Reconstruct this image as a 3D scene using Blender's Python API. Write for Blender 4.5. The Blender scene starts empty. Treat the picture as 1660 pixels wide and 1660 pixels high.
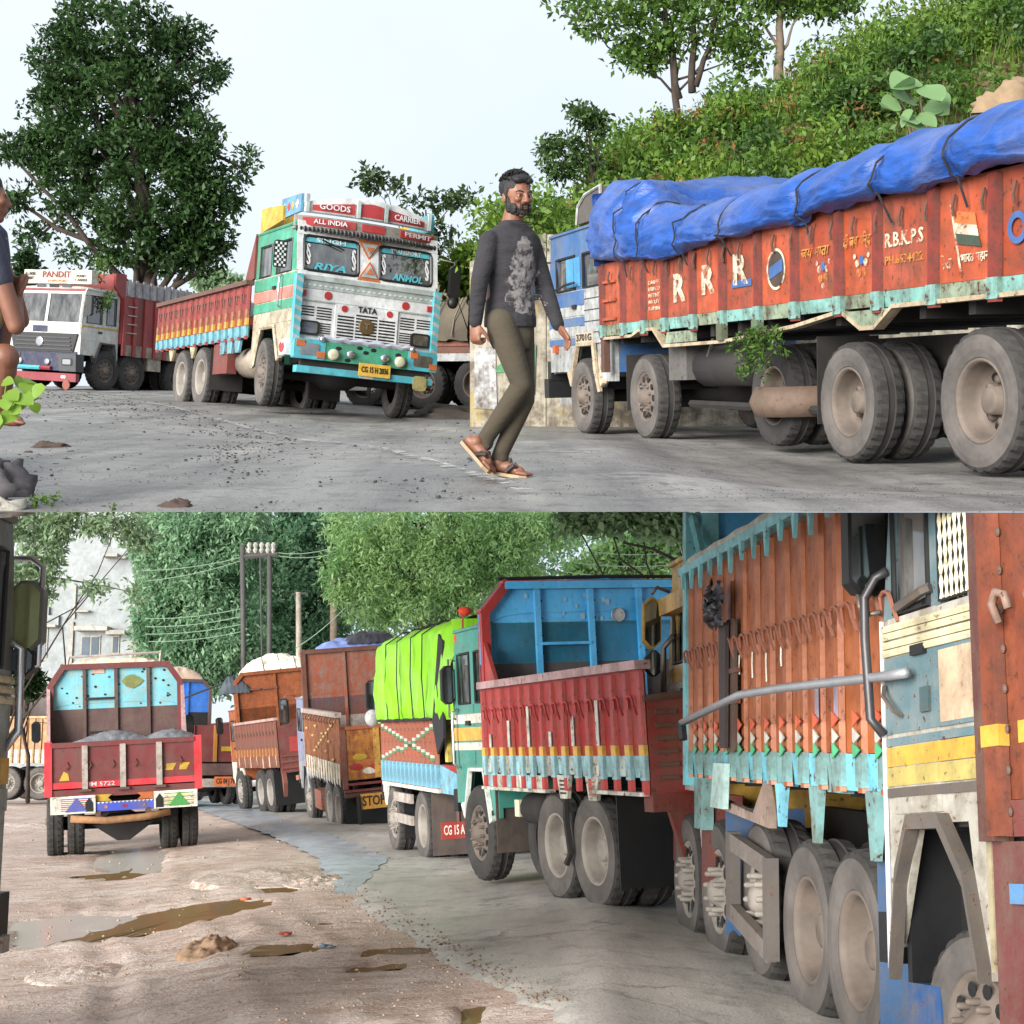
import bpy, bmesh, math, random
import numpy as np
from mathutils import Vector, Matrix, noise
random.seed(7)
RNG = np.random.default_rng(11)
R_ = math.radians
SC = bpy.context.scene
COL = SC.collection

# ---------------------------------------------------------------- camera
F = 2400.0                       # focal length in photo pixels (photo is 1660 wide)
cam_data = bpy.data.cameras.new('camera')
cam_data.sensor_width = 36.0
cam_data.lens = 36.0 * F / 1660.0
cam_data.clip_start = 0.05
cam_data.clip_end = 900.0
cam = bpy.data.objects.new('camera', cam_data)
cam.rotation_euler = (R_(90), 0, 0)
COL.objects.link(cam)
SC.camera = cam

# ---------------------------------------------------------------- world: overcast sky
SUN_EL, SUN_AZ = R_(17), R_(218)          # soft sun from the left, behind the viewer
world = bpy.data.worlds.new('World')
SC.world = world
world.use_nodes = True
wn, wl = world.node_tree.nodes, world.node_tree.links
wn.clear()
w_out = wn.new('ShaderNodeOutputWorld')
w_bg = wn.new('ShaderNodeBackground')
w_sky = wn.new('ShaderNodeTexSky')
w_sky.sky_type = 'NISHITA'
w_sky.sun_disc = False
w_sky.sun_elevation = SUN_EL
w_sky.sun_rotation = SUN_AZ
w_sky.dust_density = 6.0
w_sky.air_density = 1.6
w_tc = wn.new('ShaderNodeTexCoord')
w_sep = wn.new('ShaderNodeSeparateXYZ')
w_max = wn.new('ShaderNodeMath'); w_max.operation = 'MAXIMUM'; w_max.inputs[1].default_value = 0.10
w_com = wn.new('ShaderNodeCombineXYZ')
wl.new(w_tc.outputs['Generated'], w_sep.inputs[0])
wl.new(w_sep.outputs[0], w_com.inputs[0]); wl.new(w_sep.outputs[1], w_com.inputs[1])
wl.new(w_sep.outputs[2], w_max.inputs[0]); wl.new(w_max.outputs[0], w_com.inputs[2])
wl.new(w_com.outputs[0], w_sky.inputs['Vector'])
w_noise = wn.new('ShaderNodeTexNoise')
w_noise.inputs['Scale'].default_value = 2.2; w_noise.inputs['Detail'].default_value = 5.0
wl.new(w_tc.outputs['Generated'], w_noise.inputs['Vector'])
w_ramp = wn.new('ShaderNodeValToRGB')
w_ramp.color_ramp.elements[0].position = 0.30; w_ramp.color_ramp.elements[0].color = (5.3, 6.0, 6.9, 1)
w_ramp.color_ramp.elements[1].position = 0.70; w_ramp.color_ramp.elements[1].color = (6.3, 6.7, 7.2, 1)
wl.new(w_noise.outputs[0], w_ramp.inputs[0])
w_mix = wn.new('ShaderNodeMixRGB'); w_mix.inputs[0].default_value = 0.90
wl.new(w_sky.outputs[0], w_mix.inputs[1]); wl.new(w_ramp.outputs[0], w_mix.inputs[2])
wl.new(w_mix.outputs[0], w_bg.inputs[0])
w_bg.inputs[1].default_value = 0.075
wl.new(w_bg.outputs[0], w_out.inputs[0])

sun_data = bpy.data.lights.new('sun', 'SUN')
sun_data.energy = 4.2
sun_data.angle = R_(38)
sun_data.color = (1.0, 0.975, 0.94)
sun = bpy.data.objects.new('sun', sun_data)
sd = Vector((math.sin(SUN_AZ) * math.cos(SUN_EL), math.cos(SUN_AZ) * math.cos(SUN_EL), math.sin(SUN_EL)))
sun.rotation_euler = sd.to_track_quat('Z', 'Y').to_euler()
COL.objects.link(sun)

vs = SC.view_settings
SC.display_settings.display_device = 'sRGB'
vs.view_transform = 'Standard'; vs.look = 'None'; vs.gamma = 1.0; vs.use_curve_mapping = False
vs.exposure = 1.15
SC.cycles.use_denoising = True
SC.cycles.max_bounces = 6
SC.cycles.transparent_max_bounces = 8
SC.cycles.caustics_reflective = False
SC.cycles.caustics_refractive = False
SC.cycles.sample_clamp_indirect = 6.0

# ---------------------------------------------------------------- the two places
# The upper road climbs away from the viewer (about 5 degrees), the lower yard falls away beneath it (about 10 degrees).
PLACE = {}
for key, slope, h in (('A', 222 / F, 0.56), ('B', -405 / F, 1.30)):
    PLACE[key] = (Matrix.Rotation(math.atan(slope), 4, 'X') @ Matrix.Translation((0, 0, -h)), h)

def at(place, u, v, y):
    """point of a place at distance y along its ground, seen at photo position u, v"""
    M, h = PLACE[place]
    d = M.to_3x3().transposed() @ Vector(((u - 830) / F, 1, (830 - v) / F))
    d *= y / d.y
    return Vector((d.x, d.y, d.z + h))

def gnd(place, u, v, z=0.0):
    M, h = PLACE[place]
    d = M.to_3x3().transposed() @ Vector(((u - 830) / F, 1, (830 - v) / F))
    t = (z - h) / d.z
    return Vector((d.x * t, d.y * t, z))

def interp(x, xs, ys):
    return float(np.interp(x, xs, ys))
def sstep(x, a, b):
    t = min(1, max(0, (x - a) / (b - a))); return t * t * (3 - 2 * t)
def zA(x, y):
    k = max(sstep(y, 10.5, 17), sstep(x, .6, 1.8) * sstep(y, 6.4, 9.2))
    return k * interp(x, [-14, -11, -5, -3.1, -2, 0, 3, 8], [.22, .19, .08, -.05, -.13, -.13, -.115, -.10])
def zB(x, y):
    return interp(x / max(y, 1), [-.35, -.26, -.17, -.1, -.03, .06, .25], [-.25, -.2, -.02, 0, .03, .13, -.08])

# ---------------------------------------------------------------- helpers
ALB = [0.85]                     # colours darkened or lightened per place to make up for its light
def lin(c):
    r = []
    for k in c[:3]:
        k = k / 255.0
        r.append(k / 12.92 if k <= .04045 else ((k + .055) / 1.055) ** 2.4)
    return tuple(k * ALB[0] for k in r)

class MB:
    """collects boxes, prisms, tubes and lathes; build() links them as one mesh object"""
    def __init__(s): s.v, s.f, s.mi, s.cur = [], [], [], 0
    def add(s, vs, fs):
        o = len(s.v); s.v += [tuple(p) for p in vs]
        s.f += [tuple(i + o for i in f) for f in fs]; s.mi += [s.cur] * len(fs)
        return s
    def slot(s, i): s.cur = i; return s
    def box(s, x0, x1, y0, y1, z0, z1):
        return s.add([(x0, y0, z0), (x1, y0, z0), (x1, y1, z0), (x0, y1, z0), (x0, y0, z1), (x1, y0, z1), (x1, y1, z1), (x0, y1, z1)],
                     [(0, 3, 2, 1), (4, 5, 6, 7), (0, 1, 5, 4), (1, 2, 6, 5), (2, 3, 7, 6), (3, 0, 4, 7)])
    def hexa(s, p): return s.add(p, [(0, 3, 2, 1), (4, 5, 6, 7), (0, 1, 5, 4), (1, 2, 6, 5), (2, 3, 7, 6), (3, 0, 4, 7)])
    def prism(s, poly, ax, a, b):
        n = len(poly)
        def P(q, t): return (t, q[0], q[1]) if ax == 'x' else ((q[0], t, q[1]) if ax == 'y' else (q[0], q[1], t))
        return s.add([P(q, a) for q in poly] + [P(q, b) for q in poly],
                     [tuple(range(n))[::-1], tuple(range(n, 2 * n))] + [(i, (i + 1) % n, n + (i + 1) % n, n + i) for i in range(n)])
    def tube(s, pts, r, n=6, closed=False):
        pts = [Vector(p) for p in pts]; m = len(pts)
        rs = r if isinstance(r, (list, tuple)) else [r] * m
        vs, fs = [], []
        up = Vector((0, 0, 1)); prev = None
        for i, p in enumerate(pts):
            a = pts[i - 1] if (i > 0 or closed) else p
            b = pts[(i + 1) % m] if (i < m - 1 or closed) else p
            d = (b - a).normalized() if (b - a).length > 1e-9 else Vector((0, 0, 1))
            if prev is None:
                e = d.cross(up)
                if e.length < .05: e = d.cross(Vector((1, 0, 0)))
            else:
                e = prev - d * prev.dot(d)
                if e.length < 1e-4: e = d.cross(up)
            e.normalize(); prev = e; g = d.cross(e)
            for k in range(n):
                t = 2 * math.pi * k / n
                vs.append(p + (e * math.cos(t) + g * math.sin(t)) * rs[i])
        for i in range(m if closed else m - 1):
            for k in range(n):
                a, b = i * n, ((i + 1) % m) * n
                fs.append((a + k, a + (k + 1) % n, b + (k + 1) % n, b + k))
        if not closed:
            fs.append(tuple(range(n))[::-1]); fs.append(tuple((m - 1) * n + k for k in range(n)))
        return s.add(vs, fs)
    def lathe(s, prof, n=24, c=(0, 0, 0), ax='x', mod=None):
        vs, fs = [], []
        for j in range(n):
            t = 2 * math.pi * j / n
            for i, (a, r) in enumerate(prof):
                if mod: r = r * mod(i, j)
                q = (a, r * math.cos(t), r * math.sin(t))
                if ax == 'z': q = (q[1], q[2], q[0])
                elif ax == 'y': q = (q[2], q[0], q[1])
                vs.append((c[0] + q[0], c[1] + q[1], c[2] + q[2]))
        m = len(prof)
        for j in range(n):
            k = (j + 1) % n
            for i in range(m - 1):
                fs.append((j * m + i, j * m + i + 1, k * m + i + 1, k * m + i))
        return s.add(vs, fs)
    def ball(s, c, r, nu=10, nv=7):
        rx, ry, rz = r if isinstance(r, (list, tuple)) else (r, r, r)
        vs, fs = [], []
        for i in range(nv + 1):
            ph = math.pi * i / nv
            for j in range(nu):
                t = 2 * math.pi * j / nu
                vs.append((c[0] + rx * math.sin(ph) * math.cos(t), c[1] + ry * math.sin(ph) * math.sin(t), c[2] + rz * math.cos(ph)))
        for i in range(nv):
            for j in range(nu):
                fs.append((i * nu + j, (i + 1) * nu + j, (i + 1) * nu + (j + 1) % nu, i * nu + (j + 1) % nu))
        return s.add(vs, fs)
    def mesh(s, name, mat, smooth=False):
        me = bpy.data.meshes.new(name)
        me.from_pydata(s.v, [], s.f)
        for m in (mat if isinstance(mat, (list, tuple)) else [mat]): me.materials.append(m)
        if any(s.mi): me.polygons.foreach_set('material_index', s.mi)
        if smooth: me.polygons.foreach_set('use_smooth', [True] * len(s.f))
        bm = bmesh.new(); bm.from_mesh(me); bmesh.ops.recalc_face_normals(bm, faces=bm.faces); bm.to_mesh(me); bm.free()
        me.update()
        return me
    def build(s, name, mat, parent=None, smooth=False):
        return link(name, s.mesh(name, mat, smooth), parent)

def link(name, me, parent=None, loc=None, rot=None):
    o = bpy.data.objects.new(name, me)
    COL.objects.link(o)
    if parent is not None: o.parent = parent
    if loc is not None: o.location = loc
    if rot is not None: o.rotation_euler = rot
    return o

def tag(o, label=None, cat=None, group=None, kind=None):
    if label: o['label'] = label
    if cat: o['category'] = cat
    if group: o['group'] = group
    if kind: o['kind'] = kind
    return o

def put(o, place, loc=(0, 0, 0), yaw=0, roll=0, pitch=0, scale=1.0):
    o.matrix_world = (PLACE[place][0] @ Matrix.Translation(loc) @ Matrix.Rotation(R_(yaw), 4, 'Z')
                      @ Matrix.Rotation(R_(pitch), 4, 'X') @ Matrix.Rotation(R_(roll), 4, 'Y') @ Matrix.Scale(scale, 4))
    return o

def thing(name, label, cat, place, loc=(0, 0, 0), yaw=0, roll=0, pitch=0, group=None, scale=1.0):
    o = bpy.data.objects.new(name, None); COL.objects.link(o)
    o.empty_display_size = .2
    put(o, place, loc, yaw, roll, pitch, scale)
    return tag(o, label, cat, group)

def mesh_np(name, verts, quads, mat, smooth=False):
    me = bpy.data.meshes.new(name)
    verts = np.asarray(verts, np.float32); quads = np.asarray(quads, np.int32)
    k = quads.shape[1]
    me.vertices.add(len(verts)); me.vertices.foreach_set('co', verts.ravel())
    me.loops.add(quads.size); me.loops.foreach_set('vertex_index', quads.ravel())
    me.polygons.add(len(quads)); me.polygons.foreach_set('loop_start', np.arange(0, quads.size, k, dtype=np.int32))
    if smooth: me.polygons.foreach_set('use_smooth', np.ones(len(quads), bool))
    for m in (mat if isinstance(mat, (list, tuple)) else [mat]): me.materials.append(m)
    me.update(calc_edges=True); me.validate()
    return me

def grid_mesh(name, nu, nv, fn, mat, smooth=True):
    vs = [fn(i / nu, j / nv) for i in range(nu + 1) for j in range(nv + 1)]
    q = [(i * (nv + 1) + j, (i + 1) * (nv + 1) + j, (i + 1) * (nv + 1) + j + 1, i * (nv + 1) + j + 1) for i in range(nu) for j in range(nv)]
    return mesh_np(name, np.array([tuple(p) for p in vs]), np.array(q), mat, smooth)

def nz(p, s=1.0, o=3): return noise.fractal(Vector(p) * s, 1.0, 2.0, o)

# lettering: flat letters a few millimetres thick
def text(parent, name, body, size, org, right, up, mat, bold=0.0, width=None, slant=0.0):
    c = bpy.data.curves.new('t', 'FONT'); c.body = body; c.size = size; c.align_x = 'CENTER'; c.align_y = 'CENTER'
    c.extrude = 0.003; c.offset = bold * size; c.resolution_u = 2; c.shear = slant
    t = bpy.data.objects.new('t', c); COL.objects.link(t)
    dg = bpy.context.evaluated_depsgraph_get()
    me = bpy.data.meshes.new_from_object(t.evaluated_get(dg))
    bpy.data.objects.remove(t); bpy.data.curves.remove(c)
    rt, u = Vector(right).normalized(), Vector(up).normalized(); n = rt.cross(u)
    k = 1.0
    if width and len(me.vertices):
        xs = [v.co.x for v in me.vertices]; k = width / max(1e-6, max(xs) - min(xs))
        cx = (max(xs) + min(xs)) / 2
    else: cx = 0
    M = Matrix(((rt.x * k, u.x, n.x, org[0]), (rt.y * k, u.y, n.y, org[1]), (rt.z * k, u.z, n.z, org[2]), (0, 0, 0, 1))) @ Matrix.Translation((-cx, 0, 0))
    me.transform(M); me.materials.clear(); me.materials.append(mat); me.name = name
    return link(name, me, parent)

LEFT = ((0, -1, 0), (0, 0, 1))       # reading direction on a truck's left side
RIGHT = ((0, 1, 0), (0, 0, 1))
FRONT = ((-1, 0, 0), (0, 0, 1))
REAR = ((1, 0, 0), (0, 0, 1))

# ---------------------------------------------------------------- materials
MATS = {}
def nodes_of(name):
    m = bpy.data.materials.new(name); m.use_nodes = True
    nt = m.node_tree; b = nt.nodes['Principled BSDF']
    return m, nt.nodes, nt.links, b
def coords(N, L, scale=(1, 1, 1)):
    tc = N.new('ShaderNodeTexCoord'); mp = N.new('ShaderNodeMapping'); mp.inputs['Scale'].default_value = scale
    L.new(tc.outputs['Object'], mp.inputs['Vector']); return mp.outputs[0]
def noise_node(N, L, vec, scale, detail=5, rough=.6):
    n = N.new('ShaderNodeTexNoise'); n.inputs['Scale'].default_value = scale; n.inputs['Detail'].default_value = detail
    n.inputs['Roughness'].default_value = rough; L.new(vec, n.inputs['Vector']); return n.outputs[0]
def ramp(N, L, fac, a, b, ca=(0, 0, 0, 1), cb=(1, 1, 1, 1)):
    r = N.new('ShaderNodeValToRGB'); r.color_ramp.elements[0].position = a; r.color_ramp.elements[1].position = b
    r.color_ramp.elements[0].color = ca; r.color_ramp.elements[1].color = cb
    L.new(fac, r.inputs[0]); return r.outputs[0]
def mix(N, L, fac, a, b, mode='MIX'):
    m = N.new('ShaderNodeMixRGB'); m.blend_type = mode
    if isinstance(fac, (int, float)): m.inputs[0].default_value = fac
    else: L.new(fac, m.inputs[0])
    for i, c in ((1, a), (2, b)):
        if isinstance(c, tuple): m.inputs[i].default_value = (*c[:3], 1)
        else: L.new(c, m.inputs[i])
    return m.outputs[0]
def mul(N, L, a, k):
    m = N.new('ShaderNodeMath'); m.operation = 'MULTIPLY'; L.new(a, m.inputs[0])
    if isinstance(k, (int, float)): m.inputs[1].default_value = k
    else: L.new(k, m.inputs[1])
    return m.outputs[0]
def bump(N, L, b, h, strength=.2, dist=.01):
    n = N.new('ShaderNodeBump'); n.inputs['Strength'].default_value = strength; n.inputs['Distance'].default_value = dist
    L.new(h, n.inputs['Height']); L.new(n.outputs[0], b.inputs['Normal'])

def paint(c, rough=.45, grime=.45, rust=.25, gcol=(96, 84, 70), metallic=0.0, spec=.5, key=None):
    """old truck enamel: base colour, blotchy road grime, runs, chips down to rust"""
    k = ('paint', c, rough, grime, rust, gcol, metallic, ALB[0])
    if k in MATS: return MATS[k]
    m, N, L, b = nodes_of('paint_%d_%d_%d' % c[:3])
    v = coords(N, L); base = lin(c)
    big = noise_node(N, L, v, 1.7, 6)
    med = noise_node(N, L, v, 5.5, 9, .72)
    grey = sum(base) / 3
    fad = tuple(min(1, (x * .85 + grey * .15) * 1.15) for x in base)          # sun-faded enamel
    var = mix(N, L, ramp(N, L, big, .32, .66), tuple(x * .74 for x in base), fad)
    var = mix(N, L, mul(N, L, ramp(N, L, med, .35, .75), .5), var, tuple(x * .62 for x in base))
    st = noise_node(N, L, coords(N, L, (5, 5, .9)), 1.0, 7, .68)
    g = mul(N, L, ramp(N, L, mix(N, L, .62, st, med), .44, .60), min(1, grime * 1.3))
    col = mix(N, L, g, var, lin(gcol))
    run = mul(N, L, ramp(N, L, noise_node(N, L, coords(N, L, (17, 17, 1.1)), 1.0, 5, .6), .60, .68), min(1, .2 + rust))
    col = mix(N, L, mul(N, L, run, ramp(N, L, big, .42, .6)), col, lin((72, 46, 34)))
    ch = noise_node(N, L, v, 22, 5, .6)
    spot = mul(N, L, ramp(N, L, ch, .655 - .10 * rust, .675 - .10 * rust), ramp(N, L, med, .48, .54))
    col = mix(N, L, mul(N, L, spot, min(1, rust * 3.2)), col, lin((80, 42, 26)))
    L.new(col, b.inputs['Base Color'])
    rr = ramp(N, L, med, .2, .9, (rough * .75,) * 3 + (1,), (min(1, rough * 1.5),) * 3 + (1,))
    L.new(rr, b.inputs['Roughness'])
    b.inputs['Metallic'].default_value = metallic
    b.inputs['Specular IOR Level'].default_value = spec
    bump(N, L, b, mix(N, L, .5, med, noise_node(N, L, v, 2.6, 2)), .35, .03)
    MATS[k] = m; return m

def plain(name, c, rough=.6, metallic=0.0, var=.25, scale=8.0, bmp=.15, emis=0):
    k = ('plain', name, ALB[0])
    if k in MATS: return MATS[k]
    m, N, L, b = nodes_of(name)
    v = coords(N, L); n = noise_node(N, L, v, scale, 6, .65); base = lin(c)
    L.new(mix(N, L, ramp(N, L, n, .25, .75), tuple(x * (1 - var) for x in base), tuple(min(1, x * (1 + var)) for x in base)), b.inputs['Base Color'])
    b.inputs['Roughness'].default_value = rough; b.inputs['Metallic'].default_value = metallic
    if bmp: bump(N, L, b, n, bmp, .01)
    MATS[k] = m; return m

def glass_mat(name, tint=(.30, .33, .34), gloss=.30, rough=.03):
    if name in MATS: return MATS[name]
    m, N, L, b = nodes_of(name); N.remove(b)
    tr = N.new('ShaderNodeBsdfTransparent'); tr.inputs[0].default_value = (*tint, 1)
    gl = N.new('ShaderNodeBsdfGlossy'); gl.inputs['Roughness'].default_value = rough; gl.inputs[0].default_value = (.9, .93, .95, 1)
    fr = N.new('ShaderNodeFresnel'); fr.inputs[0].default_value = 1.5
    ad = N.new('ShaderNodeMath'); ad.operation = 'ADD'; ad.use_clamp = True; ad.inputs[1].default_value = gloss * .4
    L.new(fr.outputs[0], ad.inputs[0])
    df = N.new('ShaderNodeBsdfDiffuse'); df.inputs[0].default_value = (.35, .34, .32, 1)
    mx = N.new('ShaderNodeMixShader'); L.new(ad.outputs[0], mx.inputs[0]); L.new(tr.outputs[0], mx.inputs[1]); L.new(gl.outputs[0], mx.inputs[2])
    m2 = N.new('ShaderNodeMixShader')
    dn = noise_node(N, L, coords(N, L, (3, 3, 1.2)), 2.0, 6)
    L.new(mul(N, L, ramp(N, L, dn, .35, .75), .35), m2.inputs[0]); L.new(mx.outputs[0], m2.inputs[1]); L.new(df.outputs[0], m2.inputs[2])
    L.new(m2.outputs[0], [n for n in N if n.type == 'OUTPUT_MATERIAL'][0].inputs[0])
    MATS[name] = m; return m

def leaf_mat(name, c0, c1, trans=.35, rough=.45):
    if name in MATS: return MATS[name]
    m, N, L, b = nodes_of(name)
    gm = N.new('ShaderNodeNewGeometry')
    v = coords(N, L); n = noise_node(N, L, v, .55, 4)
    f = mix(N, L, .5, gm.outputs['Random Per Island'], ramp(N, L, n, .3, .7))
    col = mix(N, L, f, lin(c0), lin(c1))
    L.new(col, b.inputs['Base Color']); b.inputs['Roughness'].default_value = rough
    b.inputs['Specular IOR Level'].default_value = .35
    t = N.new('ShaderNodeBsdfTranslucent'); L.new(col, t.inputs[0])
    mx = N.new('ShaderNodeMixShader'); mx.inputs[0].default_value = trans
    out = [q for q in N if q.type == 'OUTPUT_MATERIAL'][0]
    L.new(b.outputs[0], mx.inputs[1]); L.new(t.outputs[0], mx.inputs[2]); L.new(mx.outputs[0], out.inputs[0])
    MATS[name] = m; return m

def cloth(name, c, wr=14.0, rough=.8, var=.3, sheen=.0, stretch=(1, 1, 1), bs=.6, dist=.03, crease=0.0, dust=0.0):
    if name in MATS: return MATS[name]
    m, N, L, b = nodes_of(name); base = lin(c)
    v = coords(N, L, stretch); n = noise_node(N, L, v, wr * .25, 7, .62); n2 = noise_node(N, L, v, wr, 6, .6)
    L.new(mix(N, L, ramp(N, L, n, .3, .72), tuple(x * (1 - var) for x in base), tuple(min(1, x * (1 + var)) for x in base)), b.inputs['Base Color'])
    b.inputs['Roughness'].default_value = rough
    h = mix(N, L, .45, n, n2)
    if crease:
        rg = N.new('ShaderNodeTexNoise'); rg.noise_type = 'RIDGED_MULTIFRACTAL'; rg.inputs['Scale'].default_value = 1.7; rg.inputs['Detail'].default_value = 3
        L.new(coords(N, L, tuple(.6 + .4 * k for k in stretch)), rg.inputs['Vector']); h = mix(N, L, crease, h, rg.outputs[0])
    if dust:
        dn = ramp(N, L, noise_node(N, L, coords(N, L), 1.3, 7, .7), .48, .66)
        src = b.inputs['Base Color'].links[0].from_socket; L.new(mix(N, L, mul(N, L, dn, dust), src, lin((150, 150, 152))), b.inputs['Base Color'])
    bump(N, L, b, h, bs, dist)
    MATS[name] = m; return m

RUBBER = plain('tyre_rubber', (50, 48, 47), .85, var=.45, scale=5, bmp=.4)
DUSTY = plain('dusty_tyre_rubber', (88, 83, 79), .9, var=.5, scale=3.5, bmp=.4)
TREAD = plain('tyre_tread', (52, 50, 48), .9, var=.5, scale=5, bmp=.4)
DARK = plain('dark_underbody', (38, 35, 33), .8, var=.4, scale=4)
BLACK = plain('black_plastic', (24, 24, 25), .5, var=.3)
STEEL = plain('bare_steel', (120, 112, 104), .5, metallic=.6, var=.35, scale=5, bmp=.3)
CHROME = plain('bright_metal', (200, 202, 205), .22, metallic=.9, var=.1, scale=6, bmp=.05)
RIMMAT = plain('muddy_rim', (102, 91, 82), .75, var=.35, scale=6, bmp=.35)
RIMPALE = plain('pale_muddy_rim', (140, 133, 124), .7, var=.3, scale=6, bmp=.35)
GLASS = glass_mat('vehicle_glass')
LAMP = glass_mat('lamp_glass', (.8, .82, .84), .5, .08)
MIRROR = plain('mirror_glass', (140, 148, 150), .06, metallic=.95, var=.1, scale=2, bmp=0)
WHITEP = paint((226, 226, 222), .4, .35, .15)
REDRUST = paint((120, 42, 34), .55, .4, .35)
STEELRUST = paint((96, 62, 50), .7, .4, .5)
ROPE = plain('dark_rope', (34, 34, 40), .8)
WOOD = plain('rough_wood', (150, 110, 74), .8, var=.4, scale=9, bmp=.4)
ALB[0] = .80
# ================================================================ ground, walls, vegetation, building
def asphalt_mat(name, c0, c1, scale=3.0, rough=.75, wet=.0, speck=.5):
    m, N, L, b = nodes_of(name); v = coords(N, L)
    big = noise_node(N, L, v, .35, 6, .6); med = noise_node(N, L, v, scale, 8, .7); fine = noise_node(N, L, v, 55, 3, .6)
    tr = noise_node(N, L, coords(N, L, (1.6, .16, 1)), 1.3, 6, .6)
    f = mix(N, L, .5, ramp(N, L, big, .3, .7), ramp(N, L, tr, .35, .68))
    col = mix(N, L, f, lin(tuple(x * .9 for x in c0)), lin(tuple(min(255, x * 1.08) for x in c1)))
    col = mix(N, L, mul(N, L, ramp(N, L, med, .5, .66), .55), col, lin(tuple(x * .62 for x in c0)))
    vo = N.new('ShaderNodeTexVoronoi'); vo.feature = 'DISTANCE_TO_EDGE'; vo.inputs['Scale'].default_value = .8
    wv = N.new('ShaderNodeVectorMath'); wv.operation = 'ADD'; L.new(v, wv.inputs[0])
    nv = N.new('ShaderNodeTexNoise'); nv.inputs['Scale'].default_value = 1.6; nv.inputs['Detail'].default_value = 6; L.new(v, nv.inputs['Vector']); L.new(nv.outputs[1], wv.inputs[1]); L.new(wv.outputs[0], vo.inputs['Vector'])
    crk = mul(N, L, ramp(N, L, vo.outputs[0], .004, .022, (1, 1, 1, 1), (0, 0, 0, 1)), ramp(N, L, big, .45, .6))
    col = mix(N, L, mul(N, L, crk, .6), col, lin(tuple(x * .5 for x in c0)))
    col = mix(N, L, mul(N, L, ramp(N, L, fine, .55, .66), speck), col, lin(tuple(x * .5 for x in c0)))
    col = mix(N, L, mul(N, L, ramp(N, L, noise_node(N, L, v, 70, 2), .62, .7), speck), col, lin(tuple(min(255, x * 1.25) for x in c1)))
    L.new(col, b.inputs['Base Color'])
    L.new(ramp(N, L, big, .38, .62, (max(.12, rough - wet),) * 3 + (1,), (rough,) * 3 + (1,)), b.inputs['Roughness'])
    bump(N, L, b, mix(N, L, .5, med, fine), .5, .015)
    return m

ROAD_A = asphalt_mat('upper_road_asphalt', (84, 83, 82), (160, 157, 151), 4.0, .7, .28)
ROAD_B = asphalt_mat('lower_road_asphalt', (180, 176, 168), (222, 217, 208), 3.0, .6, .2, .5)

def mud_mat():
    m, N, L, b = nodes_of('pale_mud'); v = coords(N, L)
    big = noise_node(N, L, v, .5, 7, .62); med = noise_node(N, L, coords(N, L, (1, 2.2, 1)), 2.6, 8, .68); fine = noise_node(N, L, v, 26, 5, .65)
    col = mix(N, L, ramp(N, L, big, .32, .62), lin((222, 190, 172)), lin((242, 226, 214)))
    m2 = noise_node(N, L, coords(N, L, (1, 1.6, 1)), 7.5, 8, .72)
    col = mix(N, L, mul(N, L, ramp(N, L, med, .48, .60), .8), col, lin((196, 162, 140)))
    col = mix(N, L, mul(N, L, ramp(N, L, m2, .54, .64), .5), col, lin((150, 120, 98)))
    col = mix(N, L, mul(N, L, ramp(N, L, m2, .30, .42, (1, 1, 1, 1), (0, 0, 0, 1)), .5), col, lin((226, 216, 206)))
    col = mix(N, L, mul(N, L, ramp(N, L, fine, .56, .68), .55), col, lin((128, 100, 80)))
    col = mix(N, L, mul(N, L, ramp(N, L, noise_node(N, L, v, 13, 3), .66, .70), .8), col, lin((236, 230, 222)))
    L.new(col, b.inputs['Base Color'])
    L.new(ramp(N, L, big, .35, .6, (.3,) * 3 + (1,), (.85,) * 3 + (1,)), b.inputs['Roughness'])
    bump(N, L, b, mix(N, L, .5, m2, fine), 1.0, .05)
    return m
MUD = mud_mat()

# ---- upper road: one sheet that begins at the viewer's feet and climbs away
def upper_ground():
    ys = [6.054 + 40.0 * (i / 90) ** 1.7 for i in range(91)]
    nx = 90; vs = []
    for i, y in enumerate(ys):
        wl = .36 * y + .12
        wr = min(.42 * y + .3, 3.2 + .36 * (20.5 - y) if y < 20.2 else 3.0)
        wr = max(wr, .5) if y < 24 else max(.5, .42 * y * max(0, 1 - (y - 24) / 30))
        for j in range(nx + 1):
            x = -wl + (wl + wr) * j / nx
            n = nz((x, y, 0), .9, 4) * .018 + nz((x, y, 5), 4.5, 3) * .006
            z = zA(x, y) + n * min(1, (y - 6.0) / .6 + .0)
            vs.append((x, y, z))
    top = len(vs)
    vs += [(x, y + .0, z - min(.06, .045 * (y - 6.05))) for x, y, z in vs]
    q = []
    W = nx + 1
    for i in range(len(ys) - 1):
        for j in range(nx):
            a = i * W + j
            q.append((a, a + 1, a + W + 1, a + W)); q.append((top + a, top + a + W, top + a + W + 1, top + a + 1))
    me = mesh_np('road', vs, q, [ROAD_A, plain('light_bounce_underside', (228, 226, 220), .9, var=.06, scale=2)], True)  # unseen underside, made pale to bounce light into the yard below
    me.polygons.foreach_set('material_index', [k % 2 for k in range(len(me.polygons))])
    o = link('road', me); put(o, 'A'); o['kind'] = 'structure'
upper_ground()

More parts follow.
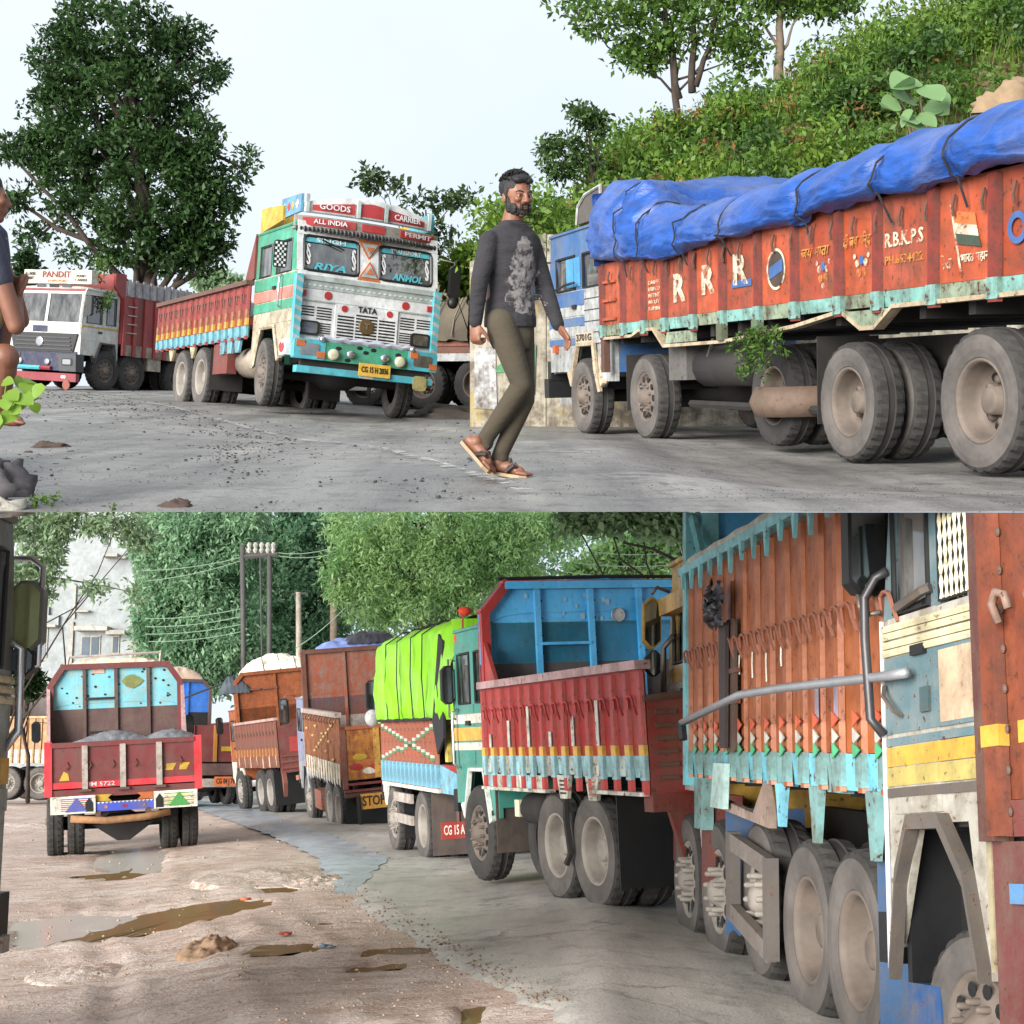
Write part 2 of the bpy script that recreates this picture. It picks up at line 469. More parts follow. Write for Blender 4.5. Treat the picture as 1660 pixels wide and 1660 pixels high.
# worn white edge line
def worn_paint(name, c, lo=.44, hi=.56):
    m, N, L, b = nodes_of(name); b.inputs['Base Color'].default_value = (*lin(c), 1); b.inputs['Roughness'].default_value = .8
    n = noise_node(N, L, coords(N, L), 7, 7, .75)
    L.new(ramp(N, L, n, lo, hi), b.inputs['Alpha']); return m
LINE = worn_paint('worn_road_paint', (196, 194, 188), .50, .60)
def line_strip(pts, w, name):
    P = [gnd('A', u, v) for u, v in pts]; vs = []; q = []
    dense = []
    for a, b in zip(P[:-1], P[1:]):
        for k in range(8): dense.append(a.lerp(b, k / 8))
    dense.append(P[-1])
    for i, p in enumerate(dense):
        d = (dense[min(i + 1, len(dense) - 1)] - dense[max(i - 1, 0)]).normalized(); s = Vector((-d.y, d.x, 0)) * w / 2
        for t in (-1, 1):
            r = p + s * t; vs.append((r.x, r.y, zA(r.x, r.y) + .021))
    for i in range(len(dense) - 1): q.append((2 * i, 2 * i + 1, 2 * i + 3, 2 * i + 2))
    o = link(name, mesh_np(name, vs, q, LINE)); put(o, 'A'); o['kind'] = 'structure'
line_strip([(60, 643), (145, 651), (260, 667), (420, 690), (480, 700), (560, 716), (650, 737), (750, 768), (815, 786), (850, 800)], .10, 'road_edge_line')

# gravel scattered on the upper road
def gravel(name, spots, place, mat, zf, base=0.0):
    vs, fs = [], []
    B = [(-1, -1, -.6), (1, -.8, -.6), (.9, 1, -.6), (-.9, .8, -.6), (-.5, -.6, .6), (.6, -.4, .7), (.5, .6, .5), (-.6, .4, .6)]
    for x, y, s in spots:
        o = len(vs); a = random.uniform(0, 6.3); c, d = math.cos(a), math.sin(a)
        for p in B:
            k = s * random.uniform(.7, 1.25)
            vs.append((x + (p[0] * c - p[1] * d) * k, y + (p[0] * d + p[1] * c) * k, zf(x, y) + base + p[2] * k * .7 + s * .3))
        fs += [tuple(i + o for i in f) for f in ((0, 3, 2, 1), (4, 5, 6, 7), (0, 1, 5, 4), (1, 2, 6, 5), (2, 3, 7, 6), (3, 0, 4, 7))]
    ob = link(name, mesh_np(name, vs, fs, mat)); put(ob, place); ob['kind'] = 'stuff'
    return ob
sp = []
for k in range(900):
    u, v = random.uniform(20, 800), 645 + 185 * random.random() ** 1.6
    if nz((u * .01, v * .03, 2), 1, 3) < -.05: continue
    p = gnd('A', u, v); sp.append((p.x, p.y, random.choice((.003, .004, .005, .007, .010)) * (.6 + p.y / 16)))
for k in range(500):
    t = random.random(); u = 60 + 420 * t; v = 646 + 52 * t + random.gauss(6, 8)
    if v < 642: continue
    p = gnd('A', u, v); sp.append((p.x, p.y, random.choice((.006, .009, .013)) * (.6 + p.y / 30)))
for k in range(3200):
    u, v = random.uniform(0, 1660), 640 + 190 * random.random() ** .8
    p = gnd('A', u, v)
    if u > 760 and p.y > 17.5: continue
    sp.append((p.x, p.y, random.choice((.0015, .002, .003)) * (.6 + p.y / 12)))
for k in range(260):
    u, v = random.gauss(380, 40), random.gauss(730, 22)
    p = gnd('A', u, max(650, v)); sp.append((p.x, p.y, random.uniform(.004, .010)))
tag(gravel('gravel', sp, 'A', plain('dark_gravel', (62, 60, 58), .9), zA), 'loose dark gravel scattered over the upper road', 'gravel')

def lump(name, label, cat, place, u, v, w, h, d, mat, seed=0, zf=zA, rough=.35, y=None, group=None):
    p = gnd(place, u, v) if y is None else at(place, u, v, y)
    z = zf(p.x, p.y) if y is None else p.z
    vs, fs = [], []; nu, nv = 22, 10
    for i in range(nv + 1):
        ph = (math.pi * .5) * i / nv
        for j in range(nu):
            t = 2 * math.pi * j / nu
            q = Vector((math.sin(ph) * math.cos(t), math.sin(ph) * math.sin(t), math.cos(ph)))
            k = 1 + rough * nz(q + Vector((seed, 0, 0)), 1.6, 4) + rough * .5 * nz(q + Vector((seed, 3, 0)), 5, 3)
            vs.append((q.x * w * k, q.y * d * k, q.z * h * k - .01))
    for i in range(nv):
        for j in range(nu): fs.append((i * nu + j, (i + 1) * nu + j, (i + 1) * nu + (j + 1) % nu, i * nu + (j + 1) % nu))
    o = link(name, mesh_np(name, vs, fs, mat)); put(o, place, (p.x, p.y, z)); tag(o, label, cat, group); return o
DUNG = plain('dry_dung', (72, 58, 50), .95, var=.4, scale=14, bmp=.6)
lump('dung_clump', 'larger dark dried clump on the upper road beside the squatting man', 'clump', 'A', 82, 724, .16, .05, .1, DUNG, 1)
lump('dung_clump', 'dark dried clump at the front edge of the upper road', 'clump', 'A', 285, 822, .075, .04, .05, DUNG, 2)
for k, (u, v) in enumerate([(46, 732), (115, 731), (62, 738), (108, 744), (90, 752)]):
    lump('dung_crumb', 'small dark crumb beside the larger clump on the upper road', 'crumb', 'A', u, v, .035, .015, .03, DUNG, 5 + k, group='crumbs by the dung clump')
lump('earth_heap', 'low grey heap of earth at the foot of the concrete wall', 'heap', 'A', 738, 664, .75, .22, .5, plain('grey_earth', (110, 100, 92), .95, scale=3), 3)

# roadside bank at the left edge, with rock and crumbled kerb
EARTH = plain('bank_earth', (96, 84, 70), .95, var=.45, scale=6, bmp=.6)
bank = grid_mesh('bank', 26, 16, lambda a, b: (-3.6 - 1.4 * a + (1.50 + .18 * a) * b + .03 * nz((a * 5, b * 3, 0), 1.2), 6.12 + 3.6 * a,
       .34 * (1 - sstep(b, .80, 1.0)) * sstep(a, -.02, .05) + .06 * nz((a * 9, b * 5, 1), 1.3) - .02), EARTH)
o = link('roadside_bank', bank); put(o, 'A'); o['kind'] = 'structure'
lump('rock', 'dark angular rock at the left edge below the squatting man', 'rock', 'A', 2, 800, .135, .15, .12, plain('dark_rock', (70, 66, 68), .85, var=.4, scale=9, bmp=.6), 9, y=6.32, rough=.45)
lump('kerb_stone', 'crumbled whitish concrete kerb lump in the lower corner of the upper road', 'kerb stone', 'A', 0, 832, .115, .075, .1, plain('crumbled_concrete', (150, 145, 135), .95, var=.45, scale=16, bmp=.8), 12, y=6.2, rough=.5)

# ---- concrete wall with flaking paint
def wall_mat():
    m, N, L, b = nodes_of('flaking_wall'); v = coords(N, L)
    n = noise_node(N, L, v, 2.6, 8, .7); st = noise_node(N, L, coords(N, L, (5, 5, .5)), 1.0, 7, .65)
    col = mix(N, L, ramp(N, L, n, .42, .56), lin((128, 116, 100)), lin((196, 188, 168)))
    col = mix(N, L, mul(N, L, ramp(N, L, st, .48, .66), .75), col, lin((78, 62, 50)))
    col = mix(N, L, mul(N, L, ramp(N, L, noise_node(N, L, v, 1.9, 6), .55, .62), .6), col, lin((196, 172, 92)))
    L.new(col, b.inputs['Base Color']); b.inputs['Roughness'].default_value = .9
    bump(N, L, b, mix(N, L, .5, n, st), .5, .03); return m
ALB[0] = .62; WALLM = wall_mat(); ALB[0] = .80
wall = thing('retaining_wall', 'stained concrete retaining wall with flaking paint behind the walking man', 'wall', 'A')
segs = [(-.56, .45), (.46, 1.7), (1.71, 3.2), (3.21, 5.4), (5.41, 8.2)]
for x0, x1 in segs:
    mb = MB(); n = 10
    pts = [(x0 + (x1 - x0) * i / n, 2.42 + .05 * nz((x0 + i * .3, 0, 4), 2) - (.35 if x0 < -.5 and i < 5 else 0)) for i in range(n + 1)]
    poly = [(x0, -.25)] + [(x1, -.25)] + pts[::-1]
    mb.prism(poly, 'y', 19.8, 20.15); mb.build('panel', WALLM, wall)
text(wall, 'painted_mark', '◢', .62, (-.06, 19.79, .78), REAR[0], REAR[1], paint((70, 178, 120), .8, .7, .1), width=.5)
MB().prism([(-.5, .12), (-.2, .10), (-.22, .95), (-.5, .9)], 'y', 19.785, 19.8).build('painted_patch', paint((196, 196, 196), .85, .8, .2), wall)
MB().prism([(.02, .52), (.3, .30), (.32, .95), (.1, 1.1)], 'y', 19.78, 19.8).build('painted_patch', paint((64, 170, 116), .8, .6, .1), wall)

# ---- hillside above the wall
HX = [-1.4, -.4, .8, 1.9, 3.0, 4.7, 6.4, 9.3, 13]
HZ = [1.2, 2.0, 2.8, 3.9, 4.6, 5.2, 6.0, 7.1, 7.8]
def hill_z(x, y):
    t = sstep(y, 20.1, 27.0); zt = interp(x * 27 / max(y, 20), HX, HZ)
    return (2.15 + (zt - 2.15) * t) * sstep(x, -.75, -.1) + .28 * nz((x, y, 0), .8, 4) * sstep(y, 20.2, 21.5)
SOIL = plain('hill_soil', (92, 76, 50), .95, var=.45, scale=2.5, bmp=.6)
hill = grid_mesh('hillside', 60, 50, lambda a, b: (-.5 + 13.5 * a, 20.16 + 8.5 * b, hill_z(-.5 + 13.5 * a, 20.16 + 8.5 * b) - (.3 if a == 0 else 0)), SOIL)
o = link('hillside', hill); put(o, 'A'); o['kind'] = 'structure'

ALB[0] = .95
# ---------------------------------------------------------------- foliage
def leaf_cloud(cent, rad, per, size, rng, up=.35, aspect=.5, droop=0.0):
    """numpy leaf quads: clumps around centres; returns verts, quads"""
    cent = np.asarray(cent, float); n = len(cent) * per
    c = np.repeat(cent, per, 0); r = np.repeat(np.asarray(rad, float).reshape(-1, 1) * np.ones((len(cent), 1)), per, 0)
    d = rng.normal(size=(n, 3)); d /= np.linalg.norm(d, axis=1, keepdims=True)
    p = c + d * r * rng.random((n, 1)) ** .45 * np.array([1, 1, .75])
    ax = rng.normal(size=(n, 3)) + d * .8; ax[:, 2] -= droop; ax /= np.linalg.norm(ax, axis=1, keepdims=True)
    nn = rng.normal(size=(n, 3)); nn[:, 2] += up * 3; sd = np.cross(ax, nn); sd /= np.linalg.norm(sd, axis=1, keepdims=True) + 1e-9
    nr = np.cross(sd, ax); s = size * rng.uniform(.45, 1.6, (n, 1))
    v = np.empty((n, 4, 3)); v[:, 0] = p; v[:, 2] = p + ax * s - nr * s * .12
    mid = p + ax * s * .48 + nr * s * .10
    v[:, 1] = mid + sd * s * aspect * .5; v[:, 3] = mid - sd * s * aspect * .5
    return v.reshape(-1, 3), np.arange(n * 4).reshape(-1, 4)

def lobes_px(place, y, lobes):
    out = []
    for l in lobes:
        u, v, ru, rv = l[:4]; dy = l[4] if len(l) > 4 else 0
        p = at(place, u, v, y + dy); k = (y + dy) / F
        out.append((p, Vector((ru * k, (ru + rv) * .5 * k * .9, rv * k))))
    return out

def crown_points(lobes, n, rng, shell=.72):
    vol = np.array([l[1].x * l[1].z for l in lobes]) ** .72; pick = rng.choice(len(lobes), n, p=vol / vol.sum()); pts = []
    for i in pick:
        c, r = lobes[i]
        d = rng.normal(size=3); d /= np.linalg.norm(d)
        k = rng.random() ** (1 / 3) if rng.random() > shell else rng.uniform(.78, 1.02)
        q = c + Vector((d[0] * r.x * k, d[1] * r.y * k, d[2] * r.z * k))
        k2 = 1 + .38 * nz(q, .9, 3)
        pts.append(c + (q - c) * k2)
    return pts

def limb(mb, a, b, r0, r1, n=6, wob=.12, seed=0):
    a, b = Vector(a), Vector(b); L_ = (b - a).length; P, Rr = [], []
    for i in range(n + 1):
        t = i / n; q = a.lerp(b, t)
        q += Vector((nz((seed, t * 2, 0), 1.3), nz((seed, t * 2, 9), 1.3), 0)) * wob * L_ * math.sin(math.pi * t)
        P.append(q); Rr.append(r0 + (r1 - r0) * t)
    mb.tube(P, Rr, 7)
    return P

BARK = plain('bark', (58, 49, 42), .95, var=.4, scale=6, bmp=.7)
BARKPALE = plain('pale_bark', (128, 112, 96), .95, var=.35, scale=6, bmp=.6)

def tree(name, label, place, base, top, lobes, clumps, per, leaf, crad, mat, tr=.3, rng=RNG, bark=BARK, shell=.72, up=.35, group=None, aspect=.5, droop=0., fork=None):
    root = thing(name, label, 'tree', place, group=group)
    mb = MB(); base, top = Vector(base), Vector(top)
    spine = limb(mb, base, top, tr, tr * .35, 8, .06, rng.random() * 50)
    for c, r in lobes:
        s = spine[int(rng.integers(2, len(spine) - 1))]
        limb(mb, s, c, tr * .35, tr * .10, 5, .15, rng.random() * 50)
        for k in range(3):
            d = Vector(rng.normal(size=3)); d.normalize()
            limb(mb, c - d * r.x * .1, c + Vector((d.x * r.x, d.y * r.y, d.z * r.z)) * .8, tr * .12, tr * .04, 4, .15, rng.random() * 50)
    if fork:
        for a, b, r0 in fork: limb(mb, a, b, r0, r0 * .5, 6, .08, rng.random() * 50)
    mb.build('trunk', bark, root, True)
    pts = crown_points(lobes, clumps, rng, shell)
    v, q = leaf_cloud(pts, [crad * rng.uniform(.6, 1.3) for _ in pts], per, leaf, rng, up, aspect, droop)
    link('crown', mesh_np('crown', v, q, mat), root)
    return root

LF_DARK = leaf_mat('dark_leaf', (20, 40, 20), (48, 76, 36), .3)
LF_MID = leaf_mat('mid_leaf', (52, 88, 36), (112, 142, 60), .4)
LF_BRIGHT = leaf_mat('bright_leaf', (64, 102, 36), (124, 150, 58), .4)
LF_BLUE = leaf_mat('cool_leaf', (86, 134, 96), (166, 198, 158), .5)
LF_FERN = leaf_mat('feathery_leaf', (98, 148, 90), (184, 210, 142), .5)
LF_RED = leaf_mat('reddish_leaf', (110, 66, 42), (140, 112, 58), .35)
LF_GREY = leaf_mat('grey_leaf', (96, 128, 92), (164, 186, 144), .5)

# big dark tree behind the white lorry
D = 44.0
lob = lobes_px('A', D, [(190, 55, 105, 62), (115, 95, 55, 55), (270, 120, 70, 55), (175, 150, 110, 60), (120, 235, 95, 55), (270, 220, 90, 55),
      (60, 235, 45, 40), (320, 255, 45, 70), (200, 290, 130, 75), (330, 310, 50, 44), (105, 320, 60, 40), (250, 370, 92, 54), (160, 390, 62, 44), (320, 395, 36, 40), (345, 345, 38, 38), (90, 175, 36, 30), (255, 425, 74, 26), (345, 118, 20, 16), (392, 272, 18, 24), (12, 245, 20, 20), (25, 325, 18, 18), (62, 385, 20, 14), (352, 405, 22, 18), (130, 22, 26, 20), (300, 62, 26, 20), (385, 320, 16, 16)])
tree('broad_tree', 'tall broad dark green tree standing behind the white lorry', 'A', (-13.2 + 2.6, D, .2), at('A', 215, 120, D), lob, 560, 80, .16, .44, leaf_mat('broad_tree_leaf', (30, 54, 28), (66, 96, 46), .35), .34, shell=.6)
lob = lobes_px('A', 60, [(44, 415, 10, 14), (42, 432, 14, 16), (45, 450, 14, 14)])
tree('slim_tree', 'small slim tree far off beside the white lorry roof', 'A', at('A', 44, 640, 60), at('A', 44, 420, 60), lob, 50, 26, .26, .3, LF_DARK, .12)
lob = lobes_px('A', 58, [(350, 452, 22, 10), (330, 460, 12, 8), (375, 458, 12, 8)])
tree('far_tree', 'small rounded treetop far off above the red lorry sides', 'A', at('A', 350, 640, 58), at('A', 350, 452, 58), lob, 44, 26, .24, .3, LF_GREY, .12)
# thin tree right of the painted lorry
D = 33.0
lob = lobes_px('A', D, [(610, 285, 22, 14), (640, 300, 18, 12), (600, 300, 12, 10), (700, 330, 40, 14), (745, 320, 22, 10), (690, 360, 26, 12), (730, 375, 18, 10), (715, 400, 14, 10)])
tree('sparse_tree', 'thin sparse tree with few leaves behind the painted lorry cab', 'A', at('A', 720, 640, D), at('A', 690, 340, D), lob, 66, 16, .14, .24, leaf_mat('thin_tree_leaf', (36, 56, 30), (74, 96, 50), .35), .05, shell=.4)
D = 24.0
lob = lobes_px('A', D, [(745, 440, 22, 30), (762, 425, 24, 25), (735, 455, 14, 14), (765, 455, 20, 18)])
tree('leafy_sapling', 'bright green sapling beside the end of the concrete wall', 'A', at('A', 775, 660, D), at('A', 755, 430, D), lob, 90, 22, .12, .22, LF_BRIGHT, .04)

# trees on the hill
D = 27.5
lob = lobes_px('A', D, [(990, 25, 70, 32), (935, 20, 40, 24), (1060, 70, 60, 26), (1040, 95, 45, 22), (1130, 25, 80, 45), (1190, 40, 60, 50), (1080, 10, 60, 30), (1215, 90, 25, 30)])
b0 = at('A', 1100, 165, D)
tree('forked_tree', 'dark forked tree with three thin trunks on the hilltop', 'A', b0 - Vector((0, 0, .4)), at('A', 1080, 10, D), lob, 190, 26, .12, .26, LF_MID, .075, shell=.4,
     fork=[(at('A', 1122, 150, D), at('A', 1122, 0, D), .075), (at('A', 1128, 140, D), at('A', 1165, 10, D), .06), (at('A', 1165, 20, D), at('A', 1185, -40, D), .045), (at('A', 1102, 160, D), at('A', 1075, 20, D), .06)])
lob = lobes_px('A', D, [(1262, -30, 70, 40), (1310, 5, 55, 22), (1220, -10, 50, 30), (1340, -5, 60, 25)])
tree('single_trunk_tree', 'straight pale single trunk tree rising from the hilltop', 'A', at('A', 1262, 130, D), at('A', 1262, -40, D), lob, 110, 26, .12, .26, LF_MID, .10, bark=BARKPALE)
D = 24.0
lob = lobes_px('A', D, [(950, 185, 26, 16), (975, 200, 14, 14), (960, 215, 20, 14), (920, 235, 26, 16), (890, 245, 18, 12), (945, 260, 32, 18), (905, 275, 28, 16)])
tree('hill_sapling', 'small dark sapling leaning out over the blue truck cab', 'A', at('A', 965, 360, D), at('A', 955, 215, D), lob, 85, 24, .09, .2, leaf_mat('sapling_leaf', (40, 64, 32), (78, 104, 50), .35), .05, shell=.4)

# undergrowth over the hillside (one uncountable mass per kind of plant)
def undergrowth(name, label, n, per, size, crad, mat, test, hrange, rng=RNG, aspect=.5, up=.35):
    pts, rr = [], []
    while len(pts) < n:
        x, y = rng.uniform(-.2, 12.6), rng.uniform(20.2, 28.2)
        if test(x, y) < rng.random(): continue
        k = crad * rng.uniform(.6, 1.4)
        pts.append((x, y, hill_z(x, y) + rng.uniform(*hrange))); rr.append(k)
    v, q = leaf_cloud(pts, rr, per, size, rng, up, aspect)
    o = link(name, mesh_np(name, v, q, mat)); put(o, 'A'); tag(o, label, 'shrubs', kind='stuff'); return o
soil = lambda x, y: 1 - .75 * math.exp(-(((x - 8.2) / 1.1) ** 2 + ((y - 23.4) / .8) ** 2))
undergrowth('undergrowth', 'dense bright green shrubs covering the hillside', 950, 34, .105, .30, LF_MID, lambda x, y: soil(x, y) * (.55 + .45 * nz((x, y, 1), .5, 3) + .35), (.05, .45))
undergrowth('undergrowth', 'yellow green leafy shrubs along the hillside above the wall', 520, 34, .10, .26, LF_BRIGHT, lambda x, y: soil(x, y) * (.5 + .9 * nz((x, y, 7), .6, 3)), (.1, .5))
undergrowth('undergrowth', 'dark green shrubs in the hollows of the hillside', 360, 34, .10, .32, LF_DARK, lambda x, y: soil(x, y) * (.4 + nz((x, y, 3), .5, 3)), (.0, .3))
undergrowth('undergrowth', 'reddish brown sprigs among the hillside shrubs', 130, 22, .09, .22, LF_RED, lambda x, y: .3 + nz((x, y, 9), .6, 3), (.3, .6))
def shrubs(label, n, per, size, mat, test, rr=(.35, .8), rng=RNG):
    pts, rad = [], []
    k = 0
    while k < n:
        x, y = rng.uniform(.1, 12.4), rng.uniform(20.4, 27.8)
        if test(x, y) < rng.random(): continue
        k += 1; r = rng.uniform(*rr); z = hill_z(x, y)
        for q in range(int(26 * r / .5)):
            t, c = rng.uniform(0, 6.28), rng.uniform(0, 1); sn = math.sqrt(1 - c * c); kk = rng.uniform(.7, 1.1)
            pts.append((x + r * sn * math.cos(t) * kk, y + r * sn * math.sin(t) * kk, z + r * 1.25 * c * kk)); rad.append(r * .30)
    v, q = leaf_cloud(pts, rad, per, size, rng)
    o = link('undergrowth', mesh_np('shrubs', v, q, mat)); put(o, 'A'); tag(o, label, 'shrubs', kind='stuff')
shrubs('rounded mid green bushes standing out on the hillside', 56, 20, .10, LF_MID, lambda x, y: soil(x, y) * (.35 + .8 * sstep(x, 1.0, 5.0)), (.35, .85))
shrubs('rounded yellow green bushes lower on the hillside', 52, 20, .09, LF_BRIGHT, lambda x, y: soil(x, y) * (1 if y < 23.5 else .25))
shrubs('dark bushes among the brighter hillside shrubs', 34, 20, .10, leaf_mat('deep_green_leaf', (38, 66, 30), (74, 104, 48), .35), lambda x, y: soil(x, y) * (.3 + .8 * sstep(x, 1.0, 5.0)), (.35, .8))
# wall-top shrubs hanging over
pts = [(RNG.uniform(-.3, 7.5), 20.0 + RNG.uniform(-.25, .3), 2.35 + RNG.uniform(-.05, .5)) for _ in range(230)]
v, q = leaf_cloud(pts, [.26] * len(pts), 34, .10, RNG)
o = link('undergrowth', mesh_np('wall_shrubs', v, q, LF_BRIGHT)); put(o, 'A'); tag(o, 'leafy shrubs spilling over the top of the concrete wall', 'shrubs', kind='stuff')
# long grass on the upper slope
n = 13000; gx = RNG.uniform(2.5, 12.5, n); gy = RNG.uniform(22.0, 28.3, n)
vs = np.empty((n, 4, 3))
gz = np.array([hill_z(a, b) for a, b in zip(gx, gy)]); keep = np.array([(nz((a, b, 4), .6, 3) + .25 + (.3 if b > 24.5 else 0)) * soil(a, b) > .2 for a, b in zip(gx, gy)])
hh = RNG.uniform(.25, .75, n); an = RNG.uniform(0, 6.28, n); lean = RNG.normal(0, .16, (n, 2))
for k, (w, t) in enumerate(((-1, 0), (1, 0), (.25, 1), (-.25, 1))):
    vs[:, k, 0] = gx + np.cos(an) * .012 * w + lean[:, 0] * t; vs[:, k, 1] = gy + np.sin(an) * .012 * w + lean[:, 1] * t; vs[:, k, 2] = gz + hh * t - .05
vs = vs[keep]
o = link('grass', mesh_np('grass', vs.reshape(-1, 3), np.arange(len(vs) * 4).reshape(-1, 4), LF_BRIGHT)); put(o, 'A'); tag(o, 'long green grass on the upper hillside', 'grass', kind='stuff')

def big_leaf(mb, p, d, n, s, cup=.12):
    d, n = Vector(d).normalized(), Vector(n).normalized(); sd = d.cross(n).normalized(); n = sd.cross(d)
    ring = [p]
    for k in range(1, 10):
        t = k / 9; w = .46 * math.sin(math.pi * min(1, t * 1.02) ** .75) ** .8
        ring.append(p + d * s * t + n * (-cup * s * t * t))
    vs = [p]; m = 7
    L_, Rr, Cc = [], [], []
    for k in range(m + 1):
        t = k / m; w = .50 * (math.sin(math.pi * t ** .62)) ** .75
        c = p + d * s * t - n * cup * s * t * t
        Cc.append(c); L_.append(c + sd * s * w + n * s * .05); Rr.append(c - sd * s * w + n * s * .05)
    vs = Cc + L_ + Rr; f = []
    for k in range(m):
        f.append((k, k + 1, m + 1 + k + 1, m + 1 + k)); f.append((k + 1, k, 2 * m + 2 + k, 2 * m + 2 + k + 1))
    mb.add(vs, f)
# big-leaved plant on the slope
pl = thing('big_leaf_plant', 'pale plant with very broad leaves on the hillside above the tarpaulin', 'plant', 'A')
LF_PALE = leaf_mat('pale_broad_leaf', (96, 132, 84), (140, 168, 116), .3)
for u, v, s in [(1450, 130, 34), (1472, 125, 40), (1500, 140, 44), (1505, 165, 40), (1455, 165, 34), (1445, 145, 26), (1478, 160, 44), (1470, 190, 36), (1490, 185, 34), (1520, 150, 28), (1460, 200, 30), (1485, 130, 36), (1462, 150, 36), (1495, 200, 32), (1515, 175, 30), (1440, 175, 26)]:
    p = at('A', u, v, 21.6 + random.uniform(-.2, .2)); mb = MB()
    big_leaf(mb, p, (random.uniform(-1, 1), -.5, random.uniform(-.9, .3)), (random.uniform(-.3, .3), -1, .7), s * 21.6 / F * 1.1)
    mb.build('leaf', LF_PALE, pl, True)
mb = MB(); 
for k in range(4): limb(mb, at('A', 1480 + k * 6, 230, 21.9), at('A', 1455 + 20 * k, 145, 21.7), .02, .01, 4, .1, k)
mb.build('stem', BARKPALE, pl)
lump('boulder', 'rounded brown boulder showing above the tarpaulin on the bare slope', 'boulder', 'A', 1640, 185, .55, .42, .4, plain('brown_rock', (128, 108, 84), .9, var=.3, scale=4, bmp=.6), 21, y=22.5)

# young leafy plant by the squatting man
pl = thing('leafy_plant', 'young plant with fresh green leaves at the left edge of the road', 'plant', 'A')
LF_FRESH = leaf_mat('fresh_leaf', (86, 124, 36), (136, 166, 66), .4)
mb = MB(); b0 = at('A', -5, 700, 6.35)
for u, v in [(10, 625), (30, 640), (55, 630), (62, 645), (15, 655)]: limb(mb, b0, at('A', u, v, 6.35), .006, .003, 4, .2, u)
mb.build('stem', LF_FRESH, pl)
for u, v, s in [(5, 618, 26), (22, 615, 30), (40, 618, 28), (55, 620, 30), (68, 622, 32), (12, 635, 34), (30, 640, 38), (45, 648, 30), (62, 635, 26), (8, 655, 34), (22, 668, 34), (2, 672, 30), (35, 660, 26), (55, 652, 24), (10, 645, 30)]:
    mb = MB(); big_leaf(mb, at('A', u, v, 6.35 + random.uniform(-.08, .08)), (random.uniform(-.6, 1), random.uniform(-.6, .2), random.uniform(-1, .1)), (random.uniform(-.4, .4), -.8, .8), s * 6.35 / F * .85, .25)
    mb.build('leaf', LF_FRESH, pl, True)
pts = [at('A', random.uniform(45, 90), random.uniform(800, 826), 6.15 + random.uniform(0, .2)) for _ in range(14)] + [at('A', 182, 824, 6.12), at('A', 178, 828, 6.12), at('A', 120, 829, 6.1)]
v, q = leaf_cloud(pts, [.02] * len(pts), 7, .022, RNG)
o = link('weeds', mesh_np('weeds', v, q, LF_MID)); put(o, 'A'); tag(o, 'small green weeds at the front edge of the upper road', 'weeds', kind='stuff')

ALB[0] = 1.0
# ================================================================ lower yard
def road_edge(y):     # left edge of the lower asphalt
    return interp(y, RE_Y, RE_X)
RE = [gnd('B', u, v) for u, v in [(250, 1292), (330, 1308), (400, 1335), (470, 1362), (530, 1392), (560, 1432), (575, 1470), (640, 1510), (720, 1560), (800, 1610), (880, 1660)]]
RE = sorted(RE, key=lambda p: p.y); RE_Y = [p.y for p in RE]; RE_X = [p.x for p in RE]
PUD = [
    ([(28, 1452), (130, 1444), (215, 1452), (170, 1472), (110, 1482), (30, 1484)], 1),
    ([(95, 1484), (160, 1468), (215, 1453), (300, 1447), (370, 1446), (420, 1450), (440, 1458), (385, 1468), (300, 1474), (190, 1482), (120, 1487)], 0),
    ([(575, 1538), (620, 1531), (690, 1533), (716, 1543), (650, 1546), (600, 1545)], 0),
    ([(545, 1563), (590, 1558), (655, 1557), (668, 1564), (600, 1567)], 0),
    ([(735, 1640), (775, 1636), (785, 1652), (770, 1668), (742, 1668)], 0),
    ([(385, 1529), (430, 1521), (500, 1524), (535, 1532), (470, 1536), (410, 1536)], 0),
    ([(495, 1492), (560, 1489), (610, 1491), (560, 1495)], 0),
    ([(150, 1378), (180, 1358), (235, 1354), (268, 1366), (262, 1386), (200, 1392)], 1),
    ([(120, 1392), (200, 1386), (262, 1380), (262, 1394), (190, 1399)], 0),
    ([(420, 1430), (450, 1424), (500, 1430), (470, 1440), (430, 1438)], 0)]
PUDG = [[gnd('B', u, v) for u, v in q[0]] for q in PUD]
PUDB = [(min(p.x for p in q), max(p.x for p in q), min(p.y for p in q), max(p.y for p in q)) for q in PUDG]
def in_puddle(x, y):
    for q, (a, b, c, d) in zip(PUDG, PUDB):
        if not (a < x < b and c < y < d): continue
        s = False; n = len(q)
        for i in range(n):
            p, r = q[i - 1], q[i]
            if (p.y > y) != (r.y > y) and x < (r.x - p.x) * (y - p.y) / (r.y - p.y) + p.x: s = not s
        if s: return True
    return False
RUTS = [(gnd('B', *a), gnd('B', *b)) for a, b in (((112, 1398), (230, 1665)), ((292, 1392), (520, 1665)), ((470, 1440), (700, 1665)), ((40, 1440), (420, 1420)))]
def ruts(x, y):
    n = 0.0
    for a, b in RUTS:
        d = b - a; L_ = d.length; t = ((x - a.x) * d.x + (y - a.y) * d.y) / L_ / L_
        if not 0 < t < 1.05: continue
        o = ((x - a.x) * d.y - (y - a.y) * d.x) / L_ + .12 * nz((t * 4, a.x, 0), 1)
        n += .032 * (math.exp(-((o - .17) / .07) ** 2) + math.exp(-((o + .17) / .07) ** 2)) * (.6 + .8 * nz((x, y, 3), 2.0, 2)) - .012 * math.exp(-(o / .1) ** 2)
    return n
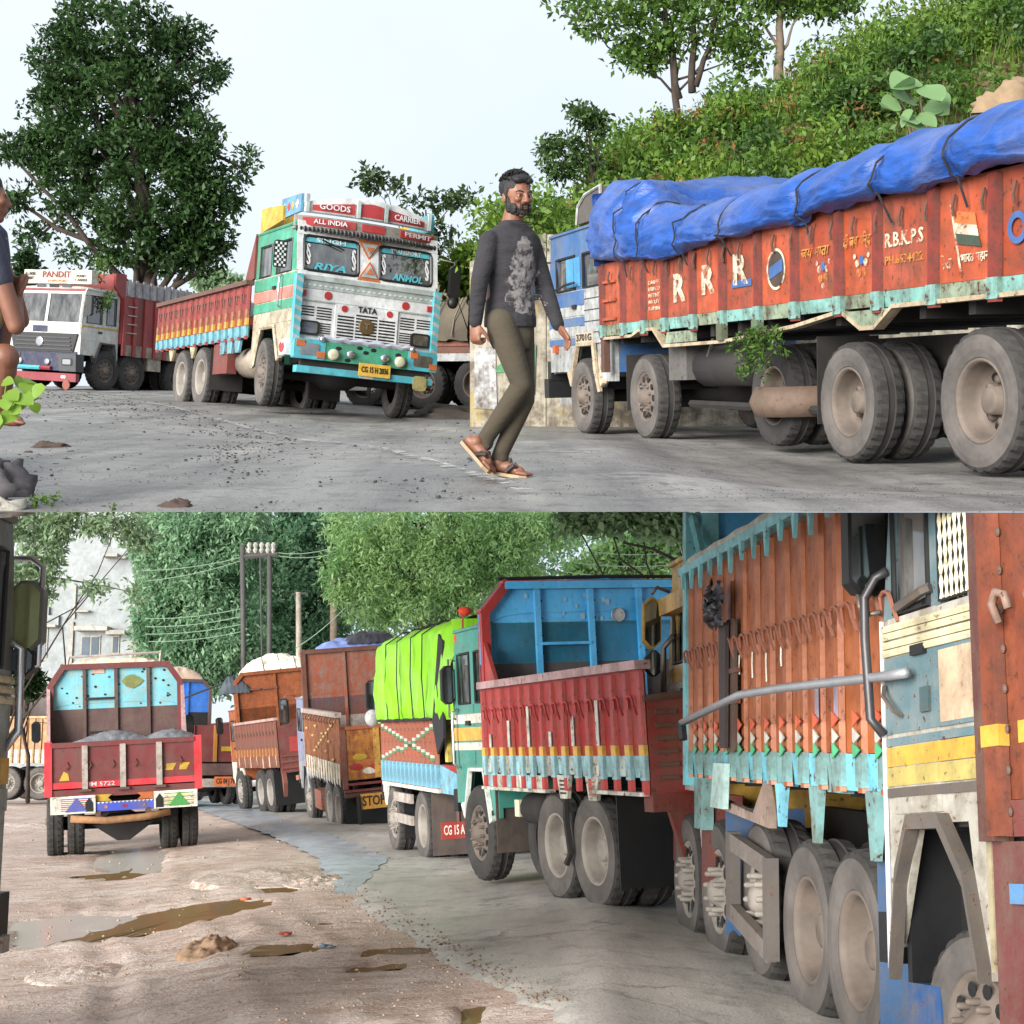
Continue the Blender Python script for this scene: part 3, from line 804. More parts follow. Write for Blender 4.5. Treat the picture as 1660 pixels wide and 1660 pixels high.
def lower_ground():
    ys = [4.2 + 96 * (i / 270) ** 1.85 for i in range(271)]; nx = 170; vs = []
    for y in ys:
        w = .47 * y + 1.5
        for j in range(nx + 1):
            x = -w + 2 * w * j / nx; e = road_edge(y); off = sstep(e - x, -.3, .8)
            n = ruts(x, y) + nz((x, y, 0), .5, 4) * .05 + nz((x, y, 3), 2.6, 4) * .022 + abs(nz((x * .6, y * 2.2, 8), 1.4, 3)) * .03
            wet = in_puddle(x, y); vs.append((x, y, zB(x, y) - .012 + (max(-.010, n - .02) if not wet else n * .3 - .065) * off - .006 * (1 - off) - (.03 if wet and off < .5 else 0)))
    W = nx + 1; q = [(i * W + j, i * W + j + 1, (i + 1) * W + j + 1, (i + 1) * W + j) for i in range(len(ys) - 1) for j in range(nx)]
    o = link('ground', mesh_np('ground', vs, q, MUD, True)); put(o, 'B'); o['kind'] = 'structure'
    vs = []; ys2 = [y for y in ys if y < 85]
    m = 60
    for y in ys2:
        e = road_edge(y) + .10 * nz((y, 0, 2), 1.2, 4) + .05 * nz((y, 0, 7), 6, 3); r = .47 * y + 1.2
        for j in range(m + 1):
            x = e + (r - e) * j / m
            vs.append((x, y, zB(x, y) + .006 - (.05 if in_puddle(x, y) else 0) - (.03 if j == 0 else 0) + nz((x, y, 1), 1.4, 3) * .006))
    W = m + 1; q = [(i * W + j, i * W + j + 1, (i + 1) * W + j + 1, (i + 1) * W + j) for i in range(len(ys2) - 1) for j in range(m)]
    o = link('road', mesh_np('road', vs, q, ROAD_B, True)); put(o, 'B'); o['kind'] = 'structure'
    # pale grey fresh strip along the road edge
    vs = []; ys3 = [y for y in ys if 15 < y < 62]
    for y in ys3:
        e = road_edge(y) + .10 * nz((y, 0, 2), 1.2, 4) - .12
        wd = (.55 + .02 * y) * (.25 + .75 * sstep(y, 15, 21))
        for j in range(5):
            x = e + wd * j / 4; vs.append((x, y, zB(x, y) + .012 + (.022 if j in (1, 2) else 0) * sstep(y, 16, 20) + .008 * nz((x, y, 4), 3, 3) - .03 * (1 - sstep(y, 15.0, 16.5))))
    q = [(i * 5 + j, i * 5 + j + 1, i * 5 + 6 + j, i * 5 + 5 + j) for i in range(len(ys3) - 1) for j in range(4)]
    o = link('road_edge_strip', mesh_np('road_edge_strip', vs, q, asphalt_mat('wet_slurry', (150, 162, 172), (186, 196, 204), 3, .5, .25, .1), True)); put(o, 'B'); o['kind'] = 'structure'
lower_ground()

def water_mat(name, c, rough=.03):
    m, N, L, b = nodes_of(name); b.inputs['Base Color'].default_value = (*lin(c), 1); b.inputs['Roughness'].default_value = .6
    b.inputs['Specular IOR Level'].default_value = 0
    gl = N.new('ShaderNodeBsdfGlossy'); gl.inputs['Roughness'].default_value = rough; gl.inputs[0].default_value = (.8, .76, .7, 1)
    mx = N.new('ShaderNodeMixShader'); mx.inputs[0].default_value = .35 if rough > .12 else .14; out = [q for q in N if q.type == 'OUTPUT_MATERIAL'][0]
    L.new(b.outputs[0], mx.inputs[1]); L.new(gl.outputs[0], mx.inputs[2]); L.new(mx.outputs[0], out.inputs[0]); n = noise_node(N, L, coords(N, L), 5, 3); bump(N, L, b, n, .05, .01); return m
WATER = water_mat('muddy_water', (122, 98, 66), .10); WATER2 = water_mat('pale_wet_film', (196, 190, 182), .16)
def puddle(pts, mat=WATER, up=.026):
    P = [gnd('B', u, v) for u, v in pts]; n = len(P); out = []
    for i in range(n):
        a, b, c, d = P[i - 1], P[i], P[(i + 1) % n], P[(i + 2) % n]
        for k in range(8):
            t = k / 8
            q = .5 * ((2 * b) + (c - a) * t + (2 * a - 5 * b + 4 * c - d) * t * t + (3 * b - a - 3 * c + d) * t ** 3)
            j = .022 * b.y / 10
            q.x += nz((q.x, q.y, 2), 3.5, 4) * j * 4; q.y += nz((q.x, q.y, 6), 3.5, 4) * j * 9; out.append(q)
    cen = sum(out, Vector()) / len(out); out = [cen + (q - cen) * 1.12 for q in out]
    mb = MB(); m_ = len(out); mb.add([(q.x, q.y, zB(q.x, q.y) - .032) for q in out] + [(cen.x, cen.y, zB(cen.x, cen.y) - .032)], [(i, (i + 1) % m_, m_) for i in range(m_)])
    o = mb.build('puddle', mat); put(o, 'B'); o['kind'] = 'structure'
for pts_, mat_ in PUD: puddle(pts_, WATER2 if mat_ else WATER)
MUDD = plain('lumpy_mud', (160, 130, 104), .95, var=.4, scale=18, bmp=.9)
def mound(label, u, v, w, h, d, seed, rough=.6, mat=None):
    p = gnd('B', u, v); z0 = zB(p.x, p.y)
    me = grid_mesh('mud_mound', 44, 44, lambda a, b: (lambda x, y, k: (x * w, y * d, h * k * (1 + rough * .7 * nz((x * 2 + seed, y * 2, 0), 1.2, 4)) + k ** .5 * .035 * rough * nz((x * w * 16, y * d * 16, seed), 1, 4) - (.03 if k > 0 else .2)))(2 * a - 1, 2 * b - 1, max(0, 1 - (2 * a - 1) ** 2 - (2 * b - 1) ** 2) ** 1.5), mat or MUD)
    o = link('mud_mound', me); put(o, 'B', (p.x, p.y, zB(p.x, p.y))); tag(o, label, 'mound'); return o
mound('lumpy brown mound of mud and straw in the middle of the yard', 345, 1520, .26, .10, .45, 31, .9, MUDD)
mound('low flat mud pile left of the lumpy mound', 160, 1525, .5, .05, .6, 33, .6)
mound('rutted bank of wet mud beside the pale road edge', 455, 1415, 1.0, .06, 1.6, 35, .9)
mound('small mud bank behind the brown puddle near the road', 525, 1425, .45, .06, .9, 36, .9)
mound('long rut of soft mud behind the left mirror', 45, 1325, 2.2, .12, 2.5, 37, .7)
sp = []
for k in range(900):
    u, v = random.uniform(0, 900), 1320 + 340 * random.random()
    if u > 540 + (v - 1390) * 1.35: continue
    p = gnd('B', u, v); sp.append((p.x, p.y, random.choice((.003, .004, .006, .009)) * (.5 + p.y / 14)))
tag(gravel('litter', sp, 'B', plain('pale_pebble', (170, 150, 130), .9, var=.6, scale=1.7), zB, .01), 'small stones and litter strewn over the muddy yard', 'litter')
sp = []
for k in range(420):
    t = random.random(); u = 545 + 360 * t + random.gauss(0, 22); v = 1440 + 220 * t + random.gauss(0, 6)
    p = gnd('B', u, v); sp.append((p.x, p.y, random.choice((.003, .005, .008)) * (.5 + p.y / 14)))
tag(gravel('gravel', sp, 'B', plain('brown_clod', (128, 106, 88), .9, var=.5, scale=.9), zB, .01), 'brown clods along the ragged edge of the lower road', 'gravel')
for u, v, c, lab in [(398, 1452, (212, 110, 78), 'crumpled orange wrapper floating in the brown puddle'), (528, 1532, (96, 118, 132), 'blue grey scrap of plastic beside the straw puddle'), (462, 1510, (150, 70, 56), 'small red scrap lying near the road edge'), (240, 1509, (206, 190, 90), 'yellow scrap on the mud by the lumpy mound')]:
    lump('scrap', lab, 'scrap', 'B', u, v, .05 if u != 240 else .02, .02, .04, plain('scrap_%d' % u, c, .6), u, zB, .8)

# ---- white building behind the trees
bl = thing('white_building', 'pale rendered multi storey building behind the trees', 'building', 'B')
D = 68.0
def pb(u, v): q = at('B', u, v, D); return q.x, q.z
x0, _ = pb(-60, 1000); x1, z1000 = pb(234, 1000); zt = pb(0, 815)[1]
RENDER = paint((146, 152, 152), .85, .25, .03, (116, 118, 114))
MB().box(x0, x1, D, D + 8, -1.5, zt).build('wall', RENDER, bl)
TRIMW = paint((164, 160, 150), .8, .3, .05)
def brect(name, u0, v0, u1, v1, d, mat, parent=bl):
    a, b = pb(u0, v0), pb(u1, v1); return MB().box(a[0], b[0], D - d, D + .02, b[1], a[1]).build(name, mat, parent)
DARKG = plain('dark_window_glass', (66, 78, 88), .12, var=.3, scale=1.5, bmp=0)
for (u0, v0, u1, v1) in [(132, 1030, 162, 1064), (182, 1030, 193, 1060), (50, 1012, 76, 1066), (168, 860, 178, 886)]:
    w = brect('window', u0, v0, u1, v1, .05, TRIMW)
    wd = (u1 - u0); n = 2 if wd > 20 else 1
    for k in range(n):
        a = u0 + 2 + k * wd / n; b = u0 + (k + 1) * wd / n - 2
        brect('pane', a, v0 + 3, b, v1 - 2, .07, DARKG, w)
for (u0, v0, u1, v1, d) in [(127, 1017, 180, 1024, .7), (177, 1023, 207, 1030, .6), (172, 900, 196, 905, .7), (196, 903, 207, 907, .4), (126, 990, 146, 993, .3), (74, 1014, 95, 1018, .5)]:
    brect('ledge', u0, v0, u1, v1, d, TRIMW)
for u in (221, 226, 231): brect('drain_pipe', u, 830, u + 1.6, 1110, .12, TRIMW)
brect('drain_pipe', 114, 1008, 115.4, 1110, .1, TRIMW); brect('drain_pipe', 121, 950, 122, 1003, .1, TRIMW)
for (u0, v0, u1, v1) in [(60, 984, 80, 1000), (60, 998, 96, 1016)]: brect('moulding', u0, v0, u1, v1, .16, RENDER)

# ---- trees of the lower place
D = 58.0
lob = lobes_px('B', D, [(300, 860, 75, 55), (350, 910, 65, 60), (270, 930, 55, 55), (330, 980, 80, 55), (280, 1030, 55, 45), (360, 1040, 55, 50), (250, 1000, 30, 55), (380, 850, 50, 50), (320, 1080, 60, 40)])
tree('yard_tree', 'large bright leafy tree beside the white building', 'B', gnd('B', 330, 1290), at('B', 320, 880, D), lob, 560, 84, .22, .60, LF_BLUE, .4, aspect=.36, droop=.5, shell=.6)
D = 66.0
lob = lobes_px('B', D, [(430, 860, 70, 60), (500, 880, 65, 65), (450, 950, 75, 60), (520, 960, 60, 60), (430, 1030, 60, 50), (500, 1040, 65, 45), (560, 900, 45, 60)])
tree('darker_tree', 'darker tree behind the twin electricity poles', 'B', gnd('B', 490, 1280), at('B', 480, 870, D), lob, 460, 74, .22, .62, leaf_mat('darker_leaf', (70, 112, 84), (130, 166, 126), .5), .4)  # leaves a darker green than the trees beside it
D = 55.0
lob = lobes_px('B', D, [(600, 860, 70, 45), (680, 850, 80, 50), (760, 860, 80, 50), (640, 910, 80, 50), (720, 920, 90, 55), (800, 900, 70, 50), (600, 970, 60, 50), (680, 985, 75, 40), (750, 960, 60, 45), (850, 860, 60, 45), (560, 930, 30, 45), (840, 920, 45, 30), (900, 850, 40, 35)])
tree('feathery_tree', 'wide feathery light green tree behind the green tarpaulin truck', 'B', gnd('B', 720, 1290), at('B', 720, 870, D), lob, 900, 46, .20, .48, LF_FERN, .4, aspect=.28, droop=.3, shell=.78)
D = 53.0
lob = lobes_px('B', D, [(980, 915, 40, 20), (1040, 920, 45, 22), (1070, 890, 40, 30), (940, 930, 30, 14), (1010, 890, 34, 18), (1085, 850, 34, 30)])
tree('roadside_tree', 'light green tree behind the blue headboard of the red truck', 'B', gnd('B', 1040, 1300), at('B', 1040, 880, D), lob, 260, 34, .2, .4, LF_FERN, .16)
# dark hanging branch near the top with its trunk
D = 22.0
lob = lobes_px('B', D, [(1040, 845, 46, 16), (1080, 840, 34, 22), (985, 838, 40, 10), (930, 842, 24, 10), (1100, 860, 20, 14), (960, 850, 30, 10)])
tree('overhanging_tree', 'dark trunk with broad leaves hanging over the yellow cab', 'B', gnd('B', 1180, 1330), at('B', 1097, 832, D), lob, 90, 22, .13, .26, LF_GREY, .10, aspect=.6)
# branch and trunk in front of the building
D = 42.0
lob = lobes_px('B', D, [(30, 850, 45, 25), (110, 850, 50, 22), (60, 900, 50, 35), (190, 850, 50, 18), (20, 930, 30, 30), (75, 945, 25, 22), (150, 955, 22, 8), (225, 870, 20, 14), (215, 960, 12, 14), (30, 985, 24, 20)])
tree('spreading_tree', 'spreading tree with open leafy branches in front of the white building', 'B', gnd('B', -20, 1300), at('B', 20, 860, D), lob, 165, 30, .19, .36, LF_GREY, .11, shell=.5, aspect=.36)
D = 47.0
lob = lobes_px('B', D, [(45, 1095, 14, 22), (50, 1110, 18, 16)])
tree('low_bush', 'low dark bush below the mirror beside the brown headboard', 'B', gnd('B', 45, 1300), at('B', 47, 1100, D), lob, 40, 30, .2, .35, LF_DARK, .08)
# solid wood behind everything, a few gaps of sky
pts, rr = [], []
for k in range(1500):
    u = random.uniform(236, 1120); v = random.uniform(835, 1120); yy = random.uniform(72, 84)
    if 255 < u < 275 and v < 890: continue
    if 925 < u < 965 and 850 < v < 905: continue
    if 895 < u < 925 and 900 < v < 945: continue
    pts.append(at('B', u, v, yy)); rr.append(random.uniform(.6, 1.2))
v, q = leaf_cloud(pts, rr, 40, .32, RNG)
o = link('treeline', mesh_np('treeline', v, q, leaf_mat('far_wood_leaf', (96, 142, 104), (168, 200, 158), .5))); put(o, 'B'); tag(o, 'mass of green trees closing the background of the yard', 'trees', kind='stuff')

# ---- electricity poles and wires
POLE = plain('grey_pole', (74, 72, 70), .8, metallic=.2, var=.3, scale=3)
pp = thing('electricity_pole', 'twin steel electricity poles joined by a crossarm with insulators', 'pole', 'B')
D = 56.0
def pt(u, v, d=D): return at('B', u, v, d)
for a, b in [((402, 1100), (393, 884)), ((441, 1090), (437, 900))]:
    MB().tube([pt(*a) - Vector((0, 0, 4)), pt(*b)], .10, 7).build('pole', POLE, pp, True)
MB().tube([pt(393, 903), pt(450, 899)], .09, 5).build('crossarm', POLE, pp)
MB().tube([pt(398, 897), pt(444, 894)], .05, 5).build('crossarm', POLE, pp)
for u in (404, 414, 424, 434, 443): MB().lathe([(0, .05), (.12, .11), (.2, .06), (.32, .11), (.42, .05)], 8, pt(u, 897), 'z').build('insulator', paint((170, 165, 158), .4, .3, .1), pp)
MB().tube([pt(422, 905), pt(425, 1085)], .035, 5).build('cable_drop', POLE, pp)
for k, (a, b, c, lab, r) in enumerate([((489, 1080), (484, 960), 52, 'short pale concrete pole above the rusty orange truck', .12), ((543, 1060), (541, 935), 60, 'brown wooden pole right of the pale pole', .17)]):
    po = thing('utility_pole', lab, 'pole', 'B')
    MB().tube([at('B', *a, c) - Vector((0, 0, 3)), at('B', *b, c)], [r, r * .8], 7).build('pole', paint((176, 164, 148), .9, .4, .05) if k == 0 else BARKPALE, po, True)
    MB().tube([at('B', b[0] - 12, b[1] + 4, c), at('B', b[0] + 12, b[1] + 2, c)], .05, 5).build('crossarm', POLE, po)
def wire(name, label, a, b, da, db, sag, group='overhead wires', r=.014):
    A, B_ = at('B', *a, da), at('B', *b, db); P = [A.lerp(B_, t / 10) - Vector((0, 0, sag * 4 * (t / 10) * (1 - t / 10))) for t in range(11)]
    o = MB().tube(P, r, 4).build(name, plain('wire_metal', (130, 150, 130), .6), None); put(o, 'B'); tag(o, label, 'wire', group)
WL = ['topmost overhead wire left of the twin electricity poles', 'second overhead wire left of the twin pole tops', 'upper wire running right from the twin pole crossarm', 'lower wire running right from the twin pole crossarm',
      'uppermost of four slack wires halfway up the twin poles', 'second of four slack wires halfway up the twin poles', 'third of four slack wires halfway up the twin poles', 'lowest of four slack wires halfway up the twin poles',
      'topmost wire crossing behind the yellow cab', 'middle wire crossing behind the yellow cab', 'lowest wire crossing just above the blue headboard', 'slanting stay wire left of the green tarpaulin']
for a, b in [((230, 925), (393, 903)), ((235, 942), (393, 908)), ((450, 896), (540, 888)), ((450, 901), (545, 897)), ((235, 1003), (398, 985)), ((235, 1016), (398, 998)), ((235, 1028), (400, 1010)), ((240, 1040), (400, 1022))]:
    wire('wire', WL.pop(0), a, b, 56, 56, .12)
for a, b in [((960, 894), (1085, 896)), ((930, 912), (1085, 916)), ((915, 927), (1090, 935)), ((480, 1050), (560, 985))]:
    wire('wire', WL.pop(0), a, b, 44, 44, .08)
ALB[0] = 1.0
BLUEP = paint((64, 186, 250), .4, .16, .15, (110, 120, 130))
SILVER = paint((170, 172, 172), .5, .4, .2)
ALB[0] = .74
# ================================================================ lorries: shared builders
# a lorry's own axes: +Y forward, +X its right-hand side, origin on the ground below the front of its load body
def tyre_me(R, w, mat):
    k = ('tyre', round(R, 3), w, mat.name)
    if k not in MATS:
        prof = [(-.34 * w, .55 * R), (-.44 * w, .60 * R), (-.49 * w, .70 * R), (-.50 * w, .80 * R), (-.47 * w, .90 * R), (-.42 * w, .965 * R), (-.33 * w, .99 * R), (-.12 * w, R), (-.10 * w, .975 * R), (.10 * w, .975 * R),
                (.12 * w, R), (.33 * w, .99 * R), (.42 * w, .965 * R), (.47 * w, .90 * R), (.50 * w, .80 * R), (.49 * w, .70 * R), (.44 * w, .60 * R), (.34 * w, .55 * R)]
        lug = {5: .975, 6: .962, 11: .962, 12: .975}
        mb = MB().lathe(prof, 84, mod=lambda i, j: lug[i] if i in lug and (j % 3 == 0) else 1.0)
        mb.mi = [1 if 4 <= (q % 17) <= 12 else 0 for q in range(len(mb.f))]
        MATS[k] = mb.mesh('tyre', [mat, TREAD])
    return MATS[k]
def rim_me(R, w, style, mat):
    k = ('rim', round(R, 3), w, style, mat.name)
    if k in MATS: return MATS[k]
    mb = MB(); n = 28
    if style in ('front', 'studded'):
        mb.lathe([(.36 * w, .60 * R), (.42 * w, .565 * R), (.30 * w, .53 * R), (.22 * w, .47 * R), (.36 * w, .40 * R), (.40 * w, .27 * R), (.42 * w, .20 * R), (.60 * w, .15 * R), (.66 * w, .10 * R), (.66 * w, 0.001)], n)
        for j in range(10):
            t = 2 * math.pi * j / 10
            L_ = .055 if style == 'studded' else .025
            mb.lathe([(.38 * w, .017), (.40 * w + L_, .016), (.40 * w + L_ + .008, .008), (.40 * w + L_ + .009, .001)], 6, (0, .30 * R * math.cos(t), .30 * R * math.sin(t)))
        mb.slot(1)
        for j in range(10):
            t = 2 * math.pi * (j + .5) / 10
            mb.lathe([(.33 * w, .036), (.335 * w, .001)], 8, (.055 * w, .425 * R * math.cos(t), .425 * R * math.sin(t)))
    elif style == 'rear':
        mb.lathe([(.36 * w, .60 * R), (.44 * w, .58 * R), (.42 * w, .545 * R), (.30 * w, .52 * R), (.0, .49 * R), (-.20 * w, .45 * R), (-.25 * w, .30 * R), (-.24 * w, .20 * R), (.16 * w, .19 * R), (.20 * w, .15 * R), (.20 * w, .001)], n)
        for j in range(8):
            t = 2 * math.pi * j / 8; mb.lathe([(-.25 * w, .028), (-.08 * w, .028), (-.07 * w, .001)], 6, (0, .29 * R * math.cos(t), .29 * R * math.sin(t)))
        mb.slot(1)
        for j in range(8):
            t = 2 * math.pi * (j + .5) / 8; mb.lathe([(-.21 * w, .035), (-.205 * w, .001)], 8, (0, .37 * R * math.cos(t), .37 * R * math.sin(t)))
    else:
        mb.lathe([(.30 * w, .58 * R), (.1 * w, .5 * R), (.05 * w, .001)], 16)
    MATS[k] = mb.mesh('wheel', [mat, BLACK], True)
    return MATS[k]
def wheel(root, x, y, R, style, tm=None, rm=None, lift=0.0, w=.27, steer=0.0):
    tm, rm = tm or DUSTY, rm or RIMMAT
    sg = 1 if x > 0 else -1
    o = link('wheel', rim_me(R, w, style, rm), root, (x, y, R + lift), (random.uniform(0, 6), 0, (0 if sg > 0 else math.pi) + steer))
    o.rotation_mode = 'XYZ'
    t = link('tyre', tyre_me(R, w, tm), o)
    return o
def axle(root, y, R, kind='S', hw=1.2, style=None, tm=None, rm=None, lift=0.0, w=.27, steer=0.0):
    for sg in (-1, 1):
        c = sg * (hw - w / 2)
        wheel(root, c, y, R, style or ('rear' if kind == 'D' else 'front'), tm, rm, lift, w, steer)
        if kind == 'D': wheel(root, c - sg * (w + .06), y, R, 'inner', tm, rm, lift, w)
    MB().lathe([(-hw + .2, .07), (-.35, .08), (-.2, .17), (.2, .17), (.35, .08), (hw - .2, .07)], 10, (0, y, R + lift)).build('axle', DARK, root, True)
def chassis(root, y0, y1, R):
    z = R + .22
    mb = MB()
    for x in (-.44, .44): mb.box(x - .05, x + .05, y1, y0, z, z + .26)
    mb.build('chassis', DARK, root)
    n = max(3, int((y0 - y1) / 1.1))
    for i in range(n): 
        y = y1 + (y0 - y1) * (i + .5) / n; MB().box(-.39, .39, y - .05, y + .05, z + .03, z + .2).build('cross_member', DARK, root)
def spread(a, b, n): return [a + (b - a) * i / n for i in range(n + 1)]

def cargo_side(root, sg, ribs, hw, zb, zs, zr, cp, cs, crib, tips=(), rw=.07, rd=.05, rail=None, hooks=(), skirt=True, rib_bot=None, hookmat=None, taper=None, rail_h=.07):
    """one side of a load body: a panel and a skirt plate per bay, a rib between bays, stripes on the ribs, rope hooks"""
    cp = cp if isinstance(cp, list) else [cp]; cs = cs if isinstance(cs, list) else [cs]
    for i, (a, b) in enumerate(zip(ribs[:-1], ribs[1:])):
        j = random.uniform(-.006, .006); k = random.uniform(-.006, .006)
        x = sg * hw
        MB().hexa([(x - sg * .03 + j, a, zs), (x + j, a, zs), (x + k, b, zs), (x - sg * .03 + k, b, zs), (x - sg * .03 + k, a, zr), (x + k, a, zr), (x + j, b, zr), (x - sg * .03 + j, b, zr)]).build('side_panel', cp[i % len(cp)], root)
        if skirt:
            j = random.uniform(-.012, .012); zz = zb + random.uniform(-.012, .012)
            MB().hexa([(x - sg * .04 + j, a, zz), (x - sg * .004 + j, a, zz), (x - sg * .004, b, zz), (x - sg * .04, b, zz), (x - sg * .035, a, zs - .003), (x + sg * .006, a, zs - .003), (x + sg * .006, b, zs - .003), (x - sg * .035, b, zs - .003)]).build('skirt_panel', cs[i % len(cs)], root)
    rb = rib_bot if rib_bot is not None else zb
    me = MB().prism([(-rw / 2 - .012, 0), (rw / 2 + .012, 0), (rw / 2, sg * rd), (-rw / 2, sg * rd)], 'z', rb, zr - .02)
    me.v = [(sg * hw + v[1], v[0], v[2]) for v in me.v]
    me = me.mesh('rib', crib)
    tm = []
    for z0, z1, m in tips: tm.append((MB().box(min(sg * (hw + .001), sg * (hw + rd + .004)), max(sg * (hw + .001), sg * (hw + rd + .004)), -rw / 2 - .017, rw / 2 + .017, z0, z1).mesh('stripe', m)))
    hk = []
    for hz in hooks:
        P = [(sg * (hw + .02), -.055, hz - .10), (sg * (hw + .045), -.055, hz - .03)] + [(sg * (hw + .05), -.055 * math.cos(t), hz + .05 * math.sin(t)) for t in (.4, .9, 1.57, 2.2, 2.7)] + [(sg * (hw + .045), .055, hz - .05)]
        hk.append(MB().tube(P, .012, 5).mesh('rope_hook', hookmat or STEELRUST))
    for i, y in enumerate(ribs):
        link('rib', me, root, (random.uniform(-.004, .004), y, 0))
        for t in tm: link('stripe', t, root, (0, y, 0))
        if i < len(ribs) - 1:
            for h in hk: link('rope_hook', h, root, (0, (y + ribs[i + 1]) / 2, 0))
    if rail is not None:
        MB().box(min(sg * (hw - .06), sg * (hw + .075)), max(sg * (hw - .06), sg * (hw + .075)), ribs[-1] - .05, ribs[0] + .02, zr, zr + rail_h).build('top_rail', rail, root)
def far_side(root, sg, L, hw, zb, zr, m):
    MB().box(min(sg * (hw - .05), sg * hw), max(sg * (hw - .05), sg * hw), -L, 0, zb, zr).build('side_board', m, root)
def body_floor(root, L, hw, zf, m=None):
    MB().box(-hw + .03, hw - .03, -L, -.03, zf - .06, zf).build('load_floor', m or STEELRUST, root)
    for k in range(int(L / .6)):
        y = -.3 - k * .6; MB().box(-hw + .05, hw - .05, y - .04, y + .04, zf - .18, zf - .062).build('floor_bearer', DARK, root)
def headboard(root, hw, zf, zsh, zh, cham, hi, lo, zsplit, fm, xs, y=0.0, stiff=None, rear=True, rivets=True, fw=.10):
    zt = lambda x: zh if abs(x) <= hw - cham else zsh + (hw - abs(x)) / cham * (zh - zsh)
    for a, b in zip(xs[:-1], xs[1:]):
        brk = [x for x in (-hw + cham, hw - cham) if a < x < b]
        MB().prism([(a, zsplit), (b, zsplit), (b, zt(b))] + [(x, zh) for x in brk[::-1]] + [(a, zt(a))], 'y', y, y + .04 + random.uniform(-.006, .006)).build('headboard_panel', hi, root)
        if zsplit > zf: MB().box(a, b, y - .003, y + .036, zf, zsplit).build('headboard_panel', lo, root)
    out = [(-hw, zf), (-hw, zsh), (-hw + cham, zh), (hw - cham, zh), (hw, zsh), (hw, zf)]
    for i, ((xa, za), (xb, zb_)) in enumerate(zip(out[:-1], out[1:])):
        d = Vector((xb - xa, zb_ - za)); d.normalize(); n = Vector((d.y, -d.x)) * fw
        e = d * .02
        MB().prism([(xa - e.x, za - e.y), (xb + e.x, zb_ + e.y), (xb + n.x + e.x, zb_ + n.y + e.y), (xa + n.x - e.x, za + n.y - e.y)], 'y', y - .07 - .002 * i, y + .06 + .002 * i).build('headboard_frame', fm, root)
    st = stiff or hi
    for x in xs[1:-1]: MB().box(x - .03, x + .03, y - .05, y - .002, zf, zt(x) - .02).build('stiffener', st, root)
    if rivets:
        mb = MB()
        for x in xs[1:-1]:
            for k in range(int((zh - zf) / .18)): mb.ball((x + .055, y - .004, zf + .1 + k * .18), .012, 6, 4)
        mb.build('rivets', STEELRUST, root)
def flap(root, x0, x1, y, z0, z1, mat, teeth=0, name='mud_flap'):
    P = [(x0, z1), (x1, z1), (x1, z0)]
    if teeth:
        for k in range(teeth): P += [(x1 - (x1 - x0) * (k + .5) / teeth, z0 + .035), (x1 - (x1 - x0) * (k + 1) / teeth, z0)]
    else: P += [(x0, z0)]
    return MB().prism(P, 'y', y, y + .012).build(name, mat, root)
def mirror(root, p, sg, w=.20, h=.42, arm=None, shell=BLACK, facing=-1, face=None):
    """door mirror: housing with glass on a tube arm; facing -1 shows the glass to the rear"""
    x, y, z = p
    mb = MB(); r = .05
    pts = [(x - w / 2 + r, z - h / 2), (x + w / 2 - r, z - h / 2), (x + w / 2, z - h / 2 + r), (x + w / 2, z + h / 2 - r), (x + w / 2 - r, z + h / 2), (x - w / 2 + r, z + h / 2), (x - w / 2, z + h / 2 - r), (x - w / 2, z - h / 2 + r)]
    o = mb.prism(pts, 'y', y - .035, y + .045).build('mirror', shell, root)
    q = [(a + (x - a) * .16, b + (z - b) * .09) for a, b in pts]
    MB().prism(q, 'y', y + facing * .036 - .006, y + facing * .036 + .004 + (0.006 if facing > 0 else 0)).build('mirror_glass', face or MIRROR, o)
    if arm: MB().tube(arm, .013, 6).build('mirror_arm', STEEL, o, True)
    return o
def rounded(x0, x1, z0, z1, r, n=4):
    P = []
    for cx, cz, a in ((x1 - r, z1 - r, 0), (x0 + r, z1 - r, 90), (x0 + r, z0 + r, 180), (x1 - r, z0 + r, 270)):
        for k in range(n + 1):
            t = R_(a + 90 * k / n); P.append((cx + r * math.cos(t), cz + r * math.sin(t)))
    return P
def plate(root, name, body, org, w, h, dirs, col=(232, 184, 40), ink=(28, 26, 24), size=None, sign=1):
    rt, up = Vector(dirs[0]), Vector(dirs[1]); n = rt.cross(up); o = Vector(org)
    P = [(-w / 2, -h / 2), (w / 2, -h / 2), (w / 2, h / 2), (-w / 2, h / 2)]
    vs = [o + rt * a + up * b - n * .008 for a, b in P] + [o + rt * a + up * b + n * .008 for a, b in P]
    mb = MB().add(vs, [(0, 3, 2, 1), (4, 5, 6, 7), (0, 1, 5, 4), (1, 2, 6, 5), (2, 3, 7, 6), (3, 0, 4, 7)])
    pl = mb.build(name, paint(col, .45, .25, .08), root)
    if body: text(pl, 'lettering', body, size or h * .8, o + n * .012, rt, up, plain('ink_%d%d%d' % ink, ink, .6), .02, w * .86)
    return pl

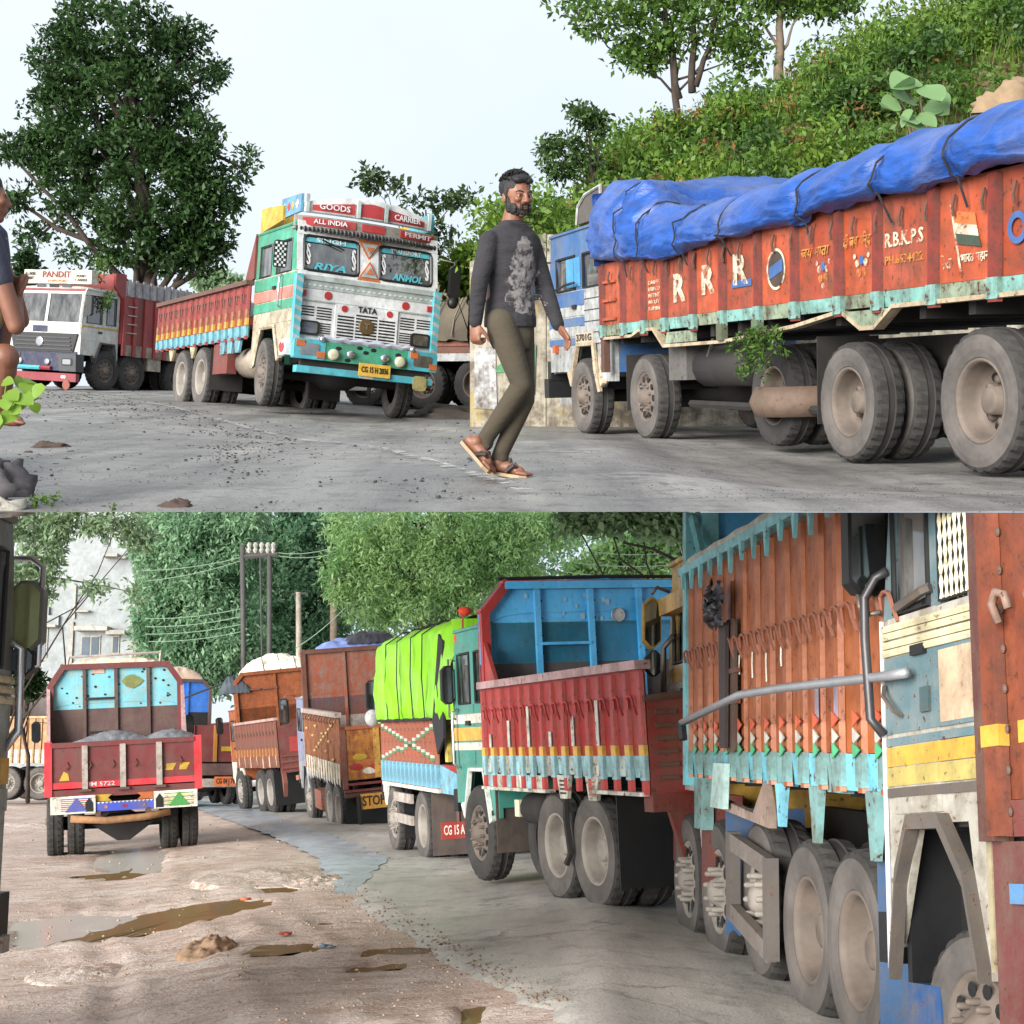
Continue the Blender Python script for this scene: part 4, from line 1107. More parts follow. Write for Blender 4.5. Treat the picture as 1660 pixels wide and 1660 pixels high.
def cab(root, cf, H, zs, zl, a1, W, up, lo, roofm, bands=(), hw=1.12, win=GLASS, ztop=None, both=True, archm=None, wincol=None, door_split=.44, arch_w=None, roof_top=None, front='plain', sides=(-1, 1), trim=True):
    """square lorry cab: pillars round real window openings, arched lower sides, domed roof"""
    zt = ztop or zs + (H - zs) * .62
    zr = H - .10
    ah = arch_w or min(W * 1.28, cf * .36); at_ = min(zs - .35, 2 * W + .16)
    yb, yf = max(.04, a1 - ah), min(cf - .06, a1 + ah)
    rub = BLACK
    for sg in sides:
        x0, x1 = sorted((sg * (hw - .04), sg * hw))
        poly = [(0, zl)]
        poly += [(yb, zl), (max(yb + .02, a1 - ah * .86), W * 1.25), (a1 - ah * .5, at_), (a1 + ah * .45, at_), (min(yf - .02, a1 + ah * .86), W * 1.3), (yf, zl + .12), (cf, zl + .12), (cf, zs), (0, zs)]
        MB().prism(poly, 'x', x0, x1).build('cab_side', lo, root)
        # arch lip
        P = [(sg * (hw + .015), y, z) for y, z in poly[1:7]]
        if trim: MB().tube(P, .035, 5).build('arch_trim', archm or lo, root)
        xi, xo = sorted((sg * (hw - .05), sg * (hw + .004)))
        # pillars and header
        MB().prism([(0, zs), (.07 * cf, zs), (.07 * cf, zt), (0, zt)], 'x', xi, xo).build('pillar', up, root)
        yd = door_split * cf
        MB().prism([(yd - .05 * cf, zs), (yd + .05 * cf, zs), (yd + .05 * cf, zt), (yd - .05 * cf, zt)], 'x', xi, xo).build('pillar', up, root)
        MB().prism([(cf * .88, zs), (cf, zs), (cf - .09, zt), (cf * .85, zt)], 'x', xi, xo).build('pillar', up, root)
        MB().prism([(0, zt), (cf - .09, zt), (cf - .13, zr), (0, zr)], 'x', xi, xo).build('header', up, root)
        dp = MB().prism([(yd, at_ + .05), (cf - .07, at_ + .05), (cf - .05, zs), (yd, zs)], 'x', *sorted((sg * hw, sg * (hw + .008)))).build('door', up if not bands else lo, root)
        MB().box(*sorted((sg * (hw + .008), sg * (hw + .04))), yd + .08, yd + .2, zs - .22, zs - .17).build('handle', BLACK, dp)
        for ya, yc in ((.09 * cf, yd - .06 * cf), (yd + .07 * cf, cf * .86)):
            if yc - ya < .05: continue
            p = MB().box(*sorted((sg * (hw - .03), sg * (hw - .022))), ya - .02, yc + .02, zs - .01, zt + .01).build('window_pane', win, root)
            MB().tube([(sg * (hw + .006), a, b) for a, b in ((ya, zs + .015), (yc, zs + .015), (yc, zt - .015), (ya, zt - .015))], .014, 5, True).build('window_frame', wincol or rub, p)
        for z0, z1, m in bands:
            MB().box(*sorted((sg * hw, sg * (hw + .013))), .0, cf - .012, z0, z1).build('side_band', m, root)
        MB().tube([(sg * (hw + .005), -.005, zr), (sg * (hw + .012), cf - .13, zr)], .022, 5).build('rain_gutter', up, root)
    # front, back, interior
    MB().box(-hw + .04, hw - .04, .0, .03, zl + .1, zr).build('cab_back', up, root)
    MB().box(-hw + .05, hw - .05, .05, cf - .08, at_ - .02, at_ + .03).build('cab_floor', DARK, root)
    MB().box(-hw + .1, hw - .1, .08, .3, at_ + .03, zs + .28).build('seat', plain('seat_cloth', (60, 48, 44), .9), root)
    MB().prism([(cf - .1, zs - .3), (cf - .42, zs - .25), (cf - .36, zs - .02), (cf - .1, zs + .01)], 'x', -hw + .06, hw - .06).build('dashboard', DARK, root)
    MB().prism([(cf - .05, zl + .1), (cf, zl + .1), (cf, zs), (cf - .05, zs)], 'x', -hw + .04, hw - .04).build('front_panel', lo, root)
    for x in (-hw + .045, 0, hw - .045): MB().prism([(cf - .05, zs), (cf, zs), (cf - .09, zt), (cf - .14, zt)], 'x', x - .045, x + .045).build('windscreen_pillar', up, root)
    MB().prism([(cf - .14, zt), (cf - .09, zt), (cf - .13, zr), (cf - .18, zr)], 'x', -hw + .05, hw - .05).build('front_header', up, root)
    for sg in (-1, 1):
        MB().prism([(cf - .025, zs), (cf - .018, zs), (cf - .108, zt), (cf - .115, zt)], 'x', *sorted((sg * .045, sg * (hw - .09)))).build('windscreen', win, root)
    rt = roof_top or H
    link('roof', grid_mesh('roof', 16, 12, lambda a, b: ((a * 2 - 1) * (hw + .01), -.01 + b * (cf - .10), zr + (rt - zr) * (max(0, 1 - abs(a * 2 - 1) ** 5)) ** .6 * (max(0, 1 - max(0, (b - .55) / .45) ** 3)) ** .6), roofm), root)
    if front == 'plain':
        MB().box(-hw, hw, cf + .0, cf + .14, zl + .02, zl + .26).build('bumper', BLACK, root)


# ================================================================ T1: painted lorry facing the viewer
T1 = thing('painted_lorry', 'white and turquoise decorated lorry with empty low red body facing the viewer', 'lorry', 'A', (-3.163, 23.771, -.044), 207.85, -5.64, 1.44)
W = .52; cf = 1.893
TEAL = paint((56, 168, 132), .4, .35, .15); AQUA = paint((70, 188, 204), .4, .25, .12); PINK = paint((206, 128, 112), .5, .4, .15)
CREAMY = paint((196, 184, 156), .5, .45, .2); WHT = paint((228, 230, 230), .38, .25, .1, (130, 126, 120)); REDG = paint((188, 40, 44), .35, .2, .1)
ORNG = paint((214, 110, 40), .4, .25, .1); PALEGREY = paint((176, 190, 186), .45, .3, .12); YEL = paint((216, 174, 36), .45, .3, .2)
chassis(T1, 1.7, -5.3, W)
for y, kd in ((.783, 'S'), (-2.55, 'D'), (-3.78, 'D')): axle(T1, y, W, kd, rm=RIMPALE if kd == 'D' else RIMMAT, steer=0 if kd == 'D' else -.12)
cab(T1, cf, 2.78, 1.98, .62, .783, W, TEAL, CREAMY, CREAMY, bands=[(1.78, 1.96, TEAL), (1.60, 1.76, PINK), (1.44, 1.58, TEAL)], hw=1.12, ztop=2.48, archm=CREAMY, arch_w=.66, front=None)
# front face
fy = cf
def fbox(name, x0, x1, z0, z1, d, m, parent=T1, y=None): yy = fy if y is None else y; return MB().box(x0, x1, yy, yy + d, z0, z1).build(name, m, parent)
fbox('front_skin', -1.1, 1.1, 1.0, 1.99, .012, WHT)
MB().prism([(fy + .001, 1.985), (fy + .012, 1.985), (fy - .085, 2.52), (fy - .10, 2.52)], 'x', -.16, .16).build('windscreen_post', WHT, T1)
for sg in (-1, 1): MB().prism([(fy + .001, 1.985), (fy + .012, 1.985), (fy - .085, 2.52), (fy - .10, 2.52)], 'x', *sorted((sg * 1.03, sg * 1.125))).build('windscreen_post', WHT, T1)
MB().prism([(fy - .10, 2.52), (fy - .08, 2.52), (fy - .10, 2.72), (fy - .13, 2.72)], 'x', -1.12, 1.12).build('front_skin', WHT, T1)
tilt = math.atan2(.095, .535)
SUP = (0, -math.sin(tilt), math.cos(tilt))
def onscreen(x, z, d=.006): return (x, fy - .004 + d - (z - 1.985) * math.tan(tilt), z)
for sg in (-1, 1):
    xa, xb = sorted((sg * .17, sg * 1.02))
    P = rounded(xa, xb, 2.0, 2.51, .07)
    MB().tube([onscreen(x, z, .012) for x, z in P], .022, 5, True).build('windscreen_rubber', BLACK, T1)
    b = MB().add([onscreen(x, z, .010) for x, z in ((xa + .02, 2.42), (xb - .02, 2.42), (xb - .04, 2.50), (xa + .04, 2.50))], [(0, 1, 2, 3)]).build('screen_banner', AQUA, T1)
    text(b, 'lettering', 'SINGH' if sg > 0 else 'TRANSPORT', .085, onscreen(sg * .6, 2.46, .016), FRONT[0], SUP, WHT, .01, .46 if sg > 0 else .5)
    text(T1, 'lettering', 'RIYA' if sg > 0 else 'ANMOL', .14, onscreen(sg * .62, 2.07, .012), FRONT[0], SUP, AQUA, .03, .5, .3)
    for xx in (xa + .07, xb - .07):
        text(T1, 'scroll_decal', '§', .34, onscreen(xx, 2.26, .010), FRONT[0], SUP, WHT, .01, .07)
    MB().tube([onscreen(sg * .30 + .45 * (1 if sg > 0 else 0) - (.1 if sg < 0 else 0), 2.47, .03), onscreen(sg * .42 - .02, 2.36, .03)], .012, 5).build('wiper', BLACK, T1)
for z0, dn in ((2.56, True), (1.96, False)):
    for k, (s, m) in enumerate(((.19, ORNG), (.125, PALEGREY), (.06, ORNG))):
        h = s * 1.55
        c = z0 - .15 if dn else z0 + .14
        tri = [(-s, c + h * .5), (s, c + h * .5), (0, c - h * .5)] if dn else [(-s, c - h * .5), (s, c - h * .5), (0, c + h * .5)]
        y = onscreen(0, c, .02)[1]
        MB().prism(tri, 'y', y + .012 * k, y + .018 + .012 * k).build('reflector_triangle', m, T1)
# trim bands, grille, lamps
for k, (z0, z1, m, d) in enumerate(((1.86, 1.93, PALEGREY, .05), (1.74, 1.84, PALEGREY, .022), (1.555, 1.575, PALEGREY, .03))): fbox('trim_band', -1.11, 1.11, z0, z1, d, m)
for k in range(26): 
    x = -1.06 + k * .085; MB().prism([(x, 1.79), (x + .03, 1.775), (x + .06, 1.79), (x + .03, 1.805)], 'y', fy + .0225, fy + .028).build('painted_diamond', WHT, T1)
fbox('grille_panel', -.50, .50, .96, 1.56, .035, WHT)
mb = MB()
for (xa, xb, za, zb_, n) in ((-.46, -.2, 1.0, 1.42, 9), (-.17, .17, 1.0, 1.46, 10), (.2, .46, 1.0, 1.42, 9), (.55, .78, 1.3, 1.5, 5), (.82, 1.04, 1.34, 1.5, 4), (-.78, -.55, 1.3, 1.5, 5), (-1.04, -.82, 1.34, 1.5, 4), (.55, .74, 1.1, 1.27, 5), (-.74, -.55, 1.1, 1.27, 5)):
    yy = fy + (.036 if abs(xa) < .5 and abs(xb) < .5 else .0125)
    for k in range(n): z = za + (zb_ - za) * k / n; mb.box(xa, xb, yy, yy + .003, z, z + (zb_ - za) / n * .52)
mb.build('grille_slots', BLACK, T1)
text(T1, 'lettering', 'TATA', .12, (0, fy + .045, 1.51), FRONT[0], FRONT[1], BLACK, .02, .3)
MB().lathe([(0, .12), (.02, .11), (.022, .001)], 20, (0, fy + .036, 1.27), 'y').build('badge', plain('bronze', (126, 104, 66), .4, metallic=.6), T1)
text(T1, 'badge_mark', 'T', .13, (0, fy + .062, 1.27), FRONT[0], FRONT[1], CHROME, .02, .1)
for x in (.62, -.62): MB().prism(rounded(x - .06, x + .06, 1.60, 1.72, .055), 'y', fy + .012, fy + .02).build('shield_sticker', REDG, T1)
for x in (.36, -.36): MB().lathe([(0, .05), (.008, .05), (.009, .001)], 14, (x, fy + .036, 1.50), 'y').build('round_sticker', REDG, T1)
text(T1, 'lettering', 'गोरख', .10, (.62, fy + .022, 1.03), FRONT[0], FRONT[1], REDG, .01); text(T1, 'lettering', 'लक्ष्मी', .10, (-.63, fy + .022, 1.03), FRONT[0], FRONT[1], REDG, .01)
for sg in (-1, 1):
    x = sg * .89
    h = MB().prism(rounded(x - .16, x + .16, 1.06, 1.27, .05), 'y', fy + .012, fy + .05).build('headlight', BLACK, T1)
    MB().prism(rounded(x - .12, x + .12, 1.09, 1.24, .03), 'y', fy + .05, fy + .056).build('lens', LAMP, h)
    MB().prism(rounded(x - .12, x + .12, 1.09, 1.24, .03), 'y', fy + .044, fy + .049).build('reflector', CHROME, h)
    c = MB().box(*sorted((sg * 1.05, sg * 1.15)), fy - .02, fy + .1, .93, 1.92).build('corner_pole', AQUA, T1)
    for k in range(7): MB().hexa([(p[0] * 1, p[1], p[2]) for p in [(min(sg * 1.05, sg * 1.15) - .004, fy + .09, .95 + k * .14), (max(sg * 1.05, sg * 1.15) + .004, fy + .09, 1.0 + k * .14), (max(sg * 1.05, sg * 1.15) + .004, fy + .104, 1.0 + k * .14), (min(sg * 1.05, sg * 1.15) - .004, fy + .104, .95 + k * .14), (min(sg * 1.05, sg * 1.15) - .004, fy + .09, 1.01 + k * .14), (max(sg * 1.05, sg * 1.15) + .004, fy + .09, 1.06 + k * .14), (max(sg * 1.05, sg * 1.15) + .004, fy + .104, 1.06 + k * .14), (min(sg * 1.05, sg * 1.15) - .004, fy + .104, 1.01 + k * .14)]]).build('pole_stripe', PALEGREY, c)
    MB().box(sg * 1.01 - .04, sg * 1.01 + .04, fy + .012, fy + .05, 1.62, 1.70).build('marker_lamp', REDG, T1)
    # lamp cluster in the bumper
    f = MB().prism(rounded(sg * .90 - .24, sg * .90 + .24, .70, .99, .03), 'y', fy + .02, fy + .16).build('lamp_housing', AQUA, T1)
    for q in ((sg * .90 - .20, .78), (sg * .90 + .12, .93)): MB().box(q[0] - .035, q[0] + .09, fy + .15, fy + .175, q[1] - .05, q[1] + .04).build('amber_corner', ORNG, f)
    MB().prism(rounded(sg * .90 - .15, sg * .90 + .15, .76, .93, .03), 'y', fy + .16, fy + .168).build('lens', LAMP, f)
    MB().prism(rounded(sg * .90 - .15, sg * .90 + .15, .76, .93, .03), 'y', fy + .152, fy + .159).build('reflector', CHROME, f)
    MB().lathe([(0, .085), (.05, .08), (.06, .05), (.062, .001)], 16, (sg * .53, fy + .15, .80), 'y').build('fog_lamp', paint((206, 204, 170), .3, .2, .05), T1, True)
    MB().lathe([(0, .06), (.04, .06), (.05, .03), (.052, .001)], 14, (sg * .27, fy + .16, .83), 'y').build('spot_lamp', CHROME, T1, True)
fbox('bumper', -.68, .68, .70, .98, .15, TEAL)
for k, (x, z) in enumerate([(-.5, .9), (-.1, .93), (.02, .88), (.12, .94), (.45, .9), (-.3, .73), (.3, .74)]): MB().ball((x, fy + .15, z), (.05, .006, .03)).build('dark_patch', BLACK, T1)
P = [(-.75 + 1.5 * k / 16, fy + .14 - .02 * abs(k - 8) / 8, 1.02 + .012 * math.sin(k * 2.2)) for k in range(17)]
MB().tube(P, .04, 6).build('tinsel_garland', paint((190, 196, 214), .3, .2, .1), T1)
for x in (.72, -.72): MB().ball((x, fy + .16, 1.01), .05).build('chrome_knob', CHROME, T1, True)
fbox('lower_bumper', -1.08, 1.08, .50, .60, .16, AQUA); fbox('bumper_beam', -1.0, 1.0, .60, .70, .08, DARK)
fbox('bumper_patch', -.12, .1, .502, .598, .165, WHT)
plate(T1, 'number_plate', 'CG 15 H 2036', (-.12, fy + .19, .63), .50, .19, FRONT, size=.12)
MB().prism(rounded(-.98, -.76, .40, .62, .05), 'y', fy + .165, fy + .178).build('painted_shield', paint((170, 160, 96), .5, .5, .2), T1)
MB().box(1.06, 1.22, .72 + .9, fy + .02, .74, .97).build('wing_panel', WHT, T1)
MB().prism([(1.66, .80), (1.74, .77), (1.82, .80), (1.86, .86), (1.80, .93), (1.74, .90), (1.68, .94), (1.62, .88)], 'x', 1.221, 1.226).build('red_flower', REDG, T1)
# visor and roof board
CROWN = paint((150, 146, 136), .5, .45, .2)
def arc_y(x, base, bow): return base + bow * (1 - (x / 1.15) ** 2)
def bowed(name, z0, z1, base, bow, m, x0=-1.15, x1=1.15, n=14, th=.05, zt=None, parent=T1):
    mb = MB()
    for k in range(n):
        a, b = x0 + (x1 - x0) * k / n, x0 + (x1 - x0) * (k + 1) / n
        ya, yb = arc_y(a, base, bow), arc_y(b, base, bow); ta = (zt(a) if zt else z1); tb = (zt(b) if zt else z1)
        mb.hexa([(a, ya - th, z0), (b, yb - th, z0), (b, yb, z0), (a, ya, z0), (a, ya - th, ta), (b, yb - th, tb), (b, yb, tb), (a, ya, ta)])
    return mb.build(name, m, parent)
bowed('visor', 2.60, 2.63, fy - .12, .20, CROWN, th=.18)
bowed('visor_board', 2.64, 2.80, fy - .16, .20, CROWN, th=.06)
mb = MB()
for k in range(40):
    x = -1.13 + k * .058; mb.ball((x, arc_y(x, fy - .12, .20), 2.60), (.03, .02, .035 + .012 * (k % 2)), 6, 4)
mb.build('dark_fringe', BLACK, T1)
for (xa, xb, tx, n_) in ((.28, 1.05, 'ALL INDIA', 1), (-1.05, -.45, 'PERMIT', 1), (-.18, .18, '', 1)):
    b = bowed('red_board', 2.665, 2.775, fy - .145, .20, REDG, xa, xb, 6, .012)
    if tx: text(b, 'lettering', tx, .095, ((xa + xb) / 2, arc_y((xa + xb) / 2, fy - .13, .20) + .012, 2.72), (-1, .18 * (xa + xb), 0), FRONT[1], WHT, .015, .5)
bowed('roof_board', 2.86, 3.1, fy - .22, .16, WHT, -1.02, 1.02, 14, .05, lambda x: 3.16 - .16 * (abs(x) / 1.02) ** 2)
for (xa, xb, tx) in ((.27, .9, 'GOODS'), (-.9, -.27, 'CARRIER'), (-.18, .18, '')):
    b = bowed('red_board', 2.89, 3.06, fy - .205, .16, REDG, xa, xb, 5, .012, lambda x: 3.10 - .14 * abs(x))
    if tx: text(b, 'lettering', tx, .12, ((xa + xb) / 2, arc_y((xa + xb) / 2, fy - .19, .16) + .012, 2.96), (-1, .12 * (xa + xb), 0), FRONT[1], WHT, .015, .46)
    bowed('frame_trim', 2.87, 2.89, fy - .2, .16, PALEGREY, xa, xb, 5, .02); 
for x in (-.98, -.22, .22, .98): MB().box(x - .025, x + .025, arc_y(x, fy - .2, .16), arc_y(x, fy - .2, .16) + .03, 2.86, 3.12).build('board_post', PALEGREY, T1)
for sg in (-1, 1):
    x = sg * 1.05
    MB().hexa([(x - .02, .85, 2.84), (x + .02, .85, 2.84), (x + .02, fy - .18, 2.86), (x - .02, fy - .18, 2.86), (x - .02, .85, 3.14), (x + .02, .85, 3.14), (x + .02, fy - .18, 3.12), (x - .02, fy - .18, 3.12)]).build('roof_rack_side', paint((96, 160, 200), .45, .4, .15) if sg > 0 else AQUA, T1)
    for k in range(4): y = .92 + k * .19; MB().prism([(y, 2.99), (y + .07, 2.92), (y + .14, 2.99), (y + .07, 3.06)], 'x', *sorted((x + sg * .021, x + sg * .026))).build('painted_diamond', [WHT, REDG, YEL][k % 3], T1)
for k in range(6): MB().ball((.95 - k * .09, .9 + .1 * (k % 3), 3.06 + .02 * (k % 2)), (.1, .12, .05)).build('roof_bundle', ROPE, T1)
MB().box(-1.1, 1.1, -.02, .05, 2.3, 3.08).build('headboard', YEL, T1)
for sg in (-1, 1): MB().prism([(.05, 2.5), (.15, 2.72), (1.05, 2.80), (1.05, 3.02), (.3, 3.08), (.05, 3.08)], 'x', *sorted((sg * 1.07, sg * 1.11))).build('headboard_wing', YEL, T1)
MB().prism([(.0, 2.0), (-.5, 1.9), (-.02, 2.7)], 'x', 1.12, 1.16).build('headboard_stay', REDRUST, T1)
# side mirrors and driver's door guard
mirror(T1, (-1.42, fy - .05, 2.12), -1, .17, .5, [(-1.14, fy - .1, 2.45), (-1.4, fy - .03, 2.42), (-1.42, fy - .03, 1.85), (-1.14, fy - .1, 1.8)], facing=1, face=BLACK)
MB().ball((-1.40, fy, 1.80), (.09, .07, .09)).build('round_mirror', BLACK, T1, True)
gd = MB().prism(rounded(1.18, 1.38, 2.02, 2.42, .04), 'y', fy - .35, fy - .32).build('checkered_visor', BLACK, T1)
for i in range(5):
    for j in range(9):
        if (i + j) % 2 == 0: MB().box(1.2 + i * .034, 1.2 + i * .034 + .03, fy - .32, fy - .314, 2.04 + j * .04, 2.04 + j * .04 + .034).build('check', WHT, gd)
MB().tube([(1.16, 1.35, 1.95), (1.2, 1.35, 1.9), (1.2, 1.35, 1.5), (1.16, 1.35, 1.46)], .018, 6).build('grab_rail', CHROME, T1, True)
# driver looking out of the side window
dr = thing('person', 'driver in a dark shirt sitting in the painted lorry cab', 'person', 'A', (-3.163, 23.771, -.044), 207.85, -5.64, 1.44)
mb = MB(); mb.ball((.92, .95, 2.22), (.085, .10, .13), 14, 10); mb.ball((.90, .80, 1.92), (.17, .14, .22), 14, 10); mb.tube([(.92, .88, 2.0), (.92, .93, 2.16)], .055, 8); mb.ball((1.02, .92, 1.95), (.07, .13, .08)); mb.ball((.93, 1.05, 2.2), (.02, .03, .03), 6, 5)
b_ = mb.build('body', plain('driver_skin', (112, 76, 58), .7), dr, True)
MB().ball((.915, .925, 2.27), (.095, .105, .105), 12, 8).build('hair', BLACK, dr, True)
MB().ball((.90, .79, 1.9), (.19, .16, .22), 14, 10).build('shirt', plain('driver_shirt', (56, 58, 70), .9), dr, True)
# load body
REDB = paint((150, 40, 34), .5, .45, .3, (92, 74, 62)); REDB2 = paint((166, 60, 48), .5, .5, .3)
AQB = paint((110, 180, 196), .5, .5, .35)
ribs = spread(-.02, -5.45, 15)
cargo_side(T1, 1, ribs, 1.2, 1.08, 1.27, 1.9, [REDB, REDB2], AQB, REDB, [(1.27, 1.38, YEL), (1.38, 1.52, paint((176, 110, 66), .5, .6, .3)), (1.10, 1.26, AQB)], rail=STEELRUST, hooks=(1.72,), rw=.07, rd=.035, rib_bot=1.05)
far_side(T1, -1, 5.45, 1.2, 1.08, 1.9, REDB); body_floor(T1, 5.45, 1.18, 1.28)
MB().box(-1.18, 1.18, -5.5, -5.45, 1.08, 1.9).build('tailgate', REDB, T1)
for y in (-.35, -.75, -1.15): MB().prism([(y, 1.06), (y - .3, 1.06), (y - .25, .86), (y - .05, .86)], 'x', 1.16, 1.2).build('skirt_bracket', AQB, T1)
for y in (-2.9, -4.3): MB().prism([(y, 1.06), (y - .35, 1.06), (y - .22, .86), (y - .12, .86)], 'x', 1.16, 1.2).build('skirt_bracket', paint((190, 180, 140), .5, .5, .2), T1)
MB().box(1.0, 1.16, -1.9, -1.1, .55, 1.05).build('side_box', REDRUST, T1)
MB().lathe([(-1.02, .001), (-1.0, .24), (-.35, .26), (-.33, .001)], 18, (.82, 0, .74), 'y').build('fuel_tank', plain('dusty_tank', (150, 138, 124), .6, metallic=.3), T1, True)
flap(T1, .6, 1.18, -2.0, .3, 1.0, DARK); flap(T1, -1.18, -.6, -2.0, .3, 1.0, DARK)

# ================================================================ T2: white cab lorry with a high red body
T2 = thing('white_cab_lorry', 'white cab lorry with dark blue bumper and high red side boards', 'lorry', 'A', (-11.037, 37.985, .187), 152.22, -2.41, 3.68)
cf2 = 1.30
WC = paint((222, 222, 214), .35, .25, .08, (120, 112, 100)); NAVY = paint((24, 34, 72), .4, .25, .08); MAROON = paint((150, 30, 48), .4, .3, .1); GREYPL = plain('grey_plastic', (60, 61, 64), .6)
chassis(T2, 1.1, -5.8, .52)
for y, kd in ((.40, 'S'), (-.55, 'S'), (-2.3, 'D'), (-3.4, 'D'), (-4.5, 'D')): axle(T2, y, .5, kd, tm=RUBBER)
cab(T2, cf2, 2.55, 1.62, .72, .40, .5, WC, WC, WC, bands=[(1.52, 1.56, YEL)], hw=1.18, ztop=2.32, door_split=.40, arch_w=.5, front=None, archm=GREYPL)
def f2(name, x0, x1, z0, z1, d, m, y=cf2): return MB().box(x0, x1, y, y + d, z0, z1).build(name, m, T2)
f2('screen_header', -1.15, 1.15, 2.26, 2.44, .02, MAROON, cf2 - .13)
for x in (-.85, .9): text(T2, 'decal', '✕✕', .1, (x, cf2 - .10, 2.35), FRONT[0], FRONT[1], WHT, .01)
text(T2, 'lettering', 'JAI MATA DI', .07, (0, cf2 - .10, 2.35), FRONT[0], FRONT[1], WHT, .01)
f2('front_skin', -1.16, 1.16, 1.32, 1.60, .02, WC); 
for x, m in ((.15, NAVY), (-.42, WHT)): f2('bonnet_block', x - .25, x + .25, 1.36, 1.52, .026, m)
f2('lower_front', -1.1, 1.1, .84, .9, .03, NAVY); gp = MB().prism([(-1.12, 1.34), (1.12, 1.34), (.98, .88), (-.98, .88)], 'y', cf2, cf2 + .05).build('grille', BLACK, T2)
for k in range(4): MB().box(-.95 + k * .02, .95 - k * .02, cf2 + .05, cf2 + .075, .93 + k * .095, .96 + k * .095).build('slat', GREYPL, gp)
MB().lathe([(0, .13), (.03, .12), (.035, .09), (.03, .001)], 20, (.1, cf2 + .06, 1.12), 'y').build('badge', CHROME, T2, True)
MB().prism([(-1.2, .84), (1.2, .84), (1.22, .42), (-1.22, .42)], 'y', cf2 - .1, cf2 + .16).build('bumper', NAVY, T2)
MB().prism([(-1.22, .83), (-.62, .83), (-.7, .41), (-1.24, .41)], 'y', cf2 - .1, cf2 + .175).build('bumper_end', GREYPL, T2)
MB().prism([(.62, .83), (1.22, .83), (1.24, .41), (.7, .41)], 'y', cf2 - .1, cf2 + .175).build('bumper_end', GREYPL, T2)
for x in (-.95, .95): 
    h = MB().prism(rounded(x - .17, x + .17, .55, .73, .04), 'y', cf2 + .175, cf2 + .19).build('headlight', BLACK, T2); MB().prism(rounded(x - .13, x + .13, .58, .70, .03), 'y', cf2 + .19, cf2 + .2).build('lens', CHROME, h)
for x in (-.30, .62): MB().lathe([(0, .085), (.05, .085), (.06, .05), (.062, .001)], 14, (x, cf2 + .16, .62), 'y').build('round_lamp', CHROME, T2, True)
MB().tube([(-.45, cf2 + .2, .47), (1.2, cf2 + .2, .47)], .05, 6).build('bull_bar', MAROON, T2); MB().tube([(-.1, cf2 + .2, .47), (.75, cf2 + .2, .47)], .055, 6).build('bull_bar_sleeve', AQUA, T2)
f2('lower_skirt', -1.2, 1.2, .16, .36, .12, MAROON)
for x in (-.8, .85): text(T2, 'decal', '∞', .18, (x, cf2 + .13, .27), FRONT[0], FRONT[1], WHT, .01)
MB().lathe([(0, .12), (.03, .12), (.032, .001)], 14, (-.93, cf2 + .13, .08), 'y').build('round_plaque', paint((150, 60, 40), .5, .4, .2), T2)
b = MB().box(-1.2, 1.06, cf2 - .45, cf2 - .25, 2.58, 2.92).build('name_board', paint((214, 206, 186), .5, .45, .15), T2)
text(b, 'lettering', 'PANDIT', .21, (-.05, cf2 - .24, 2.80), FRONT[0], FRONT[1], plain('board_red', (120, 34, 40), .6), .02, .95)
text(b, 'lettering', 'ALL INDIA\nPERMIT', .11, (.85, cf2 - .24, 2.76), FRONT[0], FRONT[1], plain('board_grey', (64, 66, 64), .6), .01, .36)
text(b, 'lettering', 'PERMIT\nCARRIER', .10, (-.87, cf2 - .24, 2.72), FRONT[0], FRONT[1], plain('board_grey', (64, 66, 64), .6), .01, .40)
text(b, 'lettering', 'JABALPUR', .07, (-.05, cf2 - .24, 2.65), FRONT[0], FRONT[1], plain('board_ochre', (176, 120, 40), .6), .01, .6)
for k in range(3): MB().prism([(-.65 + k * .42, 2.46), (-.35 + k * .42, 2.46), (-.33 + k * .42, 2.55), (-.63 + k * .42, 2.55)], 'y', cf2 - .16, cf2 - .145).build('roof_panel', [GREYPL, DARK, GREYPL][k], T2)
mirror(T2, (-1.35, cf2 - .1, 2.05), -1, .15, .5, [(-1.18, cf2 - .15, 2.3), (-1.36, cf2 - .1, 2.3), (-1.36, cf2 - .1, 1.8), (-1.2, cf2 - .1, 1.8)], facing=1, face=BLACK)
MB().tube([(-1.24, .3, 2.55), (-1.24, .1, 3.4)], .01, 5).build('aerial', BLACK, T2)
MB().lathe([(0, .13), (.008, .13)], 16, (-1.19, .23, 2.0), 'x').build('round_emblem', WHT, T2)
RED2 = paint((166, 34, 36), .45, .4, .2, (96, 70, 60)); REDDK = paint((138, 40, 36), .5, .5, .25)
cargo_side(T2, -1, spread(-.1, -6.2, 16), 1.25, .92, 1.2, 2.42, [RED2, REDDK], paint((170, 158, 140), .6, .5, .2), RED2, rail=None, rw=.1)
MB().box(-1.26, -1.2, -6.2, -.1, 2.42, 2.80).build('upper_board', paint((196, 194, 196), .5, .4, .2), T2)
for k in range(22): MB().box(-1.30, -1.262, -.25 - k * .27, -.17 - k * .27, 2.44, 2.84).build('upper_rib', paint((170, 168, 172), .5, .4, .2), T2)
far_side(T2, 1, 6.2, 1.25, .92, 2.8, RED2); body_floor(T2, 6.2, 1.2, 1.2)
MB().prism([(-1.27, 1.2), (1.25, 1.2), (1.25, 2.95), (-1.27, 2.95)], 'y', -.1, -.02).build('headboard', RED2, T2)
MB().prism([(-.02, 2.3), (.28, 2.60), (.28, 2.93), (-.02, 2.97)], 'x', -1.27, -1.2).build('headboard_wing', RED2, T2)
